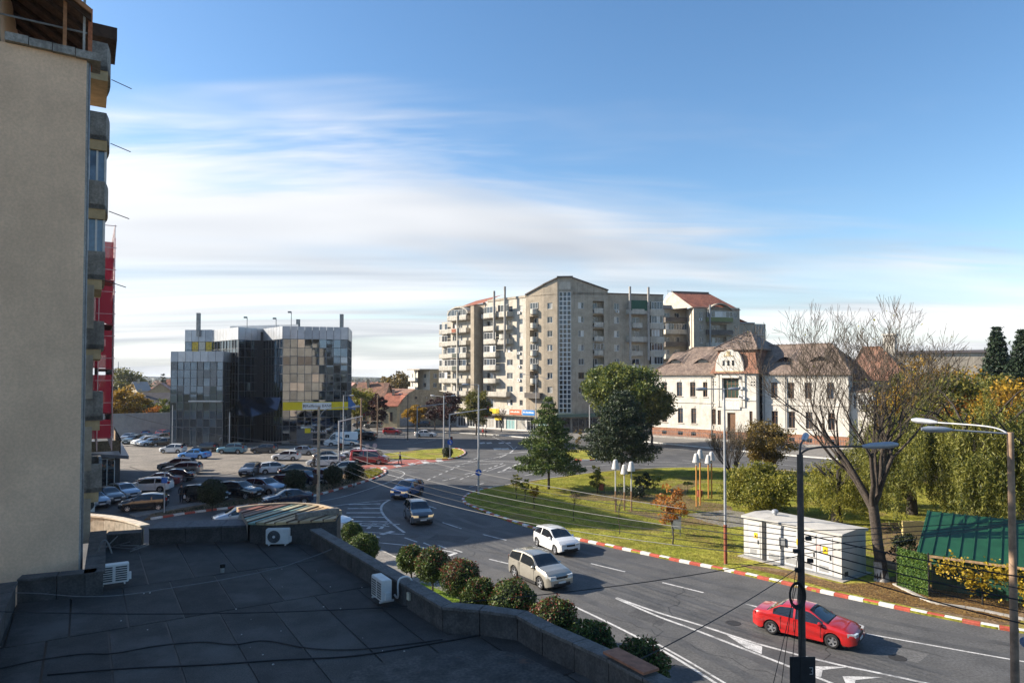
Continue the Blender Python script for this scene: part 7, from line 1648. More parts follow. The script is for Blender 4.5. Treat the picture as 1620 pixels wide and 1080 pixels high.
    res['tail_light'] = [lamp('tail_light', -1, zt_, zt_ + (0.16 if tp == 'sedan' else 0.30), hw * 0.62, hw, 0.16, s_) for s_ in (1, -1)]
    def bxm(name, c, s_): mb = MB(); mb.box(c, s_); return mb.mesh(name)
    res['grille'] = [bxm('grille', (L / 2 + 0.004, 0, zl + 0.05), (0.03, hw * 0.78, 0.13)), bxm('grille', (L / 2 + 0.0, 0, 0.40), (0.03, hw * 1.25, 0.13))]
    res['number_plate'] = [bxm('number_plate', (L / 2 + 0.024, 0, 0.50), (0.02, 0.50, 0.11)), bxm('number_plate', (-L / 2 - 0.006, 0, 0.80 if tp != 'sedan' else 0.62), (0.02, 0.50, 0.11))]
    mir = []
    for s_ in (1, -1):
        mb = MB(); x = c3 - 0.32; z = interp(T['belt'], x) + 0.06; y = (hw * 0.97 + 0.09) * s_; mb.tube([(x - 0.06, y, z), (x, y, z), (x + 0.08, y - 0.02 * s_, z)], [0.09, 0.1, 0.05], 8); mb.box((x + 0.02, y - 0.09 * s_, z - 0.06), (0.06, 0.12, 0.04)); me = mb.mesh('mirror'); shade(me, 50); mir.append(me)
    res['mirror'] = mir
    hd = []
    for s_ in (1, -1):
        for x in (xm - 0.72, xm + 0.18): hd.append(bxm('door_handle', (x, hw * 0.985 * s_, interp(T['belt'], x) - 0.13), (0.16, 0.035, 0.03)))
    res['door_handle'] = hd
    sill = []
    for s_ in (1, -1): sill.append(bxm('sill_trim', (0, hw * 0.985 * s_, 0.27), (wb - 2 * AR - 0.02, 0.05, 0.10 if not big else 0.16)))
    res['sill_trim'] = sill
    gp = []
    for s_ in (1, -1):
        for x in (xm - 0.02, c3 - 0.30, max(c0 + 0.35, ax[0] + AR + 0.05)): gp.append(bxm('door_gap', (x, hw * 0.998 * s_, (0.34 + interp(T['belt'], x)) / 2), (0.014, 0.012, interp(T['belt'], x) - 0.40)))
    res['door_gap'] = gp
    # wheels
    ty = MB(); w2 = 0.105; prof = [(wr * 0.64, -w2 * 0.9), (wr * 0.86, -w2), (wr * 0.97, -w2 * 0.8), (wr, -w2 * 0.4), (wr, w2 * 0.4), (wr * 0.97, w2 * 0.8), (wr * 0.86, w2), (wr * 0.64, w2 * 0.9)]; ty.lathe(prof, 24, (0, 0, 0), 'y', False); tm = ty.mesh('wheel'); shade(tm, 50); tm.materials.append(M_TYRE)
    rm_ = MB(); r2 = wr * 0.66
    for s_ in (1, -1):
        y0 = w2 * 0.86 * s_; rim_ring = [(r2, y0 - 0.05 * s_), (r2, y0), (r2 * 0.88, y0 - 0.005 * s_), (r2 * 0.86, y0 - 0.05 * s_)]; rm_.lathe(rim_ring, 20, (0, 0, 0), 'y', False)
        for k in range(5):
            a = 2 * math.pi * k / 5; d = Vector((math.cos(a), 0, math.sin(a))); t = Vector((-math.sin(a), 0, math.cos(a))); p0, p1 = Vector((0, y0 - 0.03 * s_, 0)), d * r2 * 0.9 + Vector((0, y0 - 0.012 * s_, 0))
            rm_.add([p0 - t * 0.045, p0 + t * 0.045, p1 + t * 0.04, p1 - t * 0.04], [(0, 1, 2, 3)])
        rm_.lathe([(0.05, y0 - 0.04 * s_), (0.05, y0 - 0.005 * s_)], 10, (0, 0, 0), 'y')
    rmm = rm_.mesh('rim'); rmm.materials.append(M_RIM); dk = MB(); dk.lathe([(r2, -0.02), (r2, 0.02)], 16, (0, 0, 0), 'y'); dm = dk.mesh('brake_disc'); dm.materials.append(M_TRIM)
    res['_wheel'] = (tm, rmm, dm, ax, hw, wr)
    if tp in ('suv', 'wagon'):
        rl = []
        for s_ in (1, -1): mb = MB(); y = (hw - 0.30) * s_; mb.tube([(c1 + 0.1, y, H - 0.03), (c1 + 0.25, y, H + 0.035), (c2 - 0.2, y, H + 0.03), (c2 - 0.02, y, H - 0.04)], 0.018, 5); rl.append(mb.mesh('roof_rail'))
        res['roof_rail'] = rl
    MM = dict(windscreen=M_CGL, rear_window=M_CGL, side_window=M_CGL, underbody=M_TRIM, headlight=M_HL, tail_light=M_TL, grille=M_TRIM, number_plate=M_PLATE, door_handle=M_TRIM, sill_trim=M_TRIM, roof_rail=M_GREYF)
    for k, l in res.items():
        if k.startswith('_'): continue
        for me in l:
            if not me.materials: me.materials.append(MM.get(k, M_TRIM))
    CAR_MESH[tp] = res; return res
CARS = []
def car(tp, pos, ang, pm, label, group=None, lit=False, cat='car', name=None, trim=None):
    T = car_mesh(tp); r = thing(name or {'sedan': 'saloon_car', 'hatch': 'hatchback_car', 'wagon': 'estate_car', 'suv': 'suv_car', 'van': 'minibus', 'cargo': 'delivery_van'}[tp], label, cat, (pos[0], pos[1], 0.012), R(ang), group); ORG[r] = Vector((0, 0, 0))
    for k, l in T.items():
        if k.startswith('_'): continue
        for me in l:
            o = obj(k, me, r)
            if k in ('body', 'mirror', 'door_handle') or (k == 'sill_trim' and trim is None and tp in ('sedan', 'hatch', 'wagon')):
                o.material_slots[0].link = 'OBJECT'; o.material_slots[0].material = pm
            if k == 'headlight' and lit: o.material_slots[0].link = 'OBJECT'; o.material_slots[0].material = M_HLON
    tm, rm_, dm, ax, hw, wr = T['_wheel']; turn = rnd.uniform(-0.05, 0.05)
    for i, a in enumerate(ax):
        for s_ in (1, -1):
            w = obj('wheel', tm, r); w.location = (a, s_ * (hw - 0.115), wr); w.rotation_euler = (0, rnd.uniform(0, 3), turn * i); ORG[w] = Vector((0, 0, 0))
            obj('rim', rm_, w); obj('brake_disc', dm, w)
    CARS.append(r); return r
PT = dict(red=paint('red', (0.42, 0.012, 0.012)), silver=paint('silver', (0.36, 0.355, 0.34), 0.32, 0.6), beige=paint('beige', (0.40, 0.375, 0.32), 0.3, 0.55), white=paint('white', (0.68, 0.68, 0.67)), grey=paint('grey', (0.10, 0.11, 0.12), 0.3, 0.5), blue=paint('blue', (0.03, 0.09, 0.24), 0.3, 0.4),
          navy=paint('navy', (0.012, 0.022, 0.05), 0.25, 0.3), black=paint('black', (0.008, 0.008, 0.01), 0.2), maroon=paint('maroon', (0.14, 0.01, 0.02)), ltblue=paint('ltblue', (0.32, 0.38, 0.45), 0.3, 0.6), teal=paint('teal', (0.10, 0.24, 0.32), 0.3, 0.3), dkred=paint('dkred', (0.30, 0.012, 0.018)), green=paint('dkgreen', (0.04, 0.06, 0.05), 0.3, 0.3), skyblue=paint('skyblue', (0.03, 0.20, 0.55)))
def cg(px, py): q = g(px, py); return (q.x, q.y)
car('sedan', (13.75, 32.1), -39.6, PT['red'], 'bright red saloon driving past the dark lamp pole', lit=False)
car('suv', (1.62, 40.7), -57, PT['beige'], 'pale beige SUV driving beside the row of clipped balls')
car('hatch', (3.1, 48.3), -63, PT['white'], 'white hatchback driving along the park kerb ahead of the beige SUV')
car('suv', (-7.9, 57.8), -71, PT['grey'], 'dark grey car with lit headlamps coming out of the junction', lit=True)
car('suv', (-10.6, 69.6), -108, PT['blue'], 'blue SUV following the dark grey car in the junction', lit=True)
car('sedan', (-21.4, 65.4), -150, PT['navy'], 'dark blue saloon driving along the red and white kerb strip')
car('hatch', (-22.4, 56.2), -152, PT['ltblue'], 'pale car whose roof shows above the far roof parapet')
car('hatch', (-14.7, 54.6), -18, PT['white'], 'white hatchback half hidden behind the curved entrance bay')
car('van', (-19.9, 96.0), -5, PT['dkred'], 'red minibus crossing the junction by the zebra crossing', cat='minibus')
car('sedan', (-23.6, 104.0), 176, PT['white'], 'white saloon behind the red minibus')
v = car('cargo', (-30.4, 121.5), -160, PT['white'], 'white high-roof delivery van with blue stripe by the glass office', cat='van')
mb = MB()
for s_ in (1, -1): mb.add([(-2.8, s_ * 1.028, 0.75), (-0.6, s_ * 1.032, 1.0), (1.0, s_ * 1.03, 1.9), (0.7, s_ * 1.0, 1.95), (-0.8, s_ * 1.032, 1.2), (-2.8, s_ * 1.028, 1.0)], [(0, 1, 4, 5), (1, 2, 3, 4)])
mb.build('side_stripe', mat('stripe_teal', (0.03, 0.22, 0.36), 0.4), v)
mb = MB()
for s_ in (1, -1): mb.box((-1.2, s_ * 1.03, 1.75), (0.28, 0.012, 0.5)); mb.box((-0.8, s_ * 1.03, 1.75), (0.28, 0.012, 0.5)); mb.box((-1.0, s_ * 1.03, 1.95), (0.5, 0.012, 0.12))
mb.build('side_emblem', M_TRIM, v)
for (tp, px, py, a, c, lab) in [
    ('suv', 578, 696, 170, 'black', 'black SUV behind the white delivery van'), ('sedan', 566, 690, 172, 'teal', 'grey-blue car partly behind the delivery van'), ('hatch', 621, 687, -12, 'dkred', 'red hatchback on the far road before the yellow house'), ('sedan', 674, 691, -6, 'white', 'white saloon on the far road near the traffic lights'),
    ('suv', 591, 677, 178, 'silver', 'pale SUV parked before the old houses'), ('hatch', 571, 675, 178, 'grey', 'dark car parked before the old low house'), ('hatch', 668, 675, 178, 'grey', 'grey car parked before the blank gable wall')]:
    car(tp, cg(px, py), a, PT[c], lab)
PG = 'cars parked in the lot'
for (tp, px, py, a, c, lab) in [
    ('suv', 211, 702, -95, 'green', 'dark green car facing the view at the left of the far parking row'), ('wagon', 226, 700, 80, 'white', 'white estate in the far parking row beside the dark green car'), ('suv', 230, 704, -128, 'white', 'white SUV at the near side of the far parking row'), ('wagon', 240, 705, -132, 'ltblue', 'pale blue estate in the far row next to the white SUV'),
    ('sedan', 259, 705, -150, 'black', 'black saloon at the right end of the far parking row'), ('suv', 262, 692, 80, 'dkred', 'red SUV in the back row close to the glass office'), ('hatch', 219, 689, 92, 'dkred', 'red hatchback in the back row near the metal fence'), ('wagon', 238, 690, 92, 'blue', 'blue estate in the back row near the metal fence'), ('sedan', 250, 688, 92, 'white', 'white car in the back row near the metal fence'),
    ('hatch', 203, 697, -92, 'silver', 'silver hatchback at the left end of the far parking row'), ('sedan', 233, 696, 86, 'black', 'black car in the second line of the far parking row'), ('wagon', 250, 698, -100, 'silver', 'silver estate in the second line of the far parking row'), ('hatch', 207, 686, 92, 'white', 'white hatchback in the back row by the scaffolding'), ('hatch', 418, 716, 178, 'grey', 'grey hatchback under the office entrance canopy'), ('sedan', 478, 719, 176, 'ltblue', 'pale blue saloon left of the bank cash machine'),
    ('hatch', 274, 716, 174, 'white', 'white hatchback parked alone left of the office entrance'), ('sedan', 308, 725, 172, 'skyblue', 'bright blue and white car in the sunny lot'), ('hatch', 325, 714, 176, 'black', 'black car near the office facade'), ('suv', 367, 717, 176, 'teal', 'teal SUV parked under the office facade'),
    ('hatch', 453, 728, 178, 'white', 'white hatchback in the sun left of the utility pole'), ('wagon', 512, 737, -175, 'white', 'white estate in the sun right of the utility pole'), ('sedan', 522, 729, 5, 'grey', 'grey saloon behind the white estate by the pole'),
    ('suv', 280, 744, -172, 'silver', 'silver SUV, rearmost of the three shaded cars facing left'), ('wagon', 289, 749, -172, 'silver', 'silver estate between the silver SUV and the black saloon'), ('sedan', 276, 761, -170, 'black', 'black saloon in front of the two silver cars'),
    ('sedan', 252, 768, -168, 'maroon', 'maroon saloon behind the white estate with red tail lamp'), ('wagon', 236, 777, -172, 'white', 'white estate with red tail lamp in the shaded lot'), ('hatch', 196, 788, -35, 'ltblue', 'pale blue hatchback facing the black hatchback'), ('hatch', 170, 795, -35, 'grey', 'dark grey hatchback next to the tower balconies'), ('hatch', 146, 802, -35, 'ltblue', 'car mostly hidden behind the tower edge'),
    ('hatch', 228, 806, -162, 'black', 'black hatchback nearest the street lamp by the kerb strip'), ('hatch', 397, 751, -92, 'grey', 'dark hatchback facing the view on the shadow edge'), ('hatch', 434, 748, 32, 'white', 'white hatchback seen from behind on the shadow edge'), ('sedan', 470, 752, 30, 'black', 'black saloon right of the white hatchback seen from behind'),
    ('suv', 326, 793, -14, 'black', 'black SUV behind the dark clipped ball'), ('suv', 380, 787, -16, 'black', 'black SUV beside the silver SUV near the strip'), ('suv', 420, 781, -24, 'ltblue', 'silver-blue SUV facing right near the planted strip'), ('wagon', 447, 771, 158, 'navy', 'navy estate behind the clipped ball left of the pole'), ('hatch', 485, 765, -22, 'navy', 'navy hatchback right behind the utility pole'), ('suv', 506, 763, 150, 'ltblue', 'grey-blue SUV behind the right clipped ball'), ('hatch', 540, 748, -150, 'silver', 'silver hatchback near the end of the strip')]:
    car(tp, cg(px, py), a, PT[c], lab, PG)
# ================================================================== STREET FURNITURE, CABIN, HUT, PEOPLE, WIRES
M_GALV = mat('galvanised', (0.36, 0.37, 0.385), 0.55, metal=0.5, var=0.12, scale=1.5); M_POLED = mat('dark_pole', (0.07, 0.058, 0.05), 0.7, var=0.3, scale=2, streak=0.3); M_RUST = mat('rusty_pole', (0.30, 0.20, 0.13), 0.85, var=0.3, scale=1.5, dirt=0.6, dirt_col=(0.12, 0.07, 0.04), streak=0.4)
M_REDB = mat('red_brown_base', (0.24, 0.07, 0.035), 0.75, var=0.25, scale=2); M_LAMPH = mat('lamp_head', (0.36, 0.38, 0.41), 0.5, metal=0.3, var=0.1); M_BLUE = mat('sign_blue_round', (0.015, 0.10, 0.42), 0.45)
def head(mb, p, d, L=0.75, w=0.14):
    d = Vector(d).normalized(); mb.tube([p, p + d * L * 0.25, p + d * L * 0.8, p + d * L], [w * 0.35, w * 0.75, w * 0.8, w * 0.4], 8)
def lamp_pole(label, x, y, H, arms, m=None, r0=0.11, r1=0.07, base=None, am=None, hm=None, name='street_lamp', hl=0.75, group=None, cat='street lamp'):
    """arms: (angle in degrees, reach, rise, drop of the shoulder, curved)"""
    r = thing(name, label, cat, (x, y, 0), 0, group); z0 = base or 0
    MB().tube([(x, y, 0), (x, y, H * 0.5), (x, y, H)], [r0, (r0 + r1) / 2, r1], 12).build('pole', m or M_GALV, r, 50)
    if base: MB().tube([(x, y, 0), (x, y, base)], [r0 * 1.12, r0 * 1.1], 12).build('painted_base', M_REDB, r, 50)
    MB().lathe([(r0 * 2.0, 0), (r0 * 2.0, 0.06), (r0 * 1.3, 0.12)], 12, (x, y, 0)).build('foot', M_CONC, r)
    for a, reach, rise, sh, cv in arms:
        d = Vector((math.cos(R(a)), math.sin(R(a)), 0)); s = Vector((x, y, H - sh)); e = s + d * reach + UP * rise
        pts = [s, e] if not cv else smooth_path([s, s + UP * rise * 0.55 + d * reach * 0.06, s + UP * rise * 0.92 + d * reach * 0.3, e], 5)
        MB().tube(pts, 0.033, 7).build('arm', am or m or M_GALV, r, 60); mb = MB(); head(mb, e - d * 0.1, d + UP * rise / max(reach, .1) * 0.3, hl); mb.build('lamp_head', hm or M_LAMPH, r, 50)
    return r
def X_(px, Y): return (px - 810) / 1080 * Y
p1 = (X_(1264, 22), 22.0)
P1 = lamp_pole('dark lamp pole with tangled cables and cable coil in the right foreground', *p1, 9.55, [(0, 2.1, 0.36, 0.1, True), (62, 1.4, 0.5, 0.15, True)], M_POLED, 0.125, 0.095, hm=M_LAMPH, hl=1.15)
p2 = (X_(1596.5, 24), 24.0)
P2 = lamp_pole('rusty lamp pole with two arms at the right edge', *p2, 10.1, [(172, 2.0, 0.12, 0.05, False), (118, 2.6, 0.45, 0.25, True)], M_RUST, 0.14, 0.10, am=M_GALV, hl=1.0)
q = g(1148, 894); lamp_pole('tall slim silver lamp pole with red-brown foot beside the cabin', q.x, q.y, 11.35, [(180, 1.2, 0.0, 0.05, False), (0, 0.35, 0.0, 0.05, False)], M_GALV, 0.10, 0.06, base=2.6)
q = g(757, 783); lp4 = lamp_pole('silver lamp pole with round blue sign at the tip of the park', q.x, q.y, 11.35, [(180, 1.1, 0.02, 0.03, False)], M_GALV, 0.11, 0.07)
def round_sign(par, x, y, z, rad=0.33, ang=-90, m=None, arrow=True):
    mb = MB(); mb.lathe([(rad, -0.012), (rad, 0.012)], 20, (x, y - 0.14, z), 'y'); o = mb.build('blue_sign', m or M_BLUE, par)
    if arrow: a = MB(); yy = y - 0.156; a.add([(x - 0.05, yy, z + 0.2), (x + 0.05, yy, z + 0.24), (x + 0.16, yy, z - 0.08), (x + 0.06, yy, z - 0.12)], [(0, 1, 2, 3)]); a.add([(x + 0.0, yy, z - 0.06), (x + 0.24, yy, z - 0.02), (x + 0.16, yy, z - 0.25)], [(0, 1, 2)]); a.build('arrow', M_KW, o)
round_sign(lp4, q.x, q.y, 2.35)
for px, py, H, arms, lab in [(702, 724, 9.4, [(160, 1.6, 0.5, 0.6, True), (20, 1.2, 0.4, 0.5, True)], 'double-armed lamp pole on the traffic island'), (510, 703, 9.2, [(10, 2.6, 0.25, 0.2, True)], 'lamp pole in front of the bank sign, left one'), (543, 718, 9.3, [(0, 1.0, 0, 0.05, False)], 'slim lamp pole right of the bank sign'),
                             (848, 687, 12.6, [(0, 2.2, -0.7, 0, False), (165, 2.4, 0.5, 0.3, False)], 'lamp pole in front of the stair tower facade'), (970, 706, 11.6, [(180, 3.6, 0, 0.02, False), (0, 0.8, 0, 0.2, False)], 'white lamp pole left above the dark pine'), (1008, 704, 11.2, [(10, 2.6, 0.8, 0.3, False)], 'white lamp pole right above the dark pine'), (645, 697, 8.8, [(175, 1.2, 0.3, 0.2, False)], 'dark lamp pole before the blank gable wall')]:
    q = g(px, py); lamp_pole(lab, q.x, q.y, H, arms, M_GALV if 'dark' not in lab.split()[0] else M_POLED, 0.12, 0.07)
q = g(842, 758); p = lamp_pole('low post with blue square sign on the kerb strip before the parking lot', *g(260, 812)[:2], 3.7, [], M_GALV, 0.06, 0.05, name='sign_post', cat='sign post')
mb = MB(); c = g(260, 812); mb.box((c.x, c.y - 0.08, 2.95), (0.5, 0.03, 0.5)); mb.build('sign_plate', mat('sign_blue_square', (0.02, 0.10, 0.35), 0.5), p)
def traffic_light(par, x, y, z):
    MB().box((x, y, z), (0.34, 0.28, 1.0)).build('light_housing', M_TRIM, par)
    for k, (c, n) in enumerate((((0.25, 0.01, 0.01), 'red'), ((0.2, 0.12, 0.01), 'amber'), ((0.01, 0.09, 0.04), 'green'))): MB().lathe([(0.10, -0.03), (0.10, 0.0)], 12, (x, y - 0.14, z + 0.3 - 0.3 * k), 'y').build('lens', mat('lens_' + n, c, 0.3), par)
def gantry(label, px, py, H, reach, ang, rise=0.4):
    q = g(px, py); r = thing('traffic_signal', label, 'traffic light', (q.x, q.y, 0)); d = Vector((math.cos(R(ang)), math.sin(R(ang)), 0))
    MB().tube([(q.x, q.y, 0), (q.x, q.y, H)], [0.13, 0.11], 10).build('post', M_GALV, r, 50); e = Vector((q.x, q.y, H)) + d * reach + UP * rise; MB().tube([(q.x, q.y, H - 0.1), e], [0.10, 0.06], 8).build('arm', M_GALV, r, 50)
    traffic_light(r, e.x, e.y, e.z - 0.1); traffic_light(r, q.x + 0.3, q.y, 2.7); return r
gantry('traffic signal gantry on the traffic island with arm reaching right', 711, 724, 6.6, 5.8, 4, 0.8); gantry('traffic signal gantry behind the parked cars near the utility pole', 536, 738, 6.2, 3.4, 0, 0.7)
gantry('traffic signal gantry at the far crossing before the apartment block', 933, 697, 6.9, 2.6, 0, 0.2); gantry('far traffic signal mast arm before the blank wall', 660, 694, 6.4, 6.0, 8, 0.6)
q = g(703, 725); sp_ = lamp_pole('blue direction sign post on the traffic island', q.x + 0.9, q.y - 0.6, 3.2, [], M_GALV, 0.05, 0.045, name='sign_post', cat='sign post'); round_sign(sp_, q.x + 0.9, q.y - 0.6, 2.5, 0.4)
for px, py, lab in ((593, 734, 'small sign post beside the red minibus'), (581, 735, 'pole with round sign left of the minibus front')):
    q = g(px, py); s_ = lamp_pole(lab, q.x, q.y, 2.9, [], M_GALV, 0.04, 0.035, name='sign_post', cat='sign post'); MB().lathe([(0.32, -0.01), (0.32, 0.01)], 16, (q.x, q.y - 0.06, 2.6), 'y').build('sign_plate', M_LAMPH, s_)
# utility poles
q9 = Vector((X_(505, 60), 60.0, 0)); u9 = lamp_pole('concrete utility pole with many wires and long curved lamp arm', q9.x, q9.y, 9.5, [(-3, 3.0, 1.35, 1.4, True)], mat('pole_concrete', (0.36, 0.30, 0.22), 0.9, var=0.2, scale=1.5, streak=0.4), 0.17, 0.11, am=M_GALV)
for k, z in enumerate((6.0, 6.6, 7.2)): MB().obox(q9 + Vector((-0.7, -0.05, z)), Vector((1.4, 0, 0)), Vector((0, 0.1, 0)), UP * 0.1).build('crossarm', M_GREYF, u9)
for k in range(6): MB().lathe([(0.05, 0), (0.07, 0.06), (0.04, 0.12)], 8, (q9.x - 0.6 + 0.24 * k, q9.y, 7.3)).build('insulator', M_LAMPH, u9)
MB().box((q9.x - 0.22, q9.y - 0.1, 3.2), (0.3, 0.3, 0.8)).build('junction_box', M_TRIM, u9)
q = g(571, 732); lamp_pole('dark wooden utility pole behind the red minibus', q.x, q.y, 9.2, [], M_RUST, 0.14, 0.10, name='utility_pole', cat='utility pole')
q = g(597, 690); lamp_pole('wooden pole before the yellow plastered house', q.x, q.y, 8.6, [], M_RUST, 0.13, 0.10, name='utility_pole', cat='utility pole')
q = g(330, 707); lamp_pole('slim post by the left corner of the glass office', X_(274, 117), 117.0, 7.4, [], M_GALV, 0.08, 0.06, name='utility_pole', cat='utility pole')
# camera pole at the lower right edge
q = (X_(1616, 21), 21.0); c = thing('speed_camera', 'grey-blue camera housing on a post at the lower right edge', 'camera', (q[0], q[1], 0)); MB().tube([(q[0] + 0.1, q[1], 0), (q[0] + 0.1, q[1], 3.8)], 0.12, 10).build('post', M_GALV, c, 50); MB().tube([(q[0] - 0.12, q[1] - 0.1, 4.0), (q[0] + 0.4, q[1] + 0.2, 4.0)], [0.16, 0.17], 12).build('housing', mat('camera_blue', (0.16, 0.20, 0.30), 0.5, metal=0.3), c, 50)
# parts of the foreground pole
mb = MB(); cx, cy, cz = p1[0] - 0.24, p1[1] - 0.2, 5.15
for k in range(5): rr = 0.27 + 0.016 * k; mb.tube([(cx + rr * 0.75 * math.cos(a * 0.2618), cy - 0.02 * k, cz + rr * 1.25 * math.sin(a * 0.2618)) for a in range(25)], 0.026, 6, False)
mb.build('cable_coil', M_CABLE, P1, 60)
MB().box((p1[0] - 0.07, p1[1] - 0.19, 2.75), (0.80, 0.04, 0.92)).build('sign_back', mat('sign_back_dark', (0.022, 0.024, 0.026), 0.6, var=0.2), P1); MB().lathe([(0.36, -0.015), (0.36, 0.015)], 20, (p1[0] - 0.02, p1[1] - 0.19, 1.9), 'y').build('sign_back', MATS['sign_back_dark'], P1)
mb = MB(); xx, zz = p1[0] + 0.24, 2.78; mb.box((xx - 0.05, p1[1] - 0.215, zz + 0.1), (0.10, 0.006, 0.018)); mb.box((xx, p1[1] - 0.215, zz), (0.018, 0.006, 0.2)); mb.box((xx - 0.05, p1[1] - 0.215, zz - 0.1), (0.10, 0.006, 0.018)); mb.box((xx - 0.02, p1[1] - 0.215, zz), (0.05, 0.006, 0.018)); mb.build('white_mark', M_KW, P1)
for z, dx in ((6.9, 0.2), (6.5, -0.2), (6.2, 0.25), (5.9, -0.15)): MB().box((p1[0] + dx, p1[1] - 0.1, z), (0.16, 0.12, 0.12)).build('cable_clamp', M_TRIM, P1)
# ---- conical park lamps
M_SHADE = mat('lamp_shade', (0.46, 0.45, 0.43), 0.6, var=0.12, dirt=0.4, scale=2, dirt_col=(0.4, 0.36, 0.3)); M_ORG = mat('orange_post', (0.50, 0.22, 0.05), 0.7, var=0.15)
for px, py, H, om, lab in [(974, 812, 4.75, 0, 'leftmost and tallest conical park lamp of the group of three'), (988, 809, 4.2, 0, 'middle conical park lamp of the group of three'), (999, 810, 4.5, 0, 'rightmost conical park lamp of the group of three'), (1102, 803, 5.0, 1, 'left conical lamp of the orange-posted pair'), (1108, 801, 5.3, 1, 'right conical lamp of the orange-posted pair, tallest'), (1121, 790, 4.4, 1, 'third orange-posted conical lamp'), (1126, 790, 4.7, 1, 'rightmost orange-posted conical lamp')]:
    q = g(px, py); r = thing('park_lamp', lab, 'park lamp', (q.x, q.y, 0.1), 0, 'conical lamps in the park'); sp = H * (0.42 if not om else 0.78)
    MB().tube([(q.x, q.y, 0.05), (q.x, q.y, sp)], 0.07, 8).build('lower_post', M_ORG if om else mat('brown_post', (0.22, 0.13, 0.07), 0.8, var=0.2), r, 50); MB().tube([(q.x, q.y, sp), (q.x, q.y, H - 0.5)], 0.06, 8).build('upper_post', M_SHADE, r, 50)
    MB().lathe([(0.36, H - 0.80), (0.33, H - 0.70), (0.20, H - 0.12), (0.15, H), (0.06, H + 0.04)], 16, (q.x, q.y, 0)).build('shade', M_SHADE, r, 40)
for px, py, lab in ((951, 781, 'red-brown litter bin beside the yellow shrub'), (1107, 792, 'red-brown litter bin at the foot of the orange lamps'), (1014, 785, 'dark litter bin by the dark park shrubs')):
    q = g(px, py); r = thing('litter_bin', lab, 'litter bin', (q.x, q.y, 0.1)); MB().lathe([(0.25, 0.3), (0.31, 0.95), (0.27, 0.95), (0.22, 0.4)], 8, (q.x, q.y, 0.1)).build('bucket', mat('bin_red', (0.26, 0.07, 0.035), 0.7, var=0.2) if 'red' in lab else M_TRIM, r)
    for s_ in (-1, 1): MB().tube([(q.x + s_ * 0.34, q.y, 0.05), (q.x + s_ * 0.34, q.y, 0.95)], 0.025, 6).build('leg', M_TRIM, r)
q = g(1070, 849); r = thing('utility_box', 'small pale grey utility box on legs in the lawn near the orange young tree', 'utility box', (q.x, q.y, 0.1)); MB().box((q.x, q.y, 1.05), (0.72, 0.35, 0.85), R(-15)).build('cabinet', M_LAMPH, r); MB().box((q.x, q.y, 1.51), (0.78, 0.42, 0.06), R(-15)).build('lid', M_GREYF, r)
for s_ in (-1, 1): MB().tube([(q.x + s_ * 0.3, q.y, 0.08), (q.x + s_ * 0.3, q.y, 0.65)], 0.03, 6).build('leg', M_GREYF, r)
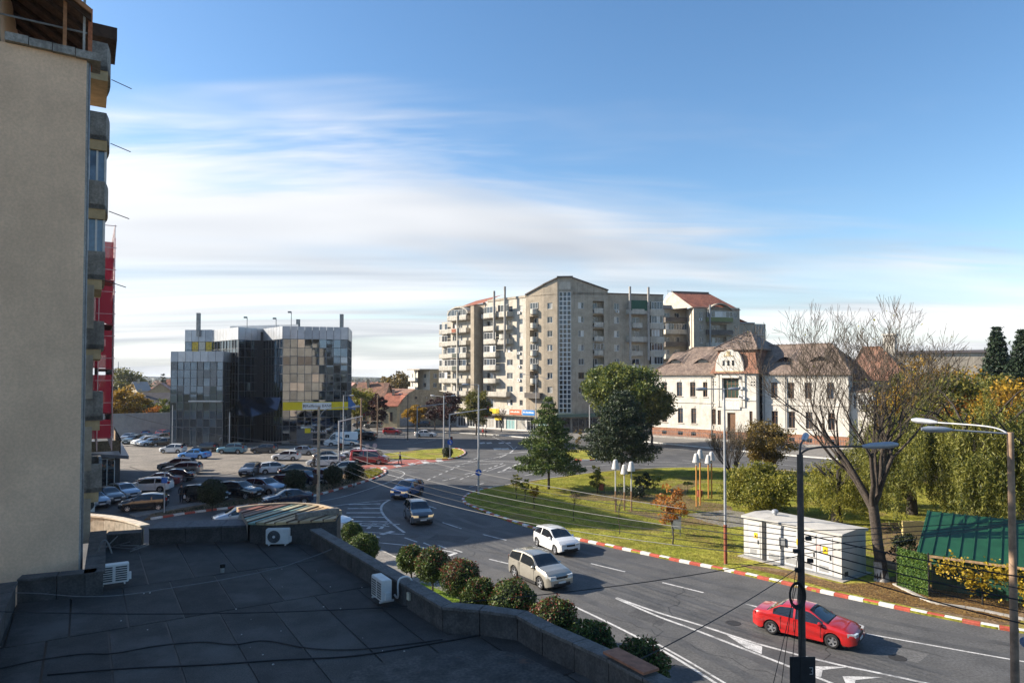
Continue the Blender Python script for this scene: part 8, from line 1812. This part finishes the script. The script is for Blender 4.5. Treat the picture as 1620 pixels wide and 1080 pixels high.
# ---- transformer cabin
def cabin():
    A = g(1177, 882); B = g(1332, 921); d = (B - A).normalized(); n = Vector((-d.y, d.x, 0)); n = n if n.y > 0 else -n; L = (B - A).length; D = 2.75; H = 2.55
    r = thing('transformer_cabin', 'pale grey transformer cabin with warning signs beside the bare tree', 'cabin', tuple(A)); M = mat('cabin_grey', (0.46, 0.45, 0.43), 0.65, var=0.09, scale=0.8, dirt=0.5, dirt_col=(0.38, 0.35, 0.31), streak=0.2); z = 0.15
    MB().obox(A + d * -0.25 - n * 0.35 + UP * 0.02, d * (L + 0.5), n * (D + 0.6), UP * 0.14).build('base_slab', M_CONC, r)
    f = Facet(tuple(A[:2]), tuple(B[:2])); MB().obox(A + UP * z, d * L, n * D, UP * H).build('body', M, r)
    P = [A - d * 0.12 - n * 0.12, B + d * 0.12 - n * 0.12, B + d * 0.12 + n * (D + 0.12), A - d * 0.12 + n * (D + 0.12)]; zt = z + H
    mid = [(P[0] + P[3]) / 2, (P[1] + P[2]) / 2]
    mb = MB(); V = [Vector((p.x, p.y, zt)) for p in P] + [Vector((p.x, p.y, zt + 0.14)) for p in P] + [Vector((p.x, p.y, zt + 0.24)) for p in mid]; mb.add(V, [(0, 1, 5, 4), (2, 3, 7, 6), (3, 0, 4, 8, 7), (1, 2, 6, 9, 5), (4, 5, 9, 8), (8, 9, 6, 7), (3, 2, 1, 0)]); mb.build('roof', mat('cabin_roof', (0.44, 0.42, 0.38), 0.85, var=0.12, scale=0.8, dirt=0.3), r)
    Y = mat('warning_yellow', (0.75, 0.48, 0.01), 0.5); K = M_TRIM
    doors = [(0.35, 1.25), (1.75, 2.9), (2.95, 4.1), (4.25, 5.15), (5.2, 6.2)]
    for a, b in doors:
        mb = MB(); f.box(mb, a, b, z + 0.12, z + H - 0.2, 0.0, 0.022); o = mb.build('door', mat('cabin_door', (0.47, 0.465, 0.46), 0.55, var=0.05, dirt=0.25, dirt_col=(0.4, 0.37, 0.33)), r); mb = MB(); f.box(mb, b - 0.16, b - 0.1, z + 1.0, z + 1.25, 0.022, 0.06); mb.build('handle', K, o)
        mb = MB(); f.box(mb, a - 0.022, a - 0.004, z + 0.1, z + H - 0.18, 0.0, 0.006); mb.build('door_joint', K, r)
        mb = MB()
        for k in range(6): f.box(mb, a + 0.15, b - 0.25, z + 0.25 + 0.06 * k, z + 0.28 + 0.06 * k, 0.022, 0.034)
        mb.build('vent_louvre', M_GREYF, o)
    for u, zz, s_ in ((0.95, 1.35, 0.26), (4.0, 1.5, 0.26), (5.75, 1.35, 0.30)):
        mb = MB(); f.box(mb, u - s_ / 2, u + s_ / 2, z + zz, z + zz + s_ * 1.35, 0.03, 0.042); o = mb.build('warning_sign', Y, r)
        t = MB(); c = u; t.add([f.P(c - s_ * 0.3, z + zz + s_ * 0.4, 0.044), f.P(c + s_ * 0.3, z + zz + s_ * 0.4, 0.044), f.P(c, z + zz + s_ * 1.0, 0.044)], [(0, 1, 2)]); t.build('warning_symbol', K, o)
    mb = MB(); f.box(mb, 5.2, 5.45, z + 1.45, z + 1.75, 0.03, 0.04); mb.build('red_notice', mat('notice_red', (0.6, 0.35, 0.32), 0.6), r)
    mb = MB(); f.box(mb, 1.42, 1.68, z, z + H + 0.02, 0.004, 0.05); mb.build('joint_post', M_TRIM, r); mb = MB(); f.box(mb, 2.75, 3.15, z + 1.25, z + 1.75, 0.024, 0.16); mb.build('meter_box', M_GREYF, r)
    mb = MB(); f.box(mb, 0, L, z, z + 0.1, 0.0, 0.03); mb.build('plinth', M_GREYF, r)
    e = Facet(tuple(B[:2]), tuple((B + n * D)[:2])); mb = MB(); e.box(mb, 0.3, 0.65, z + 0.15, z + 0.4, 0.0, 0.03); mb.build('end_vent', M_TRIM, r)
    c = A + d * 1.5 + n * 1.3; MB().lathe([(0.12, 0), (0.12, 0.16), (0.22, 0.2), (0.20, 0.36), (0.08, 0.42)], 14, (c.x, c.y, zt + 0.2)).build('roof_ventilator', M_GALV, r, 40)
cabin()
# ---- green hut, ivy screen, mesh gate, vine
def hut():
    A = g(1474, 934); d = Vector((0.80, -0.60, 0)); n = Vector((0.60, 0.80, 0)); L, D = 9.0, 4.2; r = thing('green_hut', 'dark green hut with ribbed green metal roof at the right edge', 'hut', tuple(A))
    MG = mat('hut_green', (0.016, 0.08, 0.045), 0.6, var=0.2, scale=1.2, streak=0.2); MR = mat('hut_roof', (0.018, 0.085, 0.038), 0.4, var=0.15, scale=0.8, metal=0.3, dirt=0.3, dirt_col=(0.06, 0.10, 0.06)); zf, zb = 2.25, 3.35
    f = Facet(tuple(A[:2]), tuple((A + d * L)[:2])); f.n = -n
    for k in range(9):
        mb = MB(); f.box(mb, k * 1.0, k * 1.0 + 0.985, 0.1, zf, -0.06, 0.0); mb.build('wall_board', MG, r)
    MB().add([A + UP * 0.1, A + n * D + UP * 0.1, A + n * D + UP * zb, A + UP * zf], [(0, 1, 2, 3)]).build('side_wall', MG, r); MB().obox(A + d * 0.1 + n * 0.15 + UP * 0.1, d * (L - 0.3), n * (D - 0.3), UP * (zf - 0.3)).build('core', M_TRIM, r)
    o = A - d * 0.5 - n * 0.9 + UP * (zf - 0.05); sl = n * (D + 1.4) + UP * (zb - zf + 0.35); k = 0; w = 0.62
    while k * w < L + 1:
        q = o + d * (k * w); nn = d.cross(sl).normalized(); nn = nn if nn.z > 0 else -nn
        MB().obox(q, d * (w - 0.012), sl, nn * 0.04).build('roof_sheet', MR, r); MB().obox(q - d * 0.03 + nn * 0.04, d * 0.06, sl, nn * 0.07).build('roof_rib', MR, r); k += 1
    MB().obox(o - d * 0.05 - UP * 0.14, d * (L + 1), n * 0.08, UP * 0.14).build('eave_board', mat('eave_wood', (0.30, 0.20, 0.11), 0.8, var=0.3, scale=3), r); MB().obox(o - d * 0.06 - UP * 0.12, -d * 0.05, sl, UP * 0.2).build('verge_board', MG, r)
    mb = MB(); f.box(mb, 1.2, 2.2, 0.15, 2.0, 0.0, 0.03); mb.build('door', mat('hut_door', (0.03, 0.11, 0.085), 0.6), r)
    # ivy screen
    a, b = g(1420, 931), g(1470, 947); s = thing('ivy_screen', 'bright green artificial ivy screen panel beside the hut', 'screen', tuple(a)); dd = b - a; ff = Facet(tuple(a[:2]), tuple(b[:2]))
    mb = MB(); ff.box(mb, 0, ff.len, 0.1, 2.35, -0.06, 0.0); mb.build('panel', mat('ivy_backing', (0.03, 0.07, 0.015), 0.9), s); nq = 2600; uu = nrs.uniform(0, ff.len, nq); zz = nrs.uniform(0.1, 2.4, nq); C = np.array([tuple(ff.P(u_, z_, rnd.uniform(0.0, 0.09))) for u_, z_ in zip(uu, zz)]); leaf_obj('foliage', C, 0.05, leaf_mat('ivy_leaf', (0.05, 0.11, 0.015), (0.13, 0.20, 0.03), 0.25, 1.5), s)
    for u_ in (0.0, ff.len): c = ff.P(u_, 0, 0.02); MB().tube([(c.x, c.y, 0.05), (c.x, c.y, 2.5)], 0.04, 6).build('post', M_TRIM, s)
    # dark side hedge behind the screen
    broadleaf('dark bush between the tree trunk and the ivy screen', g(1432, 905)[:2], 2.4, 0.9, LF['dkbox'], 2200, 0.08, 0.2, 0.06, 36, 'bush', None, 0.4, cat='bush')
    # mesh fence with vine
    a = b.copy(); e = a + Vector((0.84, -0.54, 0)) * 10; mf = thing('mesh_fence', 'dark wire mesh fence in front of the green hut', 'fence', tuple(a)); gf = Facet(tuple(a[:2]), tuple(e[:2])); m = MB(); u_ = 0.0
    while u_ < gf.len: gf.box(m, u_, u_ + 0.012, 0.1, 1.75, 0, 0.012); u_ += 0.16
    z_ = 0.15
    while z_ < 1.76: gf.box(m, 0, gf.len, z_, z_ + 0.012, 0.013, 0.025); z_ += 0.13
    m.build('wire_mesh', M_TRIM, mf)['kind'] = 'stuff'
    for k in range(5): c = gf.P(k * 2.4, 0); MB().tube([(c.x, c.y, 0.05), (c.x, c.y, 1.9)], 0.045, 8).build('post', M_TRIM, mf)
    v = thing('grape_vine', 'golden yellow vine hanging over the mesh fence by the hut', 'vine', tuple(gf.P(0.6, 0))); pts = []
    for k in range(46):
        u_ = 0.55 + k * 0.17 + rnd.uniform(-0.1, 0.1); zc = 1.75 + 0.25 * math.sin(k * 0.5) - 0.12 * (rnd.random() < 0.3); sp = 0.16 + 0.16 * abs(math.sin(k * 0.37)); c = np.array(gf.P(u_, zc, 0.15)); pts.append(c + nrs.normal(size=(34, 3)) * np.array([sp, sp, sp * 1.1]))
    for u0 in (1.9, 2.5, 4.1): pts.append(np.array(gf.P(u0, 1.25, 0.2)) + nrs.normal(size=(60, 3)) * np.array([0.14, 0.14, 0.3]))
    leaf_obj('foliage', np.concatenate(pts), 0.085, LF['vine'], v, 0.75); MB().tube([gf.P(0.5, 1.6, 0.05), gf.P(3, 1.85, 0.05), gf.P(6, 1.75, 0.05), gf.P(9, 1.8, 0.05)], 0.02, 5).build('stem', M_BARK, v)
    # concrete edging
    P = resample(smooth_path([g(1412, 928), g(1440, 942), g(1475, 958), g(1540, 968), g(1620, 985), g(1700, 1000)], 5), 0.8); ed = thing('concrete_edging', None, None, tuple(P[0])); ed['kind'] = 'structure'
    for i in range(len(P) - 1): t = P[i + 1] - P[i]; nn = Vector((-t.y, t.x, 0)).normalized(); MB().obox(P[i] + UP * 0.05, t * 0.98, nn * 0.22, UP * 0.16).build('edging_stone', M_CONC, ed)
    # pale yellow garden wall and roof glimpsed under the willow
    w = thing('garden_wall', 'pale yellow garden wall showing below the willow', 'wall', (20, 54, 0)); MB().obox(at(1428, 800, 50) * 1 + Vector((0, 0, -at(1428, 800, 50).z + 0.1)), Vector((9, -1.5, 0)), Vector((0.05, 0.3, 0)), UP * 1.5).build('wall_panel', mat('yellow_wall', (0.50, 0.40, 0.18), 0.9, var=0.15), w)
hut()
# ---- people
def person(label, p, H, face, top, leg, hair=(0.03, 0.02, 0.015), stride=0.22, arm=0.1, bag=None):
    r = thing('person', label, 'person', (p[0], p[1], 0.0), R(face)); ORG[r] = Vector((0, 0, 0)); s = H / 1.75
    J = dict(pel=(0, 0, 0.95), ch=(0.02, 0, 1.28), nk=(0.02, 0, 1.47), hd0=(0.035, 0, 1.56), hd=(0.04, 0, 1.66), hl=(0, 0.10, 0.9), kl=(stride * 0.6, 0.11, 0.5), al=(stride * 0.5, 0.11, 0.08), tl=(stride * 0.5 + 0.17, 0.12, 0.04), hr=(0, -0.10, 0.9), kr=(-stride * 0.2, -0.11, 0.49), ar=(-stride * 0.9, -0.11, 0.10), tr=(-stride * 0.9 + 0.16, -0.12, 0.04),
             sl=(0.02, 0.19, 1.40), el=(-arm * 0.6, 0.25, 1.12), wl=(arm * 0.2 - 0.02, 0.26, 0.88), ml=(arm * 0.3, 0.26, 0.79), sr=(0.02, -0.19, 1.40), er=(arm * 0.5, -0.25, 1.12), wr=(arm * 1.2 + 0.06, -0.26, 0.90), mr=(arm * 1.4 + 0.08, -0.26, 0.81))
    Rr = dict(pel=0.15, ch=0.155, nk=0.06, hd0=0.085, hd=0.092, hl=0.10, kl=0.065, al=0.045, tl=0.04, hr=0.10, kr=0.065, ar=0.045, tr=0.04, sl=0.075, el=0.05, wl=0.035, ml=0.035, sr=0.075, er=0.05, wr=0.035, mr=0.035)
    E = [('pel', 'ch'), ('ch', 'nk'), ('nk', 'hd0'), ('hd0', 'hd'), ('pel', 'hl'), ('hl', 'kl'), ('kl', 'al'), ('al', 'tl'), ('pel', 'hr'), ('hr', 'kr'), ('kr', 'ar'), ('ar', 'tr'), ('ch', 'sl'), ('sl', 'el'), ('el', 'wl'), ('wl', 'ml'), ('ch', 'sr'), ('sr', 'er'), ('er', 'wr'), ('wr', 'mr')]
    ks = list(J); me = bpy.data.meshes.new('body'); me.from_pydata([tuple(c * s for c in J[k]) for k in ks], [(ks.index(a), ks.index(b)) for a, b in E], [])
    t = bpy.data.objects.new('t', me); col.objects.link(t); md = t.modifiers.new('s', 'SKIN'); t.modifiers.new('u', 'SUBSURF').levels = 2; t.modifiers['u'].render_levels = 2
    for i, k in enumerate(ks): me.skin_vertices[0].data[i].radius = (Rr[k] * s * (0.8 if k in ('pel', 'ch') else 1), Rr[k] * s); me.skin_vertices[0].data[i].use_root = (k == 'pel')
    bpy.context.view_layer.update(); m2 = bpy.data.meshes.new_from_object(t.evaluated_get(bpy.context.evaluated_depsgraph_get())); bpy.data.objects.remove(t)
    m2.materials.clear()
    for mm in (mat('skin', (0.42, 0.25, 0.18), 0.6), mat('cloth_%s' % label[:14], top, 0.9, var=0.2, scale=6), mat('trouser_%s' % label[:14], leg, 0.9, var=0.2, scale=6), M_TRIM): m2.materials.append(mm)
    for pl in m2.polygons:
        c = pl.center; z = c.z / s; pl.material_index = 3 if z < 0.11 else (2 if z < 0.86 and abs(c.y) / s < 0.215 else (0 if z > 1.49 or (z < 0.87) else 1)); pl.use_smooth = True
    obj('body', m2, r); mb = MB(); mb.lathe([(0.01, -0.02), (0.085, 0.0), (0.105, 0.05), (0.09, 0.11), (0.04, 0.145), (0.005, 0.15)], 12, (0.02 * s, 0, 1.66 * s)); mb.build('hair', mat('hair_dark', hair, 0.7), r, 60)
    f = MB(); f.tube([(0.12 * s, 0, 1.67 * s), (0.155 * s, 0, 1.645 * s), (0.13 * s, 0, 1.63 * s)], [0.012, 0.016, 0.012], 6); f.build('nose', MATS['skin'], r, 60)
    for e in (-1, 1): MB().lathe([(0.012, -0.005), (0.012, 0.005)], 8, (0.128 * s, 0.035 * e, 1.685 * s), 'x').build('eye', M_TRIM, r)
    mb = MB(); mb.box((0.125 * s, 0, 1.60 * s), (0.012, 0.045, 0.01)); mb.build('mouth', mat('lip', (0.3, 0.12, 0.1), 0.6), r)
    return r
for a, k in (((287, 795), 0),):
    q = g(*a); person('person in dark clothes carrying a white bag in the parking lot', q[:2], 1.78, -70, (0.02, 0.02, 0.022), (0.02, 0.02, 0.023), stride=0.12)
    mb = MB(); d = Vector((math.cos(R(-70)), math.sin(R(-70)), 0)); w = Vector((-d.y, d.x, 0)); c = Vector((q.x, q.y, 0)) + w * 0.27 + d * 0.05; bg = thing('carrier_bag', 'white carrier bag held by the person in the parking lot', 'bag', (c.x, c.y, 0.42)); mb.tube([c + UP * 0.40, c + UP * 0.48, c + UP * 0.66, c + UP * 0.78], [0.08, 0.12, 0.10, 0.02], 8); mb.build('sack', M_PVC, bg, 60)
person('person in black walking over the red crossing', g(633, 735)[:2], 1.75, 150, (0.015, 0.015, 0.017), (0.02, 0.02, 0.024), stride=0.32, arm=0.2)
person('person in a red jacket walking before the shops', g(764, 690)[:2], 1.72, -150, (0.30, 0.03, 0.025), (0.03, 0.03, 0.04), stride=0.25, arm=0.12); person('person in a dark jacket walking beside the red jacket', g(768.5, 691)[:2], 1.78, -145, (0.02, 0.02, 0.025), (0.03, 0.03, 0.035), stride=0.25, arm=0.12)
person('person in dark clothes standing just left of the concrete utility pole', g(497, 742)[:2], 1.72, -100, (0.03, 0.03, 0.035), (0.02, 0.02, 0.03), stride=0.1)
# ---- overhead cables
def wire(a, b, sag, rad, m, label, group, n=18):
    a, b = Vector(a), Vector(b); pts = [a.lerp(b, t / n) - UP * sag * 4 * (t / n) * (1 - t / n) for t in range(n + 1)]; return cable_thing('overhead_cable', pts, rad, m, label, group, 4)
T1 = Vector((p1[0], p1[1], 0)); T2 = Vector((p2[0], p2[1], 0)); ordn = ['top', 'second', 'third', 'fourth', 'fifth', 'sixth', 'seventh', 'lowest']
for k in range(7): wire(q9 + Vector((0.2 - 0.1 * k, -0.1, 7.3 - 0.33 * k)), T1 + Vector((-0.1, 0.1, 7.25 - 0.17 * k)), 0.55 + 0.12 * k, 0.013, M_CABLE if k % 3 else M_CABLEG, 'cable from the concrete utility pole to the dark lamp pole, %s of seven' % (ordn[k] if k < 6 else 'lowest'), 'cables over the road')
for k in range(5): wire(T1 + Vector((0.12, 0.05, 7.0 - 0.22 * k)), Vector((22.5 + 0.5 * k, 15.5 - 1.1 * k, 6.6 - 0.15 * k)), 0.5 + 0.1 * k, 0.013 if k % 2 else 0.02, M_CABLE, 'cable from the dark lamp pole down to the right edge, %s of five' % (ordn[k] if k < 4 else 'lowest'), 'cables to the right edge')
for k in range(4): wire(T1 + Vector((0.12, 0.05, 7.1 - 0.24 * k)), Vector((40, 31 + 3 * k, 7.4 - 0.5 * k)), 0.35, 0.013, M_CABLE, 'cable running from the dark lamp pole past the hut, %s of four' % (ordn[k] if k < 3 else 'lowest'), 'cables past the hut')
wire(T1 + Vector((-0.1, -0.1, 6.0)), Vector((-9.5, 4.0, 7.2)), 1.0, 0.016, M_CABLE, 'thick black cable from the dark lamp pole over the flat roof', None, 26)
wire(T1 + Vector((-0.1, -0.1, 6.35)), Vector((-16.5, 15.5, 7.0)), 0.9, 0.013, M_CABLE, 'thin black cable from the lamp pole past the clipped balls to the left wall', None, 26)
for k, (px, py, zz) in enumerate(((200, 705, 8.4), (190, 690, 9.2), (205, 738, 6.6), (196, 655, 11.0))): e = at(px, py, 66); wire(q9 + Vector((-0.3, 0, 6.9 - 0.25 * k)), e, 0.5 if k != 2 else 1.9, 0.02, M_CABLEG, 'pale cable from the concrete pole to the left buildings, %s of four' % ordn[k], 'cables over the parking lot')
for k in range(3): wire(T1 + Vector((0.02 - 0.1 * k, -0.18, 6.4)), T1 + Vector((-0.25 - 0.35 * k, -0.3, 1.2)), -0.0, 0.011, M_CABLE, 'cable dropping down beside the dark lamp pole, %s of three' % ordn[k], 'cables hanging on the pole', 6)
wire(T1 + Vector((-0.1, -0.1, 5.8)), T1 + Vector((-2.4, -2.0, 0.3)), 0, 0.012, M_CABLE, 'slanting stay cable at the foot of the dark lamp pole', None, 4)
# pigeons in the sky are too small to build; street railing at the far crossing
f = Facet(tuple(g(583, 692)[:2]), tuple(g(640, 694)[:2])); r = thing('street_railing', 'grey pedestrian railing at the far crossing', 'railing', tuple(f.P(0, 0)))
for z in (0.35, 0.7, 1.05): MB().tube([f.P(0, z), f.P(f.len, z)], 0.03, 5).build('rail', M_GALV, r)
for k in range(9): MB().tube([f.P(f.len * k / 8, 0), f.P(f.len * k / 8, 1.1)], 0.035, 5).build('post', M_GALV, r)
# ------------------------------------------------------------------ air
def haze():
    mb = MB(); mb.obox(Vector((-4600, -330, -1.2)), Vector((9200, 0, 0)), Vector((0, 9000, 0)), Vector((0, 0, 42.2)))
    m = bpy.data.materials.new('haze'); m.use_nodes = True; nt = m.node_tree; nt.nodes.clear(); o = nt.nodes.new('ShaderNodeOutputMaterial'); v = nt.nodes.new('ShaderNodeVolumePrincipled')
    v.inputs['Color'].default_value = (0.80, 0.87, 0.96, 1); v.inputs['Density'].default_value = 0.00011; v.inputs['Anisotropy'].default_value = 0.2; nt.links.new(v.outputs[0], o.inputs['Volume'])
    h = mb.build('haze', m); h['kind'] = 'stuff'; h['label'] = 'thin bluish air between the camera and the horizon'
haze()
